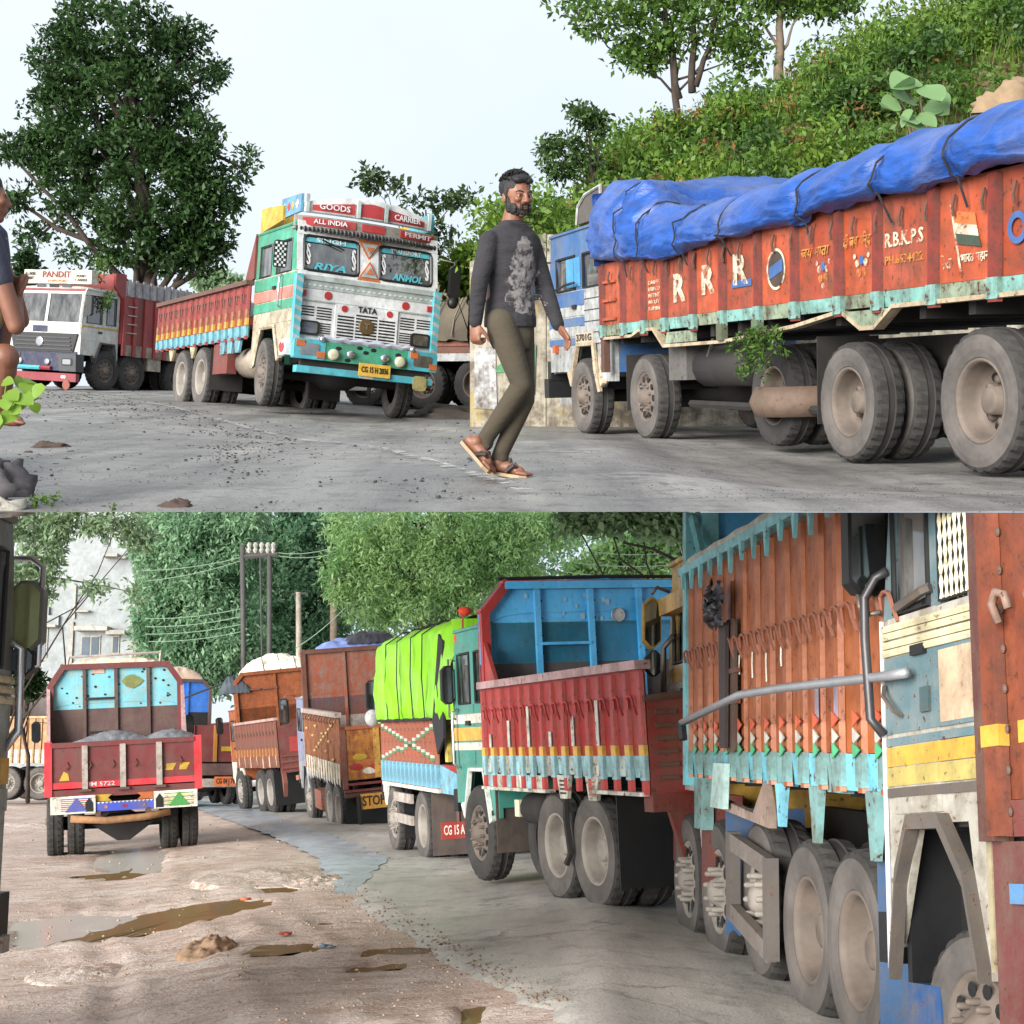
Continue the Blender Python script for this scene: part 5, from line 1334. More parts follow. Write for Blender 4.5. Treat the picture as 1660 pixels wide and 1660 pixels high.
for k in range(4): MB().tube([(-1.29, -.18, 1.5 + k * .22), (-1.31, -.5, 1.5 + k * .22)], .015, 5).build('ladder_rung', paint((190, 186, 180), .5, .3, .1), T2)
flap(T2, -1.2, -.7, -5.2, .2, .9, DARK)
MB().box(-1.2, -.8, -1.6, -1.1, .6, .95).build('side_tank', paint((190, 180, 160), .6, .5, .2), T2)
for gp_, glab in (([Vector((-.95, .55, 2.95)) + Vector((random.uniform(-.15, .15), random.uniform(-.2, .2), random.uniform(-.25, .3))) for _ in range(10)], 'bunch of green leaves tied on the white lorry roof'), ([Vector((-1.28, .55, 2.2)) + Vector((random.uniform(-.08, .08), random.uniform(-.1, .1), random.uniform(-.25, .25))) for _ in range(8)], 'bunch of green leaves hanging at the white lorry door window')):
    v, q = leaf_cloud(gp_, [.14] * len(gp_), 30, .07, RNG)
    o = link('leafy_garland', mesh_np('leafy_garland', v, q, LF_MID)); o.matrix_world = T2.matrix_world.copy(); tag(o, glab, 'garland', kind='stuff')

# ================================================================ T3: orange lorry with blue tarpaulin
T3 = thing('orange_lorry', 'weathered orange lorry with blue cab parked along the upper road', 'lorry', 'A', (2.246, 16.783, -.098), 16.16, -1.46, -.54)
W = .447; cf3 = 2.36; hw = 1.25
OR3 = paint((196, 80, 30), .5, .42, .25, (96, 60, 40)); OR3b = paint((176, 70, 32), .55, .6, .3, (92, 62, 46)); OR3d = paint((136, 42, 24), .55, .5, .4, (64, 44, 36))
MINT = paint((150, 168, 140), .6, .7, .6, (70, 62, 50)); MINT2 = paint((132, 190, 180), .55, .6, .5, (80, 70, 54))
BLU3 = paint((52, 108, 168), .45, .45, .2, (120, 120, 120)); GRY3 = paint((186, 190, 190), .5, .45, .2); CRM3 = paint((206, 184, 150), .5, .45, .25)
chassis(T3, 2.0, -8.3, W)
for y, kd, r_ in ((.957, 'S', W), (-1.026, 'S', W), (-5.294, 'D', .46), (-7.028, 'D', .482)): axle(T3, y, r_, kd, tm=DUSTY, rm=RIMMAT, lift=0 if kd == 'S' else -.03)
axle(T3, -3.6, W, 'D', 1.0, tm=RUBBER, lift=.02)
cab(T3, cf3, 2.5, 1.70, .62, .957, W, BLU3, GRY3, CRM3, bands=[(1.52, 1.69, BLU3), (1.40, 1.50, GRY3), (1.28, 1.38, BLU3), (1.16, 1.26, GRY3), (1.06, 1.14, BLU3)], hw=1.12, ztop=2.12, archm=CRM3, door_split=.50, arch_w=.62)
MB().box(-1.145, -1.134, .0, .95, 1.06, 1.69).build('side_plate', GRY3, T3)
for k in range(4): MB().box(-1.15, -1.146, .0, .95, 1.18 + k * .13, 1.19 + k * .13).build('plate_seam', DARK, T3)
MB().box(-1.136, -1.128, 1.12, 1.62, 1.74, 2.08).build('door_curtain', paint((70, 160, 214), .5, .2, .05), T3)
MB().box(-1.09, -1.08, .15, .85, 1.74, 2.08).build('rear_curtain', paint((188, 186, 176), .6, .3, .05), T3)
MB().tube([(-1.16, 2.0, 1.55), (-1.2, 2.0, 1.72), (-1.2, 1.5, 1.77), (-1.2, 1.15, 1.78)], .016, 6).build('grab_rail', BLACK, T3, True)
plate(T3, 'number_board', '3701G', (-1.15, .95, 1.13), .62, .12, LEFT, (206, 196, 170), (70, 50, 44), .11)
MB().tube([(-1.16, .62, 1.06), (-1.18, .5, .75), (-1.16, .42, .5)], .03, 5).build('arch_stay', CRM3, T3)
MB().box(-1.17, -1.12, 2.02, 2.12, .98, 1.07).build('indicator', paint((206, 96, 40), .35, .2, .05), T3)
MB().box(-1.15, 1.15, cf3 + .01, cf3 + .2, .42, .66).build('front_bumper', BLACK, T3)
MB().box(-1.08, 1.08, 2.1, 2.16, .34, .42).build('bumper_step', GRY3, T3)
mirror(T3, (-1.34, cf3 - .05, 1.85), -1, .16, .42, [(-1.13, cf3 - .1, 2.1), (-1.33, cf3 - .05, 2.1), (-1.33, cf3 - .05, 1.66), (-1.13, cf3 - .1, 1.62)])
rk = MB().prism([(.55, 2.48), (1.4, 2.48), (1.35, 2.68), (1.1, 2.78), (.55, 2.82)], 'x', -1.05, -.98).build('roof_rack_board', paint((86, 84, 82), .7, .6, .4), T3)
MB().tube([(-1.06, .55, 2.48), (-1.06, .55, 2.83), (-1.06, 1.1, 2.79), (-1.06, 1.36, 2.68), (-1.06, 1.42, 2.48)], .02, 5).build('roof_rack_rail', GRY3, T3)
MB().box(-.98, 1.0, .5, 1.3, 2.5, 2.68).build('roof_rack_load', paint((90, 70, 60), .8, .6, .3), T3)
# load body
R3 = [-.002, -.657, -1.264, -1.828, -2.532, -3.2, -3.929, -4.596, -5.323, -5.893, -6.624, -7.325, -8.05, -8.7]
cargo_side(T3, -1, R3, hw, 1.12, 1.235, 1.90, [OR3, OR3b], [MINT, MINT2], OR3d, [(1.10, 1.235, MINT2)], rw=.09, rd=.04, rail=None, rib_bot=1.08)
far_side(T3, 1, 8.7, hw, 1.1, 1.8, OR3); body_floor(T3, 8.7, 1.2, 1.2)
MB().box(-hw, hw, -8.74, -8.70, 1.1, 1.82).build('tailgate', OR3, T3)
MB().box(-hw - .02, -hw + .05, -.05, .06, .72, 1.9).build('front_post', STEELRUST, T3)
for k in range(3): MB().box(-hw - .03, -hw - .005, -.42, -.02, 1.28 + k * .2, 1.31 + k * .2).build('step', OR3, T3)
# skirt edge and brackets below
lip = [(0, 1.10), (-.9, 1.10), (-1.12, 1.15), (-1.5, 1.15), (-1.78, .97), (-3.2, .97), (-4.6, 1.05), (-5.35, 1.13), (-5.65, .99), (-5.85, .99), (-6.1, 1.13), (-8.7, 1.13)]
for a, b in zip(lip[:-1], lip[1:]):
    MB().hexa([(-hw - .03, a[0], a[1] - .025), (-hw + .06, a[0], a[1] - .025), (-hw + .06, b[0], b[1] - .025), (-hw - .03, b[0], b[1] - .025), (-hw - .03, a[0], a[1] + .005), (-hw + .06, a[0], a[1] + .005), (-hw + .06, b[0], b[1] + .005), (-hw - .03, b[0], b[1] + .005)]).build('skirt_edge', CRM3, T3)
MB().prism([(-5.4, 1.11), (-5.65, .985), (-5.85, .985), (-6.1, 1.11)], 'x', -hw - .02, -hw + .02).build('skirt_bracket', MINT, T3)
MB().prism([(-1.86, 1.09), (-1.84, .985), (-2.52, .985), (-2.52, 1.09)], 'x', -hw - .02, -hw + .02).build('skirt_bracket', MINT, T3)
for y in (-3.2, -3.93): MB().box(-hw - .06, -hw, y - .06, y + .06, .97, 1.12).build('skirt_post', paint((86, 110, 80), .7, .6, .4), T3)
# lettering and painted signs on the panels
IVORY = worn_paint('worn_ivory_letter', (216, 202, 176), .42, .56); OCHRE = worn_paint('worn_ochre_letter', (206, 140, 70), .43, .57); DKBLUE = plain('sign_blue', (62, 96, 150), .6); SOOT = plain('sign_soot', (70, 56, 48), .8, var=.5, scale=8)
XS = -hw - .012
def ly(s, y, z, size, m=IVORY, w=None, b=.02, slant=0): return text(T3, 'lettering', s, size, (XS, y, z), LEFT[0], LEFT[1], m, b, w, slant)
for y, z, c in ((-2.2, 1.49, 'R'), (-2.88, 1.52, 'R'), (-3.57, 1.56, 'R')): ly(c, y, z, .36, b=.035, w=.30)
MB().box(XS + .002, XS + .006, -3.78, -3.38, 1.42, 1.48).build('painted_patch', DKBLUE, T3)
for k, s in enumerate(('DASMA', 'URBHAD', 'METHT', 'MPUT', 'NOP.M.A')): ly(s, -1.54, 1.60 - k * .065, .055, w=.30, b=.01)
mb = MB(); 
for r0 in (.17,): mb.lathe([(-.004, r0), (-.004, r0 - .022), (0, r0 - .022), (0, r0)], 28, (XS, -4.26, 1.52), 'x')
mb.build('painted_ring', IVORY, T3)
MB().lathe([(-.001, .148), (-.002, .001)], 24, (XS, -4.26, 1.52), 'x').build('painted_disc', SOOT, T3)
MB().prism([(-4.14, 1.44), (-4.38, 1.50), (-4.38, 1.60), (-4.14, 1.54)], 'x', XS - .006, XS - .003).build('painted_emblem', DKBLUE, T3)
ly('जय माता', -4.94, 1.60, .11, OCHRE, .46, .01, .2); ly('दी जय हिन्द', -5.59, 1.62, .11, OCHRE, .40, .01, .2)
for y in (-5.07, -5.66):
    for k, (dy, dz, r, m) in enumerate(((0, .02, .035, DKBLUE), (.06, .0, .03, IVORY), (-.06, .0, .03, IVORY), (.04, -.07, .035, OCHRE), (-.04, -.07, .035, OCHRE), (.1, .05, .02, IVORY), (-.1, .05, .02, IVORY), (0, -.13, .025, IVORY))):
        MB().lathe([(-.003, r), (-.004, .001)], 10, (XS - .002, y + dy, 1.46 + dz), 'x').build('painted_petal', m, T3)
ly('R.B.K.P.S', -6.24, 1.58, .14, w=.50, b=.015); ly('PH.6534422', -6.24, 1.44, .085, OCHRE, .50, .012)
# painted flag
def flat(name, pts, m, d=0): return MB().prism(pts, 'x', XS - .004 - d, XS - d).build(name, m, T3)
flat('painted_flag_band', [(-6.84, 1.70), (-7.10, 1.66), (-7.12, 1.58), (-6.86, 1.62)], worn_paint('worn_orange', (206, 110, 60), .3, .45))
flat('painted_flag_band', [(-6.86, 1.62), (-7.12, 1.58), (-7.14, 1.51), (-6.88, 1.55)], IVORY)
flat('painted_flag_band', [(-6.88, 1.55), (-7.14, 1.51), (-7.17, 1.44), (-6.90, 1.48)], plain('flag_green', (58, 72, 58), .7))
flat('painted_flag_pole', [(-6.82, 1.74), (-6.84, 1.74), (-6.95, 1.30), (-6.93, 1.30)], IVORY, .001)
ly('मेरा', -6.76, 1.36, .1, w=.14, b=.01); ly('भारत महान', -7.10, 1.38, .08, w=.32, b=.01)
MB().lathe([(-.003, .10), (-.003, .06), (0, .06), (0, .10)], 18, (XS, -7.55, 1.52), 'x').build('painted_wheel', DKBLUE, T3)
# panel hooks along the top
hk = MB().tube([(-hw - .03, 0, 1.80), (-hw - .05, 0, 1.72), (-hw - .04, 0, 1.66)], .012, 5).mesh('rope_hook', STEELRUST)
for y in [-.3 - k * .33 for k in range(24)]: link('rope_hook', hk, T3, (0, y, 0))
# underside fittings
MB().box(-1.12, -.72, -2.0, -1.55, .62, 1.0).build('battery_box', paint((104, 104, 104), .7, .6, .3), T3)
MB().lathe([(-.5, .001), (-.5, .2), (.5, .2), (.5, .001)], 14, (-.95, -2.7, .75), 'y').build('air_tank', DARK, T3, True)
sp_ = MB().lathe([(-.12, .2), (-.13, .40), (0, .45), (.13, .40), (.12, .2)], 24, (-.80, -3.78, .42), 'z').build('spare_tyre', paint((120, 96, 80), .85, .6, .2), T3, True)
MB().tube([(-1.1, -2.6, 1.0), (-1.12, -2.45, .75), (-1.0, -2.1, .62)], .015, 5).build('hose', STEEL, T3)
flap(T3, -1.15, -.6, -4.75, .25, .95, DARK); flap(T3, -1.15, -.7, -.42, .3, .9, DARK)
MB().tube([(-.9, -1.6, .38), (-.9, -5.0, .34)], .04, 6).build('side_bar', DARK, T3)

# blue tarpaulin, gathered along the side and heaped at the front
TARP = cloth('blue_tarpaulin', (22, 76, 156), 18, .42, .36, stretch=(1.4, .5, 2.2), bs=.85, dist=.045, crease=.6, dust=.22)
ROPES = [-.833, -1.442, -2.434, -3.424, -4.888, -6.116, -7.042, -8.0]
TOPY = [.10, -.08, -1.09, -1.55, -2.06, -3.2, -4.7, -6.0, -6.9, -7.5, -9]; TOPZ = [2.70, 2.78, 2.63, 2.36, 2.26, 2.234, 2.241, 2.284, 2.289, 2.298, 2.30]
BOTY = [.1, -1.135, -1.965, -2.5, -3.53, -5.0, -6.18, -7.08, -9]; BOTZ = [1.93, 1.85, 1.75, 1.81, 1.81, 1.84, 1.85, 1.86, 1.85]
def tarp_pt(a, b):
    y = -.02 - 8.76 * a
    zb_, zt_ = np.interp(-y, [-k for k in BOTY], BOTZ), np.interp(-y, [-k for k in TOPY], TOPZ)
    pinch = sum(math.exp(-((y - r) / .09) ** 2) for r in ROPES)
    bulge = .17 - .07 * min(1, pinch)
    zt_ -= .07 * min(1, pinch)
    front = sstep(y, -1.5, -.3)
    mid = zt_ - (.28 * (1 - front)) + .05 * nz((y, 0, 3), 1.5)
    S = [(-hw - .05, zb_), (-hw - .07 - bulge * .45, zb_ + .03), (-hw - .05 - bulge * .8, zb_ + (zt_ - zb_) * .3), (-hw - .03 - bulge * .62, zb_ + (zt_ - zb_) * .62), (-hw + .06, zb_ + (zt_ - zb_) * .92), (-hw + .22, zt_), (-hw + .5, mid * .6 + zt_ * .4), (-.3, mid), (.5, mid + .02), (hw - .2, mid - .05), (hw + .04, 1.9)]
    t = b * (len(S) - 1); i = min(int(t), len(S) - 2); t -= i
    p0, p1 = S[max(i - 1, 0)], S[i]; p2, p3 = S[i + 1], S[min(i + 2, len(S) - 1)]
    x, z = [.5 * (2 * p1[k] + (p2[k] - p0[k]) * t + (2 * p0[k] - 5 * p1[k] + 4 * p2[k] - p3[k]) * t * t + (3 * p1[k] - p0[k] - 3 * p2[k] + p3[k]) * t ** 3) for k in (0, 1)]
    q = Vector((x, y, z)); near = min(1, sum(math.exp(-abs(y - r) / .28) for r in ROPES)); s_ = z * 1.0 - x * .6
    rdg = lambda a_, b_, c_: 1 - 2.2 * abs(nz((a_, b_, c_), 1.0, 2))
    f = .045 * nz((y * 1.3, s_ * 2, 1), 1.2, 3) + (.010 + .022 * near) * rdg(y * .55, s_ * 9 + .5 * nz((y, s_, 3), 1.5), 2) + .016 * rdg(y * 1.4 + s_ * 2.2, s_ * 4 - y * .9, 6) + .007 * rdg(y * 3.1, s_ * 14, 9)
    return (x - abs(f) * 1.2 * (1 if b < .5 else 0) + .02, y + .03 * nz((z * 3, x, y), 2), z + f * .9)
tp = tag(put(link('tarpaulin', grid_mesh('tarpaulin', 460, 84, tarp_pt, TARP)), 'A', (2.246, 16.783, -.098), 16.16, -1.46, -.54), 'bright blue tarpaulin roped along the top of the orange lorry', 'tarpaulin')
# closing front of the tarp
fr = grid_mesh('tarpaulin_front', 30, 30, lambda a, b: (-hw - .1 + 2.5 * a, .0 + .05 * nz((a * 4, b * 4, 0), 1.5, 3), 1.88 + (.86 - .08 * abs(2 * a - 1) ** 2) * b), TARP)
link('front_fold', fr, tp)
link('rear_fold', grid_mesh('rear_fold', 24, 16, lambda a, b: (-hw - .12 + 2.5 * a, -8.77 + .04 * nz((a * 4, b * 4, 7), 1.5, 3), 1.80 + .46 * b), TARP), tp)
for r in ROPES:
    P = []
    for k in range(14):
        x, y, z = tarp_pt((-.02 - r) / 8.76, k / 13 * .62); P.append((x - .035 if k < 7 else x, r + .02 * math.sin(k), z + (.03 if k > 5 else .0)))
    P = [(-hw - .03, r, 1.70)] + P
    MB().tube(P, .009, 5).build('rope', ROPE, tp)
MB().ball((-.5, -1.75, 2.36), (.05, .1, .06)).build('red_cloth', cloth('red_cloth', (170, 40, 44)), tp, True)
# green branch caught on the lorry side
br = thing('leafy_branch', 'small green branch hanging from the side of the orange lorry', 'branch', 'A', (2.246, 16.783, -.098), 16.16, -1.46, -.54)
mb = MB(); pts = []
for k in range(12):
    e = Vector((-1.35 - random.uniform(0, .12), -4.2 + random.uniform(-.45, .42), .86 + random.uniform(-.22, .16))); limb(mb, (-1.27, -4.1, 1.06), e, .008, .003, 4, .2, k)
    for t in (.5, .75, 1.0): pts.append(Vector((-1.27, -4.1, 1.06)).lerp(e, t))
mb.build('twigs', BARK, br); v, q = leaf_cloud(pts, [.06] * len(pts), 22, .045, RNG, aspect=.35); link('leaves', mesh_np('leaves', v, q, LF_MID), br)

# ================================================================ T4: sack-laden lorry behind, and a small car
T4 = thing('sack_lorry', 'lorry stacked high with grey sacks parked behind the painted lorry', 'lorry', 'A', (-2.3, 31.0, -.12), 62)
chassis(T4, 1, -4.5, .5)
for y in (.2, -1.2, -2.4, -3.6): axle(T4, y, .5, 'D', 1.15, tm=RUBBER)
MB().box(-1.2, 1.2, -5, .8, 1.1, 1.25).build('load_floor', paint((120, 62, 40), .6, .5, .3), T4)
for sg in (-1, 1): MB().box(*sorted((sg * 1.16, sg * 1.2)), -5, .8, 1.22, 1.55).build('side_board', paint((150, 74, 46), .6, .5, .3), T4); MB().box(*sorted((sg * 1.15, sg * 1.21)), -5, .8, .95, 1.1).build('side_rail', SILVER, T4)
SACK = cloth('grey_sack', (96, 88, 74), 9, .95, .25, bs=.7)
sk = tag(put(link('sack_load', grid_mesh('sack_load', 70, 40, lambda a, b: (lambda t, y, n: (1.32 * math.sin(t) * (1 + .07 * n), y, 1.35 + max(0, math.cos(t)) * 0 + 1.55 * (1 - abs(math.sin(t)) ** 3) ** .5 * (1 - .25 * abs(2 * a - 1) ** 4) + .08 * n))(math.pi * (b - .5), -5.1 + 6.0 * a, nz((a * 14, b * 9, 0), 1, 3)), SACK)), 'A', (-2.3, 31.0, -.12), 62), 'bulging heap of grey sacks under a rope net', 'sacks')
for k in range(14):
    a = k / 13; P = [Vector((1.4 * math.sin(t), -5.0 + 5.8 * a + .3 * math.sin(3 * t), 1.40 + 1.58 * (1 - abs(math.sin(t)) ** 3) ** .5)) for t in [math.pi * (j / 16 - .5) * .99 for j in range(17)]]
    MB().tube(P, .016, 4).build('rope', plain('pale_rope', (120, 112, 98), .9), sk)
car = thing('small_car', 'small pale car half hidden behind the painted lorry', 'car', 'A', (-3.55, 31.0, -.05), 75)
cw = paint((206, 206, 204), .3, .2, .05)
mbc = MB(); mbc.prism([(-1.7, .3), (1.75, .3), (1.8, .6), (1.6, .8), (.9, .9), (.4, 1.3), (-.9, 1.36), (-1.6, .95), (-1.75, .6)], 'x', -.78, .78); mbc.build('body', cw, car)
for sg in (-1, 1):
    MB().prism([(.75, .92), (.35, 1.24), (-.85, 1.29), (-1.35, .95)], 'x', *sorted((sg * .781, sg * .79))).build('window', GLASS, car)
    for y in (1.15, -1.1): wheel(car, sg * .70, y, .28, 'front', RUBBER, CHROME, w=.18)
    MB().box(*sorted((sg * .45, sg * .72)), 1.74, 1.8, .58, .70).build('headlight', CHROME, car)
ALB[0] = 1.0
# ================================================================ lorries of the lower yard
def rear_wheels(root, W, axles, hw=1.2, tm=None, rm=None, front='front'):
    for y, kd in axles: axle(root, y, W, kd, hw, style=front if kd == 'S' else None, tm=tm, rm=rm)
PEDDLE = cloth('canvas_bundle', (206, 190, 168), 7, .95, .25, bs=.7)
def bundle(place_root, name, label, cat, x0, x1, y0, y1, z0, z1, mat, seed=0, rope=False):
    o = link(name, grid_mesh(name, 40, 24, lambda a, b: (lambda u, w: (x0 + (x1 - x0) * a, y0 + (y1 - y0) * b, z0 + (z1 - z0) * max(0, (1 - abs(u) ** 3.0)) ** .6 * max(0, (1 - abs(w) ** 3.0)) ** .6 * (.78 + .16 * nz((a * 5 + seed, b * 4, 0), 1.0, 2)) + .035 * (1 - 2 * abs(nz((a * 7, b * 5, seed), 1, 2)))))(2 * a - 1, 2 * b - 1), mat))
    o.matrix_world = place_root.matrix_world.copy(); tag(o, label, cat)
    if rope:
        for k in range(3): MB().tube([(x0 + (x1 - x0) * (.25 + .25 * k), y0 + (y1 - y0) * t / 6, z0 + (z1 - z0) * (.9 if 0 < t < 6 else .1)) for t in range(7)], .012, 4).build('rope', ROPE, o)
    return o

# ---- L1: red tipper seen from behind
L1 = thing('red_tipper', 'dark red tipper with pale blue headboard seen from behind on the mud', 'lorry', 'B', (-7.149, 27.5, -.212), 16.91, -3.21, -.22)
MAR = paint((112, 44, 46), .5, .45, .3, (86, 66, 58)); MARD = paint((86, 58, 58), .6, .5, .35); BRED = paint((206, 36, 52), .4, .3, .15); OLDBLUE = paint((98, 186, 204), .5, .45, .12, (150, 150, 130))
GREYST = paint((170, 160, 152), .6, .45, .2)
LL = 2.953
chassis(L1, 1.4, -2.8, .5); rear_wheels(L1, .5, [(.75, 'S'), (-2.1, 'D')], 1.22, RUBBER)
cab(L1, 1.5, 2.6, 1.8, .7, .75, .5, paint((92, 150, 170), .5, .4, .2), paint((120, 130, 130), .5, .4, .2), paint((150, 140, 120), .5, .4, .2))
for sg in (-1, 1):
    far_side(L1, sg, LL, 1.23, 1.02, 1.84, MAR)
    MB().prism([(-.02, 1.84), (-.55, 1.84), (-.06, 2.9)], 'x', *sorted((sg * 1.16, sg * 1.22))).build('headboard_stay', paint((176, 140, 140), .5, .4, .2), L1)
    MB().box(*sorted((sg * 1.13, sg * 1.25)), -LL - .05, -LL + .06, 1.0, 1.88).build('corner_post', BRED, L1)
    mirror(L1, (sg * 1.42, 1.3, 2.15), sg, .17, .4, [(sg * 1.12, 1.3, 2.3), (sg * 1.4, 1.3, 2.34), (sg * 1.4, 1.3, 1.95)])
body_floor(L1, LL, 1.2, 1.2)
headboard(L1, 1.2, 1.2, 2.96, 3.32, .24, OLDBLUE, MARD, 2.50, MAR, [-1.2, -.56, 0, .58, 1.2], stiff=MARD)
MB().box(-.55, -.02, -.055, -.01, 2.66, 2.70).build('cross_brace', DARK, L1); MB().box(-.5, .1, -.03, -.01, 2.05, 2.09).build('cross_brace', DARK, L1)
flatp = lambda name, pts, m, y, parent=L1: MB().prism(pts, 'y', y - .004, y).build(name, m, parent)
flatp('painted_fish', [(.10, 2.98), (.18, 3.07), (.30, 3.10), (.42, 3.04), (.50, 2.98), (.42, 2.90), (.30, 2.84), (.18, 2.88)], paint((126, 140, 60), .6, .5, .2), -.012)
flatp('primer_patch', [(-.42, 3.14), (-.2, 3.14), (-.2, 3.28), (-.42, 3.28)], paint((196, 160, 140), .7, .4, .2), -.012)
for k in range(26): MB().ball((random.uniform(-1.05, 1.05), -.012, random.uniform(2.54, 3.22)), (lambda r: (r, .004, r))(random.uniform(.012, .024)), 8, 4).build('rust_hole', BLACK, L1)
MB().box(-1.13, 1.13, -LL - .02, -LL + .02, 1.12, 1.80).build('tailgate', MAR, L1)
MB().box(-1.16, 1.16, -LL - .05, -LL + .03, 1.78, 1.86).build('tailgate_rail', MAR, L1); MB().box(-1.14, 1.14, -LL - .035, -LL - .02, 1.12, 1.22).build('tailgate_band', BRED, L1)
for x in (-.62, -.02, .56): MB().box(x - .045, x + .045, -LL - .07, -LL - .021, 1.10, 1.80).build('tailgate_stiffener', GREYST, L1)
MB().box(-1.2, 1.2, -LL - .03, -LL + .03, .97, 1.10).build('rear_sill', MAR, L1)
for x in (-.62, -.02, .56): MB().box(x - .1, x + .1, -LL - .1, -LL - .03, 1.06, 1.10).build('hinge', STEELRUST, L1)
for x0 in (.66, .88): flatp('hazard_sticker', [(x0, 1.33), (x0 + .12, 1.33), (x0 + .18, 1.44), (x0 + .02, 1.44)], YEL, -LL - .022)
flatp('hazard_sticker', [(-1.02, 1.25), (-.86, 1.25), (-.88, 1.36), (-.95, 1.40)], YEL, -LL - .022)
text(L1, 'lettering', 'IM 5722', .09, (-.35, -LL - .038, 1.17), REAR[0], REAR[1], WHT, .01, .4)
for k in range(6): MB().tube([(-.9 + k * .36, -LL - .03, 1.55), (-.88 + k * .36, -LL - .05, 1.48), (-.92 + k * .36, -LL - .05, 1.42)], .01, 4).build('chain_hook', STEELRUST, L1)
GREYW = paint((214, 210, 196), .5, .35, .2)
for sg, cols in ((-1, [(60, 120, 70), (196, 60, 90), (70, 80, 160), (210, 90, 40)]), (1, [(80, 90, 92), (216, 180, 60), (60, 150, 70), (216, 180, 60)])):
    x0, x1 = sorted((sg * .46, sg * 1.16))
    lb = MB().prism([(x0, .72), (x1, .72) if sg > 0 else (x1, .72), (x1, 1.0), (x0, 1.0)], 'y', -LL - .12, -LL - .06).build('tail_lamp_box', GREYW, L1)
    for k in range(7): MB().box(x0 + .16, x1 - .06, -LL - .126, -LL - .12, .765 + k * .03, .78 + k * .03).build('lamp_slat', paint(cols[k % 4], .4, .3, .1), lb)
    c = (x0 + x1) / 2 + .05
    MB().prism([(c - .17, .75), (c + .17, .75), (c, .97)], 'y', -LL - .132, -LL - .127).build('painted_triangle', paint(cols[2], .4, .3, .1), lb)
    xa = x1 - .16 if sg < 0 else x0 + .03
    MB().prism([(xa, .74), (xa + .12, .74), (xa + .12, .88), (xa + .06, .96), (xa, .88)], 'y', -LL - .13, -LL - .121).build('lamp_recess', BLACK, lb)
MB().box(-.45, .45, -LL - .1, -LL - .05, .73, .88).build('rear_panel', paint((58, 80, 190), .45, .35, .1), L1)
for k in range(14): flatp('painted_petal', [(-.44 + k * .064, .88), (-.38 + k * .064, .88), (-.41 + k * .064, .85)], WHT, -LL - .101)
for x in (-.3, 0, .3): MB().lathe([(0, .03), (.004, .001)], 10, (x, -LL - .108, .80), 'y').build('painted_dot', [PINK, REDG, PINK][int(x * 3.4) + 1], L1)
flatp('painted_arrow', [(-.45, .89), (-.2, .89), (-.26, .94), (-.2, 1.0), (-.45, 1.0)], YEL, -LL - .06); flatp('painted_arrow', [(.45, .89), (.2, .89), (.26, .94), (.2, 1.0), (.45, 1.0)], ORNG, -LL - .06)
MB().tube([(-.85, -LL - .1, .64), (-.3, -LL - .12, .58), (.3, -LL - .12, .60), (.72, -LL - .1, .66)], .06, 7).build('wooden_bumper', WOOD, L1, True)
for x in (-.42, .38): MB().box(x - .04, x + .04, -LL - .1, -LL + .2, .55, .75).build('bumper_bracket', STEELRUST, L1)
MB().prism([(-.5, .5), (.5, .5), (.1, .22), (-.1, .22)], 'y', -LL + .5, -LL + .53).build('anti_spray_sheet', DARK, L1)
gl = grid_mesh('gravel_load', 60, 40, lambda a, b: (-1.18 + 2.36 * a, -LL + .03 + (LL - .06) * b, 1.80 + .24 * max(math.exp(-((a - .45) / .26) ** 2), .9 * math.exp(-((a - .85) / .2) ** 2)) * sstep(b, 0, .3) + .025 * nz((a * 30, b * 30, 0), 1.2, 3)), asphalt_mat('blue_gravel', (96, 98, 104), (140, 142, 148), 9, .9, 0, .8))
o = link('gravel_load', gl); o.matrix_world = L1.matrix_world.copy(); tag(o, 'heap of bluish gravel loaded in the red tipper', 'gravel', kind='stuff')
fr_ = MB()
for a, b in (((-.85, .3, 3.34), (-.82, .3, 3.48)), ((-.82, .3, 3.47), (.82, .3, 3.51)), ((.82, .3, 3.34), (.84, .3, 3.54))): fr_.tube([a, b], .025, 5)
fr_.build('roof_rack', GREYST, L1); bundle(L1, 'canvas_bundle', 'folded canvas lying on the red tipper roof rack', 'canvas', -.8, .8, .1, .8, 3.30, 3.46, PEDDLE, 3)

# ---- L2: mustard truck far left, side on
L2 = thing('mustard_lorry', 'distant lorry with mustard ribbed sides behind the red tipper', 'lorry', 'B', (-20.2, 57.0, -.1), 84)
MUS = paint((166, 110, 26), .5, .4, .3); MUS2 = paint((146, 94, 26), .5, .5, .35)
chassis(L2, 1.5, -5.4, .62); rear_wheels(L2, .62, [(.8, 'S'), (-1.6, 'D'), (-2.9, 'D')], 1.2, None, RIMPALE)
cargo_side(L2, -1, spread(-.2, -5.6, 20), 1.25, 1.35, 1.85, 3.0, [MUS, MUS2], paint((206, 200, 188), .6, .4, .2), MUS, rw=.08, rail=paint((186, 140, 70), .5, .4, .3))
far_side(L2, 1, 5.6, 1.25, 1.35, 4.05, paint((74, 58, 58), .6, .4, .3)); body_floor(L2, 5.6, 1.2, 1.85)
headboard(L2, 1.25, 1.8, 3.8, 4.05, .2, paint((74, 58, 58), .6, .4, .3), DARK, 1.9, paint((74, 58, 58), .6, .4, .3), [-1.25, 0, 1.25], rivets=False)
cab(L2, 1.6, 2.9, 2.0, .8, .8, .62, MUS, GREYW, GREYW)
MB().box(-1.2, -.8, -1.1, -.6, .6, 1.1).build('side_tank', GREYST, L2)

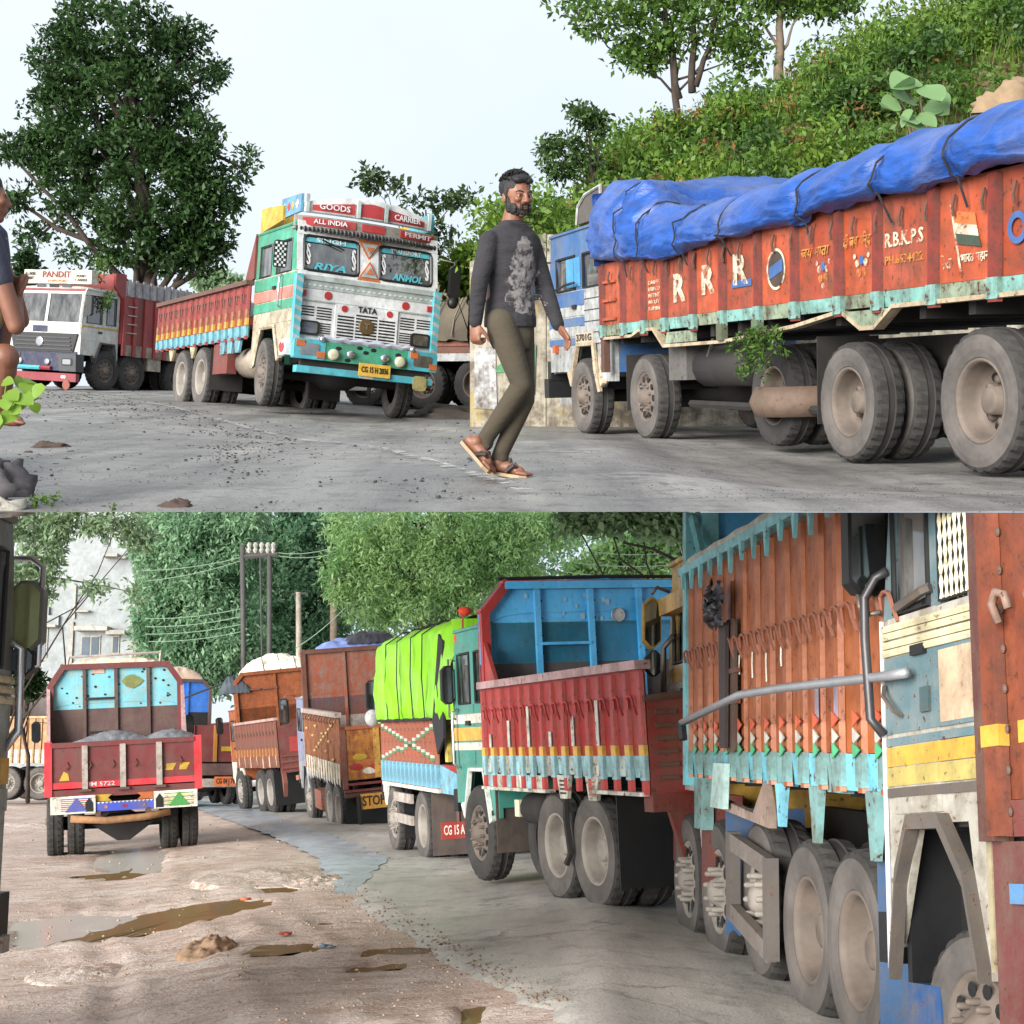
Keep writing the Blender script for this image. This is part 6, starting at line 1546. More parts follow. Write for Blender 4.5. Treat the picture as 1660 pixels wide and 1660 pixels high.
# ---- L4: blue headboard truck
L4 = thing('maroon_lorry', 'distant maroon lorry with bright blue headboard right of the red tipper', 'lorry', 'B', (-11.27, 49.95, .0), 27)
BRB = paint((20, 116, 214), .4, .2, .1)
chassis(L4, 1.5, -4.9, .55); rear_wheels(L4, .55, [(.8, 'S'), (-2.6, 'D'), (-3.9, 'D')], 1.2, RUBBER)
headboard(L4, 1.22, 1.3, 3.75, 4.05, .3, BRB, DARK, 2.95, paint((96, 70, 66), .6, .4, .3), [-1.22, -.4, .4, 1.22], stiff=BRB, rivets=False)
for sg in (-1, 1): cargo_side(L4, sg, spread(-.1, -4.9, 9), 1.22, 1.15, 1.45, 2.5, MAR, paint((196, 176, 150), .6, .5, .3), MAR, rail=MAR, rw=.09)
body_floor(L4, 4.9, 1.2, 1.4)
MB().box(-1.2, 1.2, -4.95, -4.9, 1.3, 2.4).build('tailgate', MAR, L4)
for x in (-.7, 0, .7): MB().box(x - .05, x + .05, -5.0, -4.95, 1.3, 2.4).build('tailgate_stiffener', [MAR, MUS, MAR][int(x / .7) + 1], L4)
MB().box(.2, 1.0, -4.99, -4.955, 1.62, 1.76).build('reflector_tape', YEL, L4); MB().box(-1.15, 1.15, -5.05, -4.9, .9, 1.25).build('rear_sill', MARD, L4)
MB().box(-1.15, 1.15, -5.15, -5.0, .55, .8).build('rear_bumper', GREYST, L4); plate(L4, 'number_plate', 'CG 04 J 7124', (.35, -5.17, .72), .8, .28, REAR, (216, 110, 50))
cab(L4, 1.6, 2.9, 2.0, .8, .8, .55, BRB, GREYW, paint((190, 170, 150), .6, .4, .2)); bundle(L4, 'canvas_bundle', 'pale canvas bundle on the maroon lorry roof', 'canvas', -1.1, 1.0, .1, 1.4, 4.0, 4.6, cloth('pale_canvas', (196, 170, 150), 6), 9)
mirror(L4, (1.45, 1.4, 2.6), 1, .2, .5)

# ---- L5: orange truck with white canvas
L5 = thing('orange_tipper', 'distant orange lorry with white canvas heaped on its roof', 'lorry', 'B', (-6.492, 43.327, .026), 22.33, -6.66, -.38)
ORT = paint((150, 76, 28), .55, .5, .4, (84, 54, 36)); BRN = paint((116, 56, 42), .6, .5, .4)
chassis(L5, 1.5, -4.7, .6); rear_wheels(L5, .6, [(.409, 'S'), (-2.2, 'D'), (-3.298, 'D')], 1.2, RUBBER, RIMPALE)
headboard(L5, 1.22, 1.5, 3.66, 3.94, .25, ORT, BRN, 2.45, ORT, [-1.22, 0, 1.22], stiff=ORT, rivets=False)
for x in (-.9, -.4): MB().box(x, x + .45, -.06, -.02, 3.40, 3.46).build('headboard_trim', BRN, L5)
cargo_side(L5, -1, spread(-.05, -4.85, 13), 1.25, 1.25, 1.55, 2.45, BRN, [paint((200, 180, 140), .6, .6, .4), BRN], BRN, [(1.55, 1.75, paint((180, 110, 50), .5, .5, .3))], rail=paint((170, 140, 130), .6, .4, .3), hooks=(2.15,), rw=.08)
far_side(L5, 1, 4.85, 1.25, 1.25, 2.45, BRN); body_floor(L5, 4.85, 1.2, 1.5)
MB().box(-1.22, 1.22, -4.92, -4.85, 1.1, 2.3).build('tailgate', paint((110, 46, 46), .6, .45, .3), L5)
for k, z in enumerate((1.2, 1.35, 1.5)): MB().box(-1.2, 1.2, -4.95, -4.925, z, z + .06).build('tailgate_rail', BRN, L5)
flatp('painted_panel', [(-.95, 1.62), (-.1, 1.62), (-.1, 2.0), (-.95, 2.0)], paint((176, 44, 44), .5, .4, .2), -4.925, L5)
MB().prism([(-4.9, 1.2), (-5.0, .85), (-4.86, .5), (-4.8, 1.2)], 'x', -1.2, -1.1).build('corner_bracket', BRN, L5)
flap(L5, -1.2, .2, -3.95, .25, 1.15, BLACK); cab(L5, 1.5, 3.0, 2.0, .8, .6, .6, ORT, GREYW, GREYW)
plate(L5, 'reflector_plate', '', (-.75, -5.0, .95), .25, .12, REAR, (200, 130, 80))
bundle(L5, 'white_canvas', 'crumpled white canvas on top of the distant orange lorry', 'canvas', -.75, 1.15, .0, 1.6, 3.85, 4.5, cloth('white_canvas', (232, 222, 204), 7, .9, .15, bs=.8), 14, True)
bundle(L5, 'dark_cloth', 'dark cloth tied over the corner of the orange headboard', 'cloth', -1.55, -.75, -.1, .5, 3.35, 3.95, cloth('dark_cloth', (66, 74, 82), 8), 15)
mirror(L5, (-1.42, 1.4, 2.5), -1, .2, .5)
MB().tube([(-1.25, .3, 3.75), (-2.6, 4.2, 3.3)], .03, 4).build('guy_rope', ROPE, L5)

# ---- L6: rusty orange truck marked STOP
L6 = thing('rusty_lorry', 'rusty orange high lorry with STOP board and yellow painted tailgate', 'lorry', 'B', (-3.563, 35.938, -.01), 17.91, -5.24, 3.38)
RUO = paint((140, 66, 38), .6, .6, .5, (116, 104, 94)); RUB_ = paint((138, 76, 32), .6, .5, .45, (80, 54, 36))
chassis(L6, 1.5, -4.1, .6); rear_wheels(L6, .58, [(.321, 'S'), (-2.25, 'D'), (-3.185, 'D')], 1.2, None, RIMPALE)
headboard(L6, 1.25, 1.6, 4.0, 4.06, .06, RUO, GREYST, 2.45, paint((96, 52, 38), .6, .4, .4), [-1.25, -.22, .65, 1.25], stiff=RUO, rivets=True)
cargo_side(L6, -1, spread(-.05, -4.15, 6), 1.25, 1.32, 1.62, 2.60, RUB_, paint((206, 198, 176), .6, .5, .3), RUB_, rail=paint((176, 160, 150), .6, .4, .3), rw=.05, rd=.03, rail_h=.1)
for k in range(9):
    MB().ball((-1.29, -.5 - k * .38, 2.35 - k * .07 + (.3 if k % 2 else 0) - .1), .035, 6, 4).build('brass_stud', paint((206, 180, 120), .4, .3, .1), L6); MB().ball((-1.29, -3.8 + k * .3, 2.5 - k * .09), .035, 6, 4).build('brass_stud', paint((206, 180, 120), .4, .3, .1), L6)
for k in range(12): MB().tube([(-1.3, -.3 - k * .33, 2.58), (-1.34, -.3 - k * .33, 2.50), (-1.31, -.3 - k * .33, 2.44)], .014, 4).build('rope_hook', STEELRUST, L6)
for k in range(14):
    y = -.15 - k * .29; MB().prism([(y, 1.62), (y - .2, 1.62), (y - .17, 1.18 - .03 * (k % 3)), (y - .03, 1.20)], 'x', -1.275, -1.262).build('skirt_tooth', paint((206, 198, 176), .6, .5, .3), L6)
far_side(L6, 1, 4.15, 1.25, 1.3, 2.5, RUB_); body_floor(L6, 4.15, 1.2, 1.6)
TGL = paint((128, 64, 30), .55, .6, .4, (190, 130, 40))
MB().box(-1.2, 1.25, -4.22, -4.15, 1.28, 2.36).build('tailgate', TGL, L6); MB().box(-1.24, 1.28, -4.25, -4.16, 2.33, 2.40).build('tailgate_rail', paint((170, 84, 40), .5, .4, .3), L6)
MB().box(-.55, -.42, -4.26, -4.22, 1.3, 2.33).build('tailgate_stiffener', paint((206, 150, 40), .5, .4, .3), L6); MB().box(-1.24, -1.14, -4.25, -4.15, 1.1, 2.45).build('corner_post', BRN, L6)
for k, (x, z, m) in enumerate([(-.95, 1.55, REDG), (-.7, 1.62, ORNG), (-.5, 1.5, REDG), (-.2, 1.6, REDG), (-.85, 1.75, YEL), (-.65, 1.45, paint((206, 196, 180), .5, .4, .2))]): MB().ball((x, -4.225, z), (.16, .008, .07), 10, 6).build('painted_petal', m, L6)
for z in (1.22, 1.08): MB().box(-1.22, 1.25, -4.24, -4.16, z - .05, z).build('rear_rail', paint((120, 30, 34), .5, .4, .3), L6)
MB().box(-1.2, 1.2, -4.2, -4.1, .92, 1.02).build('rear_beam', STEELRUST, L6)
plate(L6, 'stop_board', 'STOP', (-.62, -4.26, .82), .56, .32, REAR, (216, 150, 30), (40, 30, 20), .28)
flap(L6, -1.15, .4, -3.9, .2, .95, BLACK, 0); MB().tube([(-.95, -4.3, .95), (-.93, -4.3, .4), (-.96, -4.3, -.02)], .05, 6).build('hanging_strap', DARK, L6)
MB().box(-1.2, -.9, -1.35, -.55, .42, .85).build('side_box', RUO, L6)
cab(L6, 1.5, 3.0, 2.1, .8, .55, .58, paint((120, 130, 160), .5, .4, .2), paint((150, 154, 160), .5, .4, .2), GREYW, hw=1.18)
mirror(L6, (-1.5, 1.3, 2.6), -1, .22, .62, [(-1.2, 1.3, 2.95), (-1.45, 1.3, 3.0), (-1.5, 1.3, 2.9)])
bundle(L6, 'tarpaulin_roll', 'blue white and black sheets piled on the rusty lorry roof', 'tarpaulin', -.75, 1.2, .05, 1.2, 4.0, 4.32, cloth('blue_white_sheet', (120, 140, 196), 9, .6, .4), 21)
bundle(L6, 'black_sheet', 'crumpled black plastic on top of the rusty lorry', 'sheet', -.1, 1.15, .0, .9, 4.1, 4.45, cloth('black_sheet', (56, 58, 66), 9, .45, .4, bs=.9), 22)

# ---- L7: truck under a lime green tarpaulin
L7 = thing('tarped_lorry', 'lorry with orange slatted sides and white chevrons under a green sheet', 'lorry', 'B', (-.678, 23.134, .03), 16.22, -2.73, 1.02)
OB7 = paint((160, 68, 32), .5, .45, .3); SKY7 = paint((104, 168, 192), .5, .45, .25)
chassis(L7, 1.5, -4.4, .5); rear_wheels(L7, .5, [(-.271, 'S'), (-2.189, 'D')], 1.2, None, RIMPALE, 'studded')
cargo_side(L7, -1, spread(-.03, -3.55, 13), 1.25, 1.05, 1.36, 1.97, [OB7, paint((170, 70, 36), .5, .4, .25)], SKY7, OB7, [(1.06, 1.36, SKY7)], rail=None, rw=.06, rd=.045)
MB().box(-1.29, -1.2, -3.65, .0, 1.0, 1.05).build('skirt_edge', GREYW, L7)
CHV = paint((190, 190, 180), .5, .3, .15); CHG = paint((70, 130, 80), .5, .3, .1)
for k in range(13):
    y = -.15 - k * .27
    for zz in ((1.86 - .035 * k), (1.40 + .035 * k) if k < 5 else (1.30 + .045 * k)):
        if zz < 1.36 or zz > 1.92: continue
        MB().box(-1.30, -1.262, y - .09, y + .09, zz, zz + .04).build('chevron', CHV, L7); MB().box(-1.299, -1.262, y - .11, y + .11, zz - .035, zz - .002).build('chevron', CHG, L7)
far_side(L7, 1, 4.6, 1.25, 1.0, 1.97, OB7); body_floor(L7, 4.6, 1.2, 1.36)
MB().box(-1.25, 1.25, -4.62, -4.58, 1.1, 1.97).build('tailgate', OB7, L7)
MB().prism([(-3.6, 1.36), (-4.6, 1.25), (-4.6, 1.0), (-3.6, 1.0)], 'x', -1.25, -1.2).build('rear_skirt', SKY7, L7); MB().box(-1.26, -1.2, -4.1, -3.95, 1.4, 1.95).build('rear_post', paint((196, 180, 60), .5, .4, .2), L7)
MB().box(-1.24, -1.18, -4.45, -3.7, 1.28, 1.36).build('reflector_tape', REDG, L7)
for z in (.78, .48): MB().box(-1.24, -1.2, -1.75, -.55, z, z + .13).build('side_guard', GREYST, L7)
flap(L7, -1.2, .2, -2.85, .15, 1.0, paint((76, 64, 62), .8, .4, .1)); flap(L7, -1.15, -.5, -.85, .22, .8, BLACK, 9)
MB().tube([(-1.2, -4.3, 1.0), (-1.2, -4.3, .62)], .03, 5).build('plate_post', STEELRUST, L7); plate(L7, 'number_plate', 'CG 15 A 4451', (-1.2, -4.35, .58), .48, .20, REAR, (176, 52, 44), (226, 200, 190))
cab(L7, 1.4, 2.7, 1.9, .7, .6, .5, paint((150, 150, 150), .5, .4, .2), GREYW, GREYW, hw=1.0)
mirror(L7, (-1.17, 1.3, 2.36), -1, .19, .48, [(-1.0, 1.3, 2.5), (-1.08, 1.25, 2.66), (-1.16, 1.28, 2.62)]); MB().ball((-1.17, 1.27, 2.0), (.13, .08, .14)).build('round_mirror', SILVER, L7, True)
LIME = cloth('lime_tarpaulin', (116, 178, 26), 9, .55, .25, stretch=(1.5, 1.5, .35), bs=.9, dist=.04, crease=.5, dust=.2)
LIME.node_tree.nodes['Principled BSDF'].inputs['Specular IOR Level'].default_value = .3
def lime(a, b):
    y = .05 - 4.75 * a; S = [(-1.30, 1.93), (-1.34, 2.05), (-1.33, 2.6), (-1.30, 3.05), (-1.12, 3.17), (-.4, 3.24), (.5, 3.24), (1.15, 3.15), (1.31, 2.9), (1.31, 1.95)]
    t = b * (len(S) - 1); i = min(int(t), len(S) - 2); t -= i; x = S[i][0] * (1 - t) + S[i + 1][0] * t; z = S[i][1] * (1 - t) + S[i + 1][1] * t
    fold = .035 * (1 - 2 * abs(math.sin(y * 8.5 + 2.5 * nz((y, z * .5, 0), 1)))) * (1 if b < .4 else .2) + .06 * nz((y * 2.2, z * 1.1, x), 1, 3) + .018 * (1 - 2 * abs(nz((y * 3 + z, z * 4, 2), 1, 2)))
    return (x + fold * (1 if abs(x) > 1 else 0), y, z + (.05 * nz((x * 2, y * 2, 4), 1, 3) if b > .3 else 0) - .02 * sstep(y, -.2, .05))
tp = link('green_tarpaulin', grid_mesh('green_tarpaulin', 220, 40, lime, LIME)); tp.matrix_world = L7.matrix_world.copy(); tag(tp, 'lime green tarpaulin stretched over a tall load', 'tarpaulin')
link('rear_drape', grid_mesh('rear_drape', 30, 24, lambda a, b: (-1.3 + 2.6 * a, -4.70 - .05 * abs(math.sin(a * 20)) + .04 * nz((a * 5, b * 3, 0), 1.3), 1.6 + 1.55 * b + .3 * (1 - b) * nz((a * 3, 0, 0), 1)), LIME), tp)
for y in (-.9, -1.7, -2.6, -3.3): MB().tube([(-1.36, y, 1.95), (-1.39, y - .02, 2.5), (-1.36, y, 3.05), (-1.1, y, 3.22), (0, y, 3.29), (1.1, y, 3.22)], .012, 4).build('rope', ROPE, tp)
MB().tube([(-1.33, .0, 1.95)] + [(-1.35, -.3 * k, 1.94 + .012 * (k % 2)) for k in range(1, 13)], .02, 5).build('hem_rope', ROPE, tp)
MB().prism([(-3.72, 1.9), (-3.95, 1.5), (-4.3, 1.7), (-4.4, 2.9), (-4.2, 3.0)], 'x', -1.36, -1.33).build('black_strap', ROPE, tp)

# ---- L8: red truck with bright blue headboard
L8 = thing('red_lorry', 'red ribbed lorry with blue headboard and teal cab in the queue', 'lorry', 'B', (.961, 15.548, .138), 20.06, -2.89, .21)
RD8 = paint((168, 34, 32), .45, .35, .25, (100, 60, 52)); RD8b = paint((178, 44, 38), .45, .4, .25, (110, 76, 66)); PB8 = paint((190, 206, 200), .55, .55, .5, (96, 88, 70)); PB8b = paint((150, 198, 206), .55, .5, .4, (96, 88, 70)); PW8 = paint((206, 204, 190), .55, .6, .5, (86, 78, 62))
TEA8 = paint((44, 140, 124), .45, .35, .2, (110, 120, 110)); TAN8 = paint((196, 160, 118), .5, .4, .2); YEL8 = paint((216, 166, 40), .45, .3, .15)
W8 = .49; L8L = 3.79
chassis(L8, 1.2, -3.7, W8); axle(L8, .606, W8, 'S', 1.16, tm=RUBBER, style='studded'); axle(L8, -1.657, W8, 'D', tm=DUSTY, rm=RIMPALE); axle(L8, -2.52, W8, 'D', tm=DUSTY, rm=RIMPALE)
cab(L8, 1.346, 2.72, 1.82, .66, .606, W8, TEA8, TEA8, TAN8, bands=[(1.62, 1.72, GREYW), (1.44, 1.58, YEL8), (1.34, 1.42, GREYW)], hw=1.12, ztop=2.38, archm=paint((206, 214, 206), .5, .4, .2), door_split=.5)
MB().tube([(-1.14, 1.15, 1.78), (-1.2, 1.18, 1.74), (-1.2, 1.18, 1.2), (-1.15, 1.15, 1.15)], .018, 6).build('grab_rail', CHROME, L8, True)
mirror(L8, (-1.2, 1.3, 2.05), -1, .15, .42, [(-1.1, 1.25, 2.3), (-1.19, 1.28, 2.33), (-1.2, 1.28, 1.7), (-1.1, 1.25, 1.66)])
headboard(L8, 1.25, 1.3, 2.74, 3.05, .27, BLUEP, paint((76, 74, 80), .7, .5, .4), 2.20, RD8, [-1.25, -.62, -.02, .54, 1.25], stiff=BLUEP, fw=.09)
MB().box(-.98, .98, -.085, -.072, 2.96, 3.04).build('headboard_cap', BLUEP, L8); MB().box(-.6, -.04, -.06, -.005, 2.38, 2.41).build('cross_brace', BLUEP, L8)
MB().lathe([(0, .075), (.02, .075), (.02, .058), (.024, .001)], 18, (.29, -.03, 2.68), 'y').build('round_plate', WHT, L8)
for k in range(12): flatp('chipped_patch', [(a, b) for a, b in rounded(*(lambda x, z, s: (x - s, x + s, z - s * 1.3, z + s * 1.3))(random.gauss(-.2, .3), random.uniform(2.45, 2.95), random.uniform(.008, .026)), .006, 2)], paint((150, 196, 220), .5, .2, .1), -.006, L8)
r8 = spread(-.06, -L8L, 14)
cargo_side(L8, -1, r8, 1.25, 1.12, 1.29, 1.95, [RD8, RD8b, RD8], [PB8, PB8b, PW8, PB8b], RD8b, [(1.29, 1.37, YEL8), (1.10, 1.29, PB8b)], rail=paint((186, 150, 150), .5, .4, .3), hooks=(1.70,), rw=.06, rd=.032, rib_bot=.99, hookmat=RD8)
for k, y in enumerate(r8[1:12:2]): MB().box(-1.302, -1.298, y - .03, y + .03, 1.37, 1.5 + .12 * (k % 3)).build('peeling_paint', PW8, L8)
MB().box(-1.3, -1.2, -1.75, 0, .96, .99).build('skirt_edge', PW8, L8); MB().box(-1.3, -1.2, -L8L, -2.75, .98, 1.01).build('skirt_edge', PW8, L8)
for i, (a, b) in enumerate(zip(r8[:6], r8[1:7])): MB().box(-1.262, -1.23, b + .05, a - .05, .99, 1.11).build('skirt_plate', [PB8b, PW8][i % 2], L8)
for y in (-1.98, -2.62):
    v = MB().prism([(y, 1.12), (y - .28, 1.12), (y - .22, .92), (y - .06, .92)], 'x', -1.275, -1.24).build('skirt_bracket', PW8, L8)
    for k in range(4): MB().box(-1.28, -1.276, y - .21, y - .07, .96 + k * .035, .975 + k * .035).build('vent_slot', ORNG if y < -2.5 else DARK, v)
far_side(L8, 1, L8L, 1.25, 1.0, 1.95, RD8); body_floor(L8, L8L, 1.2, 1.3)
MB().prism([(-.0, 1.95), (-.42, 1.95), (-.05, 2.45)], 'x', -1.24, -1.2).build('headboard_stay', RD8b, L8)
MB().box(-1.24, 1.25, -L8L - .05, -L8L, 1.0, 1.75).build('tailgate', paint((126, 40, 34), .5, .4, .3), L8); MB().box(-.92, -.74, -L8L - .09, -L8L - .05, 1.05, 1.72).build('tailgate_stiffener', YEL8, L8)
MB().tube([(-1.27, -L8L - .05, 1.72), (-.6, -L8L - .09, 1.78), (.2, -L8L - .09, 1.72)], .03, 6).build('tailgate_rope', STEELRUST, L8)
for k in range(6): MB().box(-1.18, -1.0, -L8L - .075, -L8L - .051, 1.1 + k * .1, 1.13 + k * .1).build('hinge_strap', STEELRUST, L8)
MB().box(-1.24, 1.24, -L8L - .06, -L8L + .1, .86, 1.0).build('rear_sill', REDRUST, L8); MB().prism([(-1.1, .86), (-.75, .86), (-.85, .5), (-1.0, .5)], 'y', -L8L - .05, -L8L).build('rear_bracket', REDRUST, L8)
flap(L8, -1.22, -.35, -3.12, .20, 1.0, BLACK, 16); flap(L8, .35, 1.22, -3.12, .2, 1.0, BLACK, 10)
flap(L8, -1.15, -.4, .02, .32, .95, paint((66, 58, 54), .8, .4, .1))
MB().lathe([(-.24, .001), (-.23, .15), (.23, .15), (.24, .001)], 14, (-1.02, -.95, .78), 'y').build('air_tank', DARK, L8, True); MB().box(-1.14, -1.05, -.62, -.50, .70, .86).build('work_lamp', paint((220, 214, 180), .3, .2, .1), L8)
link('spare_tyre', tyre_me(.36, .26, RUBBER), L8, (-.95, -.98, .50), (0, 0, 0))
MB().tube([(-1.22, -2.05, 1.0), (-1.26, -2.12, .75), (-1.24, -2.14, .45), (-1.26, -2.08, .36)], .03, 5).build('hanging_rubber', DARK, L8)
MB().ball((-1.08, 1.2, 2.55), (.06, .05, .08)).build('red_tassel', cloth('red_tassel', (196, 60, 40)), L8, True); MB().ball((-1.0, 1.2, 2.85), (.08, .05, .05)).build('red_tassel', cloth('red_tassel', (196, 60, 40)), L8, True); MB().tube([(-1.04, 1.2, 2.5), (-1.02, 1.2, 2.9)], .012, 5).build('tassel_cord', REDG, L8)
bundle(L8, 'blue_sheet', 'folded blue sheet on the cab roof of the red lorry', 'sheet', -.2, .75, .05, .7, 3.0, 3.13, BLUEP, 31)
MB().tube([(-1.0, .08, 3.08), (.2, .1, 3.10), (1.1, .08, 3.09)], .02, 5).build('roof_rope', ROPE, L8)
MB().prism([(-1.1, 2.7), (-.8, 2.7), (-.86, 3.0), (-1.02, 2.95)], 'y', .15, .2).build('yellow_wing', YEL8, L8)

# ---- L9: tall brown truck with yellow cab
L9 = thing('brown_lorry', 'tall rust brown ribbed lorry with yellow cab close on the right', 'lorry', 'B', (2.773, 10.998, -.091), 5.46, .95, .59, scale=1.2)
BR9 = paint((164, 86, 30), .5, .38, .28, (104, 58, 28)); BR9b = paint((150, 76, 28), .5, .42, .3, (96, 52, 28)); SB9 = paint((104, 190, 214), .5, .4, .45, (84, 78, 56)); SB9b = paint((112, 160, 160), .55, .6, .5, (84, 78, 56)); CY9 = paint((110, 196, 206), .45, .35, .2)
W9 = .408; L9L = 3.42
chassis(L9, 1.2, -3.7, W9)
for y in (.502, -.31): axle(L9, y, W9, 'S', 1.19, style='studded', rm=RIMPALE, w=.24)
axle(L9, -1.25, W9, 'S', 1.19, style='studded', rm=RIMPALE, lift=.05, w=.24); axle(L9, -2.117, W9, 'D', rm=RIMMAT, w=.24); axle(L9, -2.80, W9, 'D', rm=RIMMAT, w=.24)
YC = paint((206, 160, 50), .45, .45, .25); GW9 = paint((190, 184, 176), .5, .45, .25)
cab(L9, 1.348, 2.58, 1.78, .66, .502, W9, YC, GW9, paint((120, 114, 106), .7, .5, .3), bands=[(1.66, 1.76, YC), (1.48, 1.62, GREYST), (1.36, 1.46, paint((150, 124, 120), .5, .5, .2)), (1.22, 1.34, YC)], hw=1.12, ztop=2.22, archm=GW9)
MB().prism([(.25, 2.24), (1.25, 2.24), (1.2, 2.12), (.3, 2.12)], 'x', -1.22, -1.13).build('window_hood', YC, L9)
MB().tube([(-1.14, 1.1, 1.98), (-1.2, 1.15, 1.9), (-1.2, 1.15, 1.4), (-1.14, 1.1, 1.35)], .02, 6).build('grab_rail', STEEL, L9, True)
mirror(L9, (-1.255, 1.3, 2.08), -1, .125, .36, [(-1.13, 1.28, 2.3), (-1.22, 1.28, 2.33), (-1.26, 1.28, 2.28)], shell=YC); mirror(L9, (-1.24, 1.3, 1.80), -1, .125, .18, shell=BLACK)
MB().box(-1.17, -1.12, .98, 1.06, .98, 1.06).build('indicator', ORNG, L9)
r9 = spread(.02, -L9L, 13)
cargo_side(L9, -1, r9, 1.25, 1.05, 1.205, 2.26, [BR9, BR9b, BR9], [SB9, SB9b, SB9], BR9, [(1.07, 1.205, SB9b)], rail=None, hooks=(), rw=.05, rd=.024, rib_bot=1.05)
# hooks in two rows with drips of pale paint
hk = MB().tube([(-1.29, -.07, 1.68), (-1.31, -.07, 1.73)] + [(-1.315, -.07 * math.cos(t), 1.745 + .05 * math.sin(t)) for t in (.3, .8, 1.3, 1.8, 2.3)] + [(-1.30, .07, 1.73)], .008, 5).mesh('rope_hook', paint((150, 92, 70), .6, .4, .4))
for k in range(24): link('rope_hook', hk, L9, (0, -.1 - k * .152, 0))
for k, y in enumerate(r9[5:9]): MB().tube([(-1.285, y, 1.70), (-1.286, y + .005, 1.64), (-1.285, y, 1.60 - .03 * (k % 3))], .005, 4).build('paint_run', GREYW, L9)
for i, y in enumerate(r9[1:]):
    for z, m in ((1.27, CHV), (1.215, paint((60, 176, 120), .5, .3, .1)), (1.34, paint((206, 84, 40), .5, .3, .2))):
        MB().prism([(y + .03, z - .035), (y + .03, z + .035), (y - .055, z)], 'x', -1.292, -1.287).build('painted_diamond', m, L9)
for y in r9[10:12]: MB().box(-1.284, -1.278, y - .02, y + .02, 1.34, 1.52).build('lilac_stripe', paint((150, 140, 160), .5, .4, .2), L9)
MB().box(-1.33, -1.24, -L9L, .04, 2.26, 2.31).build('top_rail', CY9, L9)
P = [(-1.27, .02 - k * .25, 2.345 + .01 * (k % 2)) for k in range(14)]; MB().tube(P, .022, 6).build('top_tube', GREYW, L9)
for k in range(15): MB().prism([(-.05 - k * .24, 2.27), (-.11 - k * .24, 2.27), (-.08 - k * .24, 2.17 - .02 * (k % 3))], 'x', -1.335, -1.315).build('pennant_tooth', CY9, L9)
MB().box(-1.29, -1.19, .0, .09, 1.0, 2.95).build('front_post', CY9, L9); MB().tube([(-1.25, -.02, 2.62), (-1.26, -.35, 2.31)], .03, 5).build('post_stay', CY9, L9)
headboard(L9, 1.2, 1.2, 2.85, 2.95, .1, BLUEP, BLUEP, 1.3, CY9, [-1.2, -.4, .4, 1.2], y=.0)
far_side(L9, 1, L9L, 1.25, 1.05, 2.3, BR9); body_floor(L9, L9L, 1.2, 1.2)
MB().box(-1.25, 1.25, -L9L - .04, -L9L, 1.0, 2.3).build('tailgate', BR9, L9)
MB().prism(rounded(-1.27, -1.05, 1.2, 1.9, .05), 'x', -1.30, -1.288).build('tied_strip', paint((84, 58, 48), .8, .5, .3), L9)
strip = MB().prism([(-1.02, 1.88), (-1.18, 1.88), (-1.15, 1.22), (-1.03, 1.22)], 'x', -1.33, -1.31).build('black_rag', cloth('black_rag', (58, 48, 46), 10, .7), L9)
cr = grid_mesh('black_plastic', 16, 12, lambda a, b: (-1.36 - .06 * math.sin(math.pi * a) * math.sin(math.pi * b) - .04 * nz((a * 6, b * 6, 0), 1.5, 3), -.93 - .30 * a + .05 * nz((a * 4, b * 4, 5), 1.5), 1.86 + .20 * b + .06 * abs(2 * a - 1) * b + .05 * nz((a * 5, b * 5, 2), 1.5)), cloth('black_plastic_knot', (40, 40, 44), 12, .3, .4, bs=1))
link('black_knot', cr, L9)
for k in range(3): MB().box(-1.31, -1.285, -1.32, -1.16, 1.45 + .16 * k, 1.475 + .16 * k).build('rung', BRN, L9)
MB().hexa([(-1.31, -.72, .90), (-1.28, -.72, .90), (-1.28, -1.02, .90), (-1.31, -1.02, .90), (-1.31, -.80, 1.14), (-1.28, -.80, 1.14), (-1.28, -1.06, 1.14), (-1.31, -1.06, 1.14)]).build('hanging_plate', paint((170, 206, 200), .5, .5, .2), L9)
MB().prism([(-.62, .9), (-1.75, .84), (-1.75, .9), (-1.66, 1.06), (-1.45, .9), (-.7, .95)], 'x', -1.26, -1.22).build('skirt_bracket', paint((150, 128, 116), .6, .5, .3), L9)
for y, zz in ((-1.9, .86), (-2.45, .82), (-3.2, .80)): MB().prism([(y, 1.06), (y - .16, 1.06), (y - .13, zz + .12), (y - .1, zz), (y - .05, zz), (y - .03, zz + .12)], 'x', -1.27, -1.24).build('skirt_bracket', SB9b if y < -2 else SB9, L9)
MB().box(-1.24, -1.18, -.25, .0, .75, 1.06).build('front_skirt', SB9b, L9)
# side guard frame, flap, boxes
for a, b in (((-.95, .78), (-1.72, .70)), ((-.95, .42), (-1.72, .30)),): MB().hexa([(-1.27, a[0], a[1] - .09), (-1.22, a[0], a[1] - .09), (-1.22, b[0], b[1] - .09), (-1.27, b[0], b[1] - .09), (-1.27, a[0], a[1]), (-1.22, a[0], a[1]), (-1.22, b[0], b[1]), (-1.27, b[0], b[1])]).build('side_guard', paint((112, 104, 98), .55, .4, .2), L9)
for y, z0, z1 in ((-.97, .34, .78), (-1.72, .22, .70)): MB().box(-1.275, -1.215, y - .04, y + .04, z0, z1).build('guard_post', paint((90, 84, 80), .55, .4, .2), L9)
BFL = paint((40, 86, 130), .6, .4, .1); flap(L9, -1.24, -.8, -.80, .22, .9, BFL, 6); flap(L9, -1.24, -.6, -3.25, .16, .95, BFL, 8)
MB().box(-1.2, -1.0, -.22, -.02, .42, .95).build('side_box', REDRUST, L9); MB().box(-1.19, -1.02, .78, .86, .5, .95).build('side_box', REDRUST, L9)
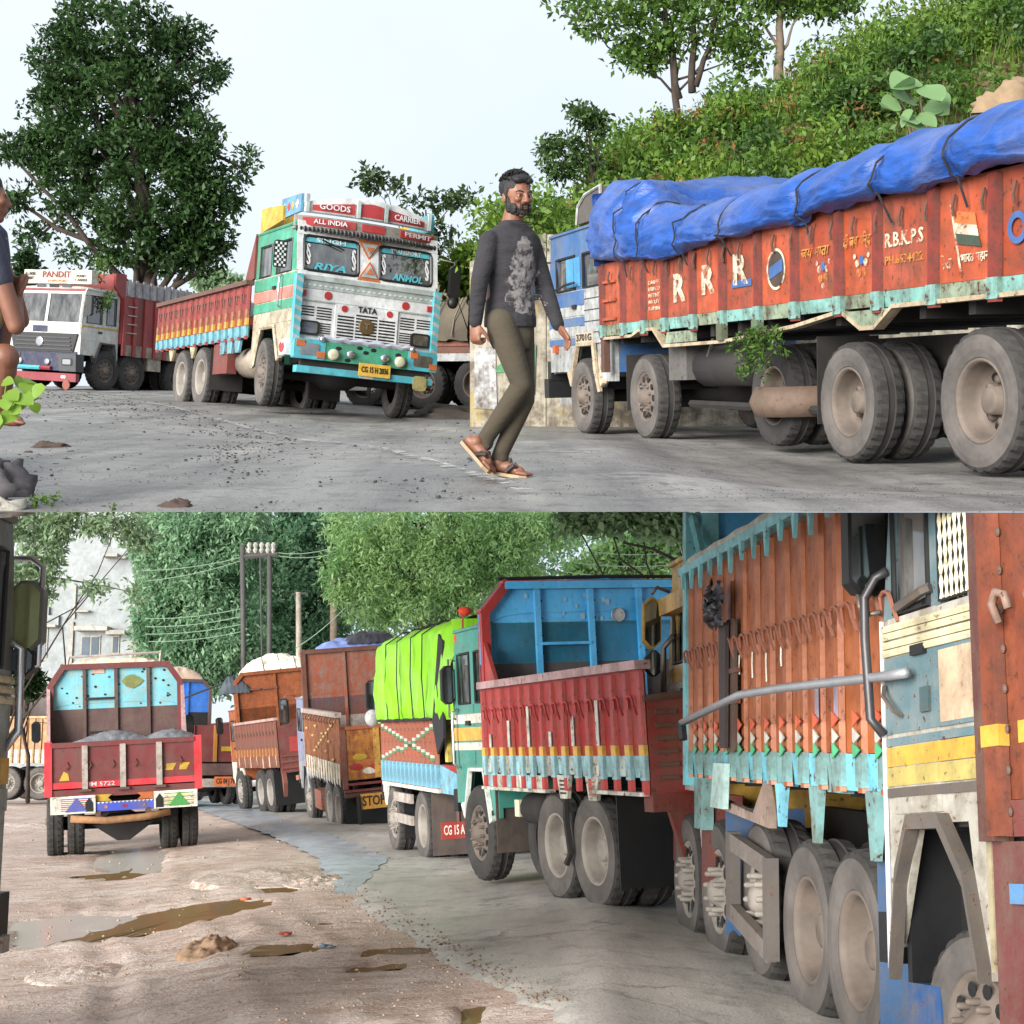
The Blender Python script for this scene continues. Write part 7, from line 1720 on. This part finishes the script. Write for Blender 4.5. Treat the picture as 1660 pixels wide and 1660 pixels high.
o = thing('number_tag', 'small yellow plate hanging behind the red lorry', 'plate', 'B', (.961, 15.548, .138), 20.06, -2.89, .21); MB().box(-.86, -.80, -L8L - .12, -L8L - .1, .62, .90).build('plate', YEL8, o)

# ---- L10: cab and body at the right edge
L10 = thing('grey_green_lorry', 'grey green lorry cab with yellow stripe at the right edge', 'lorry', 'B', (2.727, 5.972, .006), 14.46, 2.87, -3.57, scale=.87)
GG = paint((78, 108, 116), .45, .5, .3, (120, 124, 120)); CRM = paint((206, 196, 160), .5, .35, .2); CW10 = paint((166, 162, 150), .5, .5, .2); Y10 = paint((200, 152, 28), .45, .3, .2); Y10b = paint((178, 160, 80), .5, .35, .2); LIP = paint((86, 80, 75), .5, .45, .25)
c10 = .86
cab(L10, c10, 3.0, 2.2, .50, .37, .51, GG, CW10, CW10, bands=[(1.62, 2.0, GG), (1.56, 1.60, GG), (1.46, 1.555, Y10), (1.365, 1.455, Y10b), (1.31, 1.355, LIP)], hw=1.12, ztop=2.8, archm=LIP, door_split=.40, arch_w=.47, trim=False)
for k, z in enumerate((2.015, 2.055, 2.10, 2.14)): MB().tube([(-1.135, 0, z), (-1.135, c10 - .02, z + .01)], .02, 6).build('side_moulding', CRM, L10)
arch = [(.78, .48), (.70, .93), (.58, 1.18), (.30, 1.18), (.10, .92), (.0, .52)]
for a, b in zip(arch[:-1], arch[1:]): MB().hexa([(-1.19, a[0], a[1] - .03), (-1.12, a[0], a[1] - .03), (-1.12, b[0], b[1] - .03), (-1.19, b[0], b[1] - .03), (-1.19, a[0], a[1] + .04), (-1.12, a[0], a[1] + .04), (-1.12, b[0], b[1] + .04), (-1.19, b[0], b[1] + .04)]).build('arch_lip', LIP, L10)
axle(L10, .22, .46, 'S', 1.08, style='studded', rm=RIMMAT, w=.24, lift=-.2)
MB().prism([(-.1, .3), (.84, .3), (.84, 1.3), (-.1, 1.3)], 'x', -.80, -.78).build('arch_lining', BLACK, L10); MB().box(-1.075, -.80, c10 - .10, c10 - .06, .3, 1.32).build('arch_lining', BLACK, L10); MB().box(-1.075, -.80, -.06, c10 - .10, 1.28, 1.32).build('arch_lining', BLACK, L10)
MB().box(-1.08, -.9, .50, .80, -.1, .44).build('blue_tank', paint((26, 70, 118), .6, .5, .25), L10)
MB().box(-1.135, -1.125, .0, .32, 1.64, 1.98).build('plywood_patch', paint((186, 160, 130), .7, .4, .1), L10); MB().box(-1.15, -1.13, .40, .48, 1.70, 1.82).build('lock_plate', paint((60, 84, 88), .5, .4, .2), L10)
MB().tube([(-1.13, c10 + .01, .5), (-1.13, c10 + .01, 2.2)], .012, 5).build('door_edge', WHT, L10)
MB().tube([(-1.15, c10 - .02, 1.62), (-1.20, c10 + .02, 1.70), (-1.22, c10 + .02, 2.1), (-1.22, c10 + .02, 2.32), (-1.18, c10 - .03, 2.42), (-1.14, c10 - .08, 2.45)], .024, 8).build('grab_rail', plain('dark_rail', (70, 68, 70), .45, metallic=.5), L10, True)
MB().tube([(-1.2, .50, 1.89), (-1.2, .75, 1.90), (-1.2, 1.96, 1.975), (-1.2, 2.55, 2.0), (-1.2, 3.55, 1.914)], .026, 8).build('chrome_bar', plain('bar_metal', (150, 152, 156), .35, metallic=.5, var=.15), L10, True); MB().tube([(-1.2, 3.55, 1.914), (-1.2, 3.52, 1.80)], .03, 6).build('bar_end', BLACK, L10)
MB().tube([(-1.15, c10 - .04, 1.86), (-1.19, c10 - .1, 1.80), (-1.19, c10 - .2, 1.72), (-1.15, c10 - .2, 1.70)], .012, 5).build('door_strap', STEEL, L10)
mirror(L10, (-1.17, .95, 2.60), -1, .23, .50, [(-1.22, .95, 2.36), (-1.22, .93, 2.28), (-1.18, .90, 2.24), (-1.14, .86, 2.25)], shell=BLACK)
# expanded metal guard on the rear window
mb = MB()
for i in range(6):
    mb.tube([(-1.135, .03 + i * .045 + .022 * ((j + i) % 2), 2.22 + j * .075) for j in range(8)], .007, 4)
    mb.tube([(-1.135, .03 + i * .045 + .022 * ((j + i + 1) % 2), 2.22 + j * .075) for j in range(8)], .007, 4)
mb.build('window_guard', CRM, L10)
MB().tube([(-1.14, .70, 2.24), (-1.16, .40, 2.28), (-1.14, .36, 2.29)], .025, 6).build('window_handle', LIP, L10)
BR10 = paint((122, 56, 26), .55, .5, .45, (66, 38, 26)); POST10 = paint((78, 40, 34), .6, .4, .4)
MB().box(-1.29, -1.20, -.34, -.22, 1.08, 2.9).build('front_post', POST10, L10); MB().box(-1.25, -1.20, -.245, -.21, .55, 1.08).build('front_post', paint((150, 138, 106), .5, .5, .2), L10)
cargo_side(L10, -1, [-.34, -.62, -.90, -1.2, -1.6, -2.1, -2.7, -3.4, -4.2], 1.24, 1.10, 1.25, 2.9, BR10, paint((110, 44, 44), .6, .4, .3), BR10, [(1.47, 1.56, Y10)], rw=.10, rail=None)
for y in (-.46, -.72): MB().tube([(-1.30, y, 1.98), (-1.33, y, 2.06), (-1.34, y - .05, 2.10), (-1.34, y - .11, 2.08), (-1.33, y - .12, 2.02)], .02, 6).build('rope_hook', paint((150, 120, 104), .6, .5, .4), L10, True)
for k in range(9): MB().ball((-1.25, -.40, 1.2 + k * .17), (.012, .022, .022), 7, 5).build('bolt', STEELRUST, L10)
MB().box(-1.245, -.9, -2.2, -.25, .02, 1.08).build('chassis_box', paint((96, 40, 40), .6, .4, .3), L10); MB().box(-1.27, -1.245, -.50, -.40, .83, .91).build('painted_patch', paint((70, 130, 180), .5, .3, .1), L10)
body_floor(L10, 4.2, 1.2, 1.25); chassis(L10, .8, -4.0, .46); far_side(L10, 1, 4.2, 1.24, 1.1, 2.9, BR10)

# ---- L3: cab at the left edge
L3 = thing('silver_lorry', 'silver lorry cab with yellow stripe and big mirror at the left edge', 'lorry', 'B', (-3.64, 6.1, .0), 0)
SV = paint((150, 158, 158), .5, .45, .2); SVD = paint((96, 104, 104), .5, .45, .2)
cab(L3, 1.4, 2.6, 1.75, .40, .55, .5, SVD, SV, GREYW, bands=[(1.19, 1.32, Y10), (1.06, 1.17, SV)], hw=1.12, ztop=2.35, arch_w=.62, archm=BLACK)
for z in (1.60, 1.65, 1.70): MB().tube([(1.135, 0, z), (1.135, 1.38, z)], .02, 6).build('side_moulding', CRM, L3)
axle(L3, .55, .46, 'S', 1.1); chassis(L3, 1.3, -.5, .46)
MB().tube([(1.10, 1.32, 1.90), (1.17, 1.36, 1.86), (1.18, 1.36, 1.45), (1.12, 1.34, 1.36)], .022, 7).build('grab_rail', CHROME, L3, True)
MB().tube([(1.05, 1.40, 2.32), (1.18, 1.42, 2.33), (1.24, 1.42, 2.28), (1.24, 1.42, 1.78), (1.1, 1.40, 1.74)], .016, 7).build('mirror_bracket', CHROME, L3, True)
mirror(L3, (1.175, 1.42, 2.03), 1, .17, .36, shell=SVD, face=plain('yellow_reflection', (150, 156, 110), .1, metallic=.5, var=.3, scale=4, bmp=0)); mirror(L3, (1.165, 1.42, 1.80), 1, .13, .17, shell=BLACK)
MB().box(1.05, 1.16, 1.36, 1.46, .38, .46).build('bumper_end', GREYST, L3)
ALB[0] = .80
# ================================================================ people
def remesh(name, mb, voxel, mat, parent, smooth_it=6, fac=.5):
    me = mb.mesh(name + '_raw', mat)
    t = bpy.data.objects.new('tmp', me); COL.objects.link(t)
    m = t.modifiers.new('r', 'REMESH'); m.mode = 'VOXEL'; m.voxel_size = voxel; m.use_smooth_shade = True
    s = t.modifiers.new('s', 'SMOOTH'); s.iterations = smooth_it; s.factor = fac
    out = bpy.data.meshes.new_from_object(t.evaluated_get(bpy.context.evaluated_depsgraph_get()))
    bpy.data.objects.remove(t); bpy.data.meshes.remove(me)
    out.name = name; out.materials.clear(); out.materials.append(mat)
    out.polygons.foreach_set('use_smooth', [True] * len(out.polygons))
    return link(name, out, parent)
def loft(mb, rings, n=20):
    """rings: (centre, half-width vector, half-depth vector)"""
    vs, fs = [], []
    for c, a, b in rings:
        for k in range(n):
            t = 2 * math.pi * k / n; ct, st = math.cos(t), math.sin(t)
            e = .86; ct = math.copysign(abs(ct) ** e, ct); st = math.copysign(abs(st) ** e, st)
            vs.append(Vector(c) + Vector(a) * ct + Vector(b) * st)
    m = len(rings)
    for i in range(m - 1):
        for k in range(n): fs.append((i * n + k, i * n + (k + 1) % n, (i + 1) * n + (k + 1) % n, (i + 1) * n + k))
    fs.append(tuple(range(n))[::-1]); fs.append(tuple((m - 1) * n + k for k in range(n)))
    mb.add(vs, fs)
def chain(mb, pts, rs, n=14):
    P, Q = [], []
    for i in range(len(pts) - 1):
        for k in range(5): P.append(Vector(pts[i]).lerp(Vector(pts[i + 1]), k / 5)); Q.append(rs[i] + (rs[i + 1] - rs[i]) * k / 5)
    P.append(Vector(pts[-1])); Q.append(rs[-1]); mb.tube(P, Q, n)
    for p, r in zip(pts, rs): mb.ball(p, r * .99, 14, 10)
def obb(mb, c, ax, r, nu=14, nv=10):
    """ellipsoid with its own axes"""
    tmp = MB().ball((0, 0, 0), 1, nu, nv); M = Matrix((ax[0], ax[1], ax[2])).transposed()
    mb.add([Vector(c) + M @ Vector((p[0] * r[0], p[1] * r[1], p[2] * r[2])) for p in tmp.v], tmp.f)
def skin_mat(name, c):
    m, N, L, b = nodes_of(name); v = coords(N, L); base = lin(c); n = noise_node(N, L, v, 9, 5)
    L.new(mix(N, L, ramp(N, L, n, .3, .7), tuple(x * .82 for x in base), tuple(x * 1.12 for x in base)), b.inputs['Base Color'])
    b.inputs['Roughness'].default_value = .52; b.inputs['Subsurface Weight'].default_value = .08; b.inputs['Subsurface Radius'].default_value = (.01, .004, .002)
    bump(N, L, b, noise_node(N, L, v, 160, 3), .08, .002); return m
SKIN = skin_mat('skin', (134, 88, 66)); SKIN2 = skin_mat('tanned_skin', (124, 80, 60)); HAIR = plain('black_hair', (22, 19, 18), .6, var=.5, scale=60, bmp=.8)

def hand(mb, wrist, d, side, palm, s=1.0, curl=.9, spread_=.12, thumb=1):
    """five-fingered hand: d along the forearm, side across the knuckles (thumb side), palm normal"""
    d, side, palm = Vector(d).normalized(), Vector(side).normalized(), Vector(palm).normalized()
    c = wrist + d * .045 * s
    obb(mb, c, (side, d, palm), (.040 * s, .055 * s, .017 * s))
    for k, (off, L_) in enumerate(((.028, .070), (.010, .078), (-.009, .072), (-.027, .058))):
        p = wrist + d * .088 * s + side * off * s; dirn = (d + side * (off * spread_ * 12)).normalized(); P = [p - dirn * .02 * s, p]; a = curl * .55
        for j, l in enumerate((.42, .33, .25)):
            dd = (dirn * math.cos(a) + palm * math.sin(a)).normalized(); p = p + dd * L_ * l * s; P.append(p); a += curl * (.75 if j == 0 else .6)
        chain(mb, P, [.0095 * s, .0095 * s, .009 * s, .0082 * s, .007 * s], 8)
    p = wrist + d * .025 * s + side * .03 * s; P = [p]
    for l, a in ((.035, .55), (.028, .35), (.022, .1)):
        p = p + (d * math.cos(a) + side * math.sin(a) * thumb + palm * .35 * curl).normalized() * l * s; P.append(p)
    chain(mb, P, [.013 * s, .0115 * s, .010 * s, .008 * s], 8)

def head(mb, c, f, s=1.0):
    """bare head with brow, nose, lips, jaw and ears; f is the way it faces"""
    f = Vector(f).normalized(); up = Vector((0, 0, 1)); l = up.cross(f).normalized(); ax = (l, f, up)
    g = lambda a, b, z: Vector(c) + l * a * s + f * b * s + up * z * s
    E = lambda p, r: obb(mb, p, ax, tuple(q * s for q in r))
    E(g(0, -.012, .025), (.074, .094, .092)); E(g(0, .018, -.035), (.060, .066, .078)); E(g(0, .052, -.090), (.030, .026, .024))
    E(g(0, .072, .012), (.052, .018, .014)); E(g(0, .092, -.012), (.011, .014, .026)); E(g(0, .100, -.030), (.017, .014, .012))
    for k in (-1, 1):
        E(g(k * .036, .066, -.020), (.022, .022, .020)); E(g(k * .074, -.01, -.012), (.010, .018, .032)); E(g(k * .012, .094, -.034), (.009, .010, .008))
    E(g(0, .082, -.056), (.024, .013, .008)); E(g(0, .080, -.068), (.021, .013, .008))
    return g, ax

# ---- walking man
MY = 8.06
def mp(u, v, dy=0.0): return at('A', u, v, MY + dy)
man = thing('person', 'bearded man in dark printed long sleeved shirt and olive trousers walking across the road', 'person', 'A', gnd('A', 826, 775))
INV = Matrix.Translation(-Vector(gnd('A', 826, 775)))
def mpl(u, v, dy=0.0): return INV @ mp(u, v, dy)
fdir = Vector((.34, -.94, 0)).normalized(); ldir = Vector((-fdir.y, fdir.x, 0)); UP = Vector((0, 0, 1))
body = MB()
HC = mpl(838, 318, -.01); hf = Vector((.52, -.85, -.04))
g, hax = head(body, HC, hf, 1.0)
chain(body, [mpl(828, 372, .02), mpl(834, 345, 0)], [.062, .056])
Rs, Re, Rw = mpl(793, 390, -.08), mpl(777, 458, -.14), mpl(771, 524, -.13)
Ls, Le, Lw = mpl(860, 392, .08), mpl(884, 468, .06), mpl(905, 528, -.02)
chain(body, [Rs, Re, Rw], [.042, .034, .025]); chain(body, [Ls, Le, Lw], [.042, .034, .025])
hand(body, Rw, (Vector((-.02, -.05, -1))), (.75, -.6, 0), (.62, .75, .1), 1.0, 1.55, .05)
hand(body, Lw, (Lw - Le) + Vector((.05, -.02, .03)), (.3, -.95, .1), (-.75, -.2, -.55), 1.0, .55, .12)
loft(body, [(mpl(826, v, 0), ldir * a, fdir * b) for v, a, b in ((515, .13, .09), (450, .13, .09), (395, .14, .09), (372, .09, .06))])
Rh, Rk, Ra = mpl(812, 522, -.07), mpl(846, 624, -.10), mpl(780, 722, .02)
Lh, Lk, La = mpl(842, 524, .07), mpl(850, 648, .02), mpl(806, 748, .06)
chain(body, [Rh, Rk, Ra], [.075, .05, .036]); chain(body, [Lh, Lk, La], [.075, .05, .036])
def foot(mb, ank, heel, toe, dy):
    h, t = mpl(*heel, dy), mpl(*toe, dy - .04); d = (t - h).normalized(); sd = d.cross(UP).normalized(); n = sd.cross(d)
    chain(mb, [ank, h.lerp(t, .22) + n * .05], [.036, .036]); chain(mb, [h + n * .03 + d * .02, h.lerp(t, .5) + n * .038, h.lerp(t, .78) + n * .022], [.030, .034, .028])
    for k in range(5):
        o = (k - 2) * .017; b0 = h.lerp(t, .74) + sd * o + n * .016; chain(mb, [b0, b0 + d * (.062 - abs(k - 1) * .007), b0 + d * (.075 - abs(k - 1) * .008) - n * .004], [.012 if k != 0 else .014, .010, .008], 8)
    return h, t, d, sd, n
fR = foot(body, Ra, (752, 716), (795, 764), .0); fL = foot(body, La, (792, 764), (856, 773), .05)
remesh('body', body, .0055, SKIN, man, 3)
# shirt with a pale worn print
def shirt_mat():
    m, N, L, b = nodes_of('printed_shirt'); tc = N.new('ShaderNodeTexCoord')
    mp_ = N.new('ShaderNodeMapping'); mp_.vector_type = 'TEXTURE'; c = mpl(838, 446, 0)
    mp_.inputs['Location'].default_value = c + ldir * .02; mp_.inputs['Rotation'].default_value = (0, 0, math.atan2(ldir.y, ldir.x)); mp_.inputs['Scale'].default_value = (.15, 1, .215)
    L.new(tc.outputs['Object'], mp_.inputs[0]); sp_ = N.new('ShaderNodeSeparateXYZ'); L.new(mp_.outputs[0], sp_.inputs[0])
    def M(op, a, b_=None):
        q = N.new('ShaderNodeMath'); q.operation = op
        for i, x in enumerate((a, b_)):
            if x is None: continue
            if isinstance(x, (int, float)): q.inputs[i].default_value = x
            else: L.new(x, q.inputs[i])
        return q.outputs[0]
    # wider at the bottom, fading out at its ragged edge
    wid = M('ADD', M('MULTIPLY', sp_.outputs[2], -.38), .62); ex = M('DIVIDE', sp_.outputs[0], wid)
    rr = M('ADD', M('POWER', M('ABSOLUTE', ex), 2.0), M('POWER', M('ABSOLUTE', sp_.outputs[2]), 4.0))
    v = coords(N, L); n1 = noise_node(N, L, v, 14, 8, .7); n2 = noise_node(N, L, coords(N, L, (1, 1, .7)), 30, 6, .7)
    mask = M('MULTIPLY', M('LESS_THAN', M('ADD', rr, M('MULTIPLY', M('SUBTRACT', n1, .5), 4.5)), .85), M('LESS_THAN', sp_.outputs[1], 0.02))
    pat = ramp(N, L, mix(N, L, .65, n1, n2), .43, .53)
    base = mix(N, L, ramp(N, L, noise_node(N, L, v, 4, 5), .3, .7), lin((34, 33, 36)), lin((50, 48, 52)))
    L.new(mix(N, L, mul(N, L, pat, M('MULTIPLY', mask, .8)), base, lin((140, 134, 132))), b.inputs['Base Color'])
    b.inputs['Roughness'].default_value = .92
    bump(N, L, b, mix(N, L, .12, noise_node(N, L, coords(N, L, (1.0, 1.0, 2.2)), 9, 3, .5), noise_node(N, L, v, 300, 2)), .9, .03); return m
SHIRT = shirt_mat()
sh = MB()
loft(sh, [(mpl(u, v, dy), ldir * a * .90, fdir * b * .95) for u, v, dy, a, b in ((827, 531, 0, .158, .122), (827, 520, 0, .158, .124), (827, 505, 0, .153, .118), (827, 480, 0, .146, .110), (827, 450, 0, .148, .108), (827, 420, 0, .160, .108), (828, 398, 0, .172, .104), (829, 382, 0, .165, .092), (830, 372, 0, .13, .076), (831, 363, 0, .082, .070), (831, 358, 0, .075, .068))])
for s_, e_, w_ in ((Rs, Re, Rw), (Ls, Le, Lw)):
    P = [s_, s_.lerp(e_, .5), e_, e_.lerp(w_, .5), e_.lerp(w_, .97)]
    chain(sh, P, [.055, .054, .048, .043, .036])
    for k in range(5): sh.ball(e_.lerp(w_, .15 + .18 * k), (.045 - .002 * k,) * 3, 12, 8)
remesh('shirt', sh, .007, SHIRT, man, 5)
TRO = cloth('olive_trousers', (70, 62, 48), 9, .9, .15, stretch=(.8, .8, 1.2), bs=.6, dist=.04, crease=.35)
tr_ = MB()
loft(tr_, [(mpl(u, v, dy), ldir * a * .92, fdir * b * .95) for u, v, dy, a, b in ((827, 506, 0, .130, .094), (827, 525, 0, .138, .104), (828, 548, 0, .138, .108), (830, 566, 0, .11, .10))])
for h_, k_, a_, r in ((Rh, Rk, Ra, (.084, .074, .058, .053, .047, .043)), (Lh, Lk, La, (.082, .072, .058, .053, .047, .043))):
    P = [h_, h_.lerp(k_, .5), k_, k_.lerp(a_, .4), k_.lerp(a_, .75), k_.lerp(a_, 1.0)]; chain(tr_, P, list(r), 18)
    for q, t in enumerate((.86, .95)): 
        c = k_.lerp(a_, t); tr_.ball(c + Vector((.012 * math.sin(q * 2.3), .01 * math.cos(q * 1.7), 0)), .055 - .010 * t + .004 * (q % 2), 14, 9)
remesh('trousers', tr_, .008, TRO, man, 4)
# hair, beard, brows, eyes
hb = MB()
obb(hb, g(0, -.024, .046), hax, (.083, .099, .084)); obb(hb, g(0, .040, .088), hax, (.060, .050, .028)); obb(hb, g(-.03, .062, .082), hax, (.032, .028, .02)); obb(hb, g(.03, .066, .078), hax, (.030, .024, .018))
rh = random.Random(5)
for k in range(420):
    t, p = rh.uniform(0, 6.28), rh.uniform(0, 1.25); d = Vector((math.sin(p) * math.cos(t), math.sin(p) * math.sin(t), math.cos(p)))
    if d.y > .55 and d.z < .6: continue
    a = g(d.x * .078, -.022 + d.y * .094, .050 + d.z * .082); e = (a - g(0, 0, 0)).normalized(); e = (e + hax[1] * rh.uniform(-.2, .7) + hax[0] * rh.uniform(-.5, .5)).normalized()
    hb.tube([a, a + e * .012, a + e * .020 + hax[1] * .012 - UP * .006], [.005, .004, .0008], 4)
for k in (-1, 1): obb(hb, g(k * .073, -.005, .02), hax, (.008, .022, .045))
hb.build('hair', HAIR, man, True)
bd = MB()
obb(bd, g(0, .034, -.084), hax, (.044, .048, .028)); obb(bd, g(0, .066, -.086), hax, (.028, .019, .020)); obb(bd, g(0, .092, -.048), hax, (.028, .012, .006))
for k in (-1, 1): obb(bd, g(k * .046, .026, -.066), hax, (.014, .044, .034)); obb(bd, g(k * .058, .006, -.052), hax, (.011, .026, .040)); obb(bd, g(k * .026, .086, -.060), hax, (.006, .012, .018)); obb(bd, g(k * .0635, .010, -.040), hax, (.008, .014, .04))
for k in range(90):
    t = rh.uniform(-1.2, 1.2); a = g(.048 * math.sin(t), .040 + .046 * math.cos(t), -.080 - rh.uniform(-.02, .018)); bd.tube([a - hax[1] * .006, a + (hax[1] * .2 - UP + hax[0] * math.sin(t) * .4).normalized() * .009 - hax[1] * .006], [.004, .001], 4)
bd.build('beard', HAIR, man, True)
for k in (-1, 1):
    MB().tube([g(k * .014, .089, .016), g(k * .034, .084, .023), g(k * .052, .070, .016)], [.004, .0045, .002], 5).build('eyebrow', HAIR, man, True)
    e = MB(); obb(e, g(k * .030, .074, -.002), hax, (.012, .011, .0055)); eo = e.build('eye', plain('eye_white', (166, 154, 144), .3, bmp=0), man, True)
    e = MB(); obb(e, g(k * .030 - .003, .084, -.002), hax, (.0055, .003, .0055)); e.build('iris', plain('iris_dark', (30, 20, 16), .2, bmp=0), eo, True)
    MB().tube([g(k * .017, .083, .004), g(k * .030, .085, .0075), g(k * .044, .076, .003)], .0022, 5).build('eyelid', SKIN, man, True)
MB().tube([g(-.022, .090, -.062), g(0, .095, -.0615), g(.022, .090, -.062)], .0022, 5).build('mouth_line', plain('lip', (92, 54, 46), .5), man, True)
MB().tube([g(-.09, .045, -.135), g(-.04, .085, -.150), g(.02, .095, -.155), g(.07, .06, -.14)], .004, 5).build('collar', SHIRT, man, True)
SOLE = plain('sandal_sole', (176, 150, 120), .8); STRAP = plain('sandal_strap', (52, 42, 38), .7)
for (h, t, d, sd, n) in (fR, fL):
    o_ = [h + d * (a * (t - h).length) + sd * b for a, b in ((-.06, 0), (-.03, .03), (.2, .036), (.5, .036), (.8, .046), (.98, .030), (1.04, 0), (.98, -.034), (.8, -.046), (.5, -.036), (.2, -.036), (-.03, -.03))]
    m_ = len(o_); s_ = MB().add([p - n * .014 for p in o_] + [p + n * .004 for p in o_], [tuple(range(m_))[::-1], tuple(range(m_, 2 * m_))] + [(i, (i + 1) % m_, m_ + (i + 1) % m_, m_ + i) for i in range(m_)]).build('sandal', SOLE, man)
    c = h.lerp(t, .80)
    for sgn in (-1, 1): MB().tube([c + n * .032, h.lerp(t, .62) + sd * sgn * .034 + n * .052, h.lerp(t, .45) + sd * sgn * .040 + n * .012], [.009, .014, .012], 6).build('strap', STRAP, s_)
    MB().tube([h.lerp(t, .52) + sd * .040 + n * .02, h.lerp(t, .50) + n * .078, h.lerp(t, .52) - sd * .040 + n * .02], [.012, .014, .012], 6).build('strap', STRAP, s_)

# ---- squatting man at the left edge
SY = 6.6
sq = thing('person', 'man in beige shorts squatting at the left edge with clasped hands', 'person', 'A', at('A', -10, 690, SY))
SI = Matrix.Translation(-Vector(at('A', -10, 690, SY)))
def sp(u, v, dy=0.0): return SI @ at('A', u, v, SY + dy)
sb = MB(); sg_, sax = head(sb, sp(-24, 318, .0), (.9, .35, -.05), 1.0)
chain(sb, [sp(-30, 372), sp(-28, 345)], [.06, .055])
loft(sb, [(sp(-58, 560), (.13, 0, 0), (0, .1, 0)), (sp(-45, 450), (.13, 0, 0), (0, .1, 0)), (sp(-32, 385), (.12, 0, 0), (0, .09, 0))])
chain(sb, [sp(-18, 395, -.14), sp(26, 528, -.12), sp(26, 486, -.04)], [.050, .040, .030]); chain(sb, [sp(-10, 395, .16), sp(34, 520, .10), sp(28, 486, .02)], [.045, .038, .030])
hand(sb, sp(26, 488, -.04), (.05, .2, 1), (.6, -.6, .2), (.3, .9, 0), 1.0, 1.2, .05); hand(sb, sp(30, 482, .02), (-.5, -.3, .8), (.6, .4, .2), (-.4, -.8, 0), 1.0, 1.1, .05)
chain(sb, [sp(-70, 575, -.1), sp(8, 580, -.12), sp(-6, 668, -.06)], [.085, .064, .042]); chain(sb, [sp(-62, 560, .12), sp(2, 505, .1), sp(-14, 640, .1)], [.085, .064, .042])
for dy in (-.06, .10):
    chain(sb, [sp(-12, 672, dy), sp(14, 680, dy - .01), sp(30, 683, dy - .02)], [.036, .030, .024])
    for k in range(5): chain(sb, [sp(26, 683, dy - .05 + k * .017), sp(39 - abs(k - 1), 686, dy - .055 + k * .017)], [.012, .009], 8)
remesh('body', sb, .007, SKIN2, sq, 4)
s2 = MB(); loft(s2, [(sp(-58, 555), (.155, 0, 0), (0, .13, 0)), (sp(-50, 480), (.150, 0, 0), (0, .13, 0)), (sp(-42, 420), (.155, 0, 0), (0, .13, 0)), (sp(-34, 375), (.12, 0, 0), (0, .1, 0)), (sp(-30, 360), (.07, 0, 0), (0, .07, 0))])
chain(s2, [sp(-20, 392, -.13), sp(0, 452, -.13)], [.066, .058]); remesh('shirt', s2, .009, cloth('grey_blue_shirt', (58, 60, 76), 9, .9), sq)
s3_ = MB(); chain(s3_, [sp(-72, 568, .1), sp(-8, 505, .1)], [.105, .082]); chain(s3_, [sp(-72, 560, -.08), sp(-16, 500, -.10)], [.11, .085]); remesh('shorts', s3_, .009, cloth('beige_shorts', (150, 134, 104), 9, .9), sq)
h2 = MB(); obb(h2, sg_(0, -.02, .045), sax, (.083, .098, .088)); h2.build('hair', HAIR, sq, True)
# ================================================================ trim what would stand above the upper road's front edge
bpy.context.view_layer.update()
def cut_top(root, z=-.003):
    for o in [root] + list(root.children_recursive):
        if o.type != 'MESH': continue
        mw = o.matrix_world
        if max((mw @ Vector(c)).z for c in o.bound_box) < z: continue
        if o.data.users > 1: o.data = o.data.copy()
        inv = mw.inverted(); co = inv @ Vector((0, 0, z)); no = (mw.to_3x3().transposed() @ Vector((0, 0, 1))).normalized()
        bm = bmesh.new(); bm.from_mesh(o.data)
        bmesh.ops.bisect_plane(bm, geom=bm.verts[:] + bm.edges[:] + bm.faces[:], plane_co=co, plane_no=no, clear_outer=True)
        bm.to_mesh(o.data); bm.free()
        if len(o.data.vertices) == 0: bpy.data.objects.remove(o)
for r in (L3, L9, L10): cut_top(r)
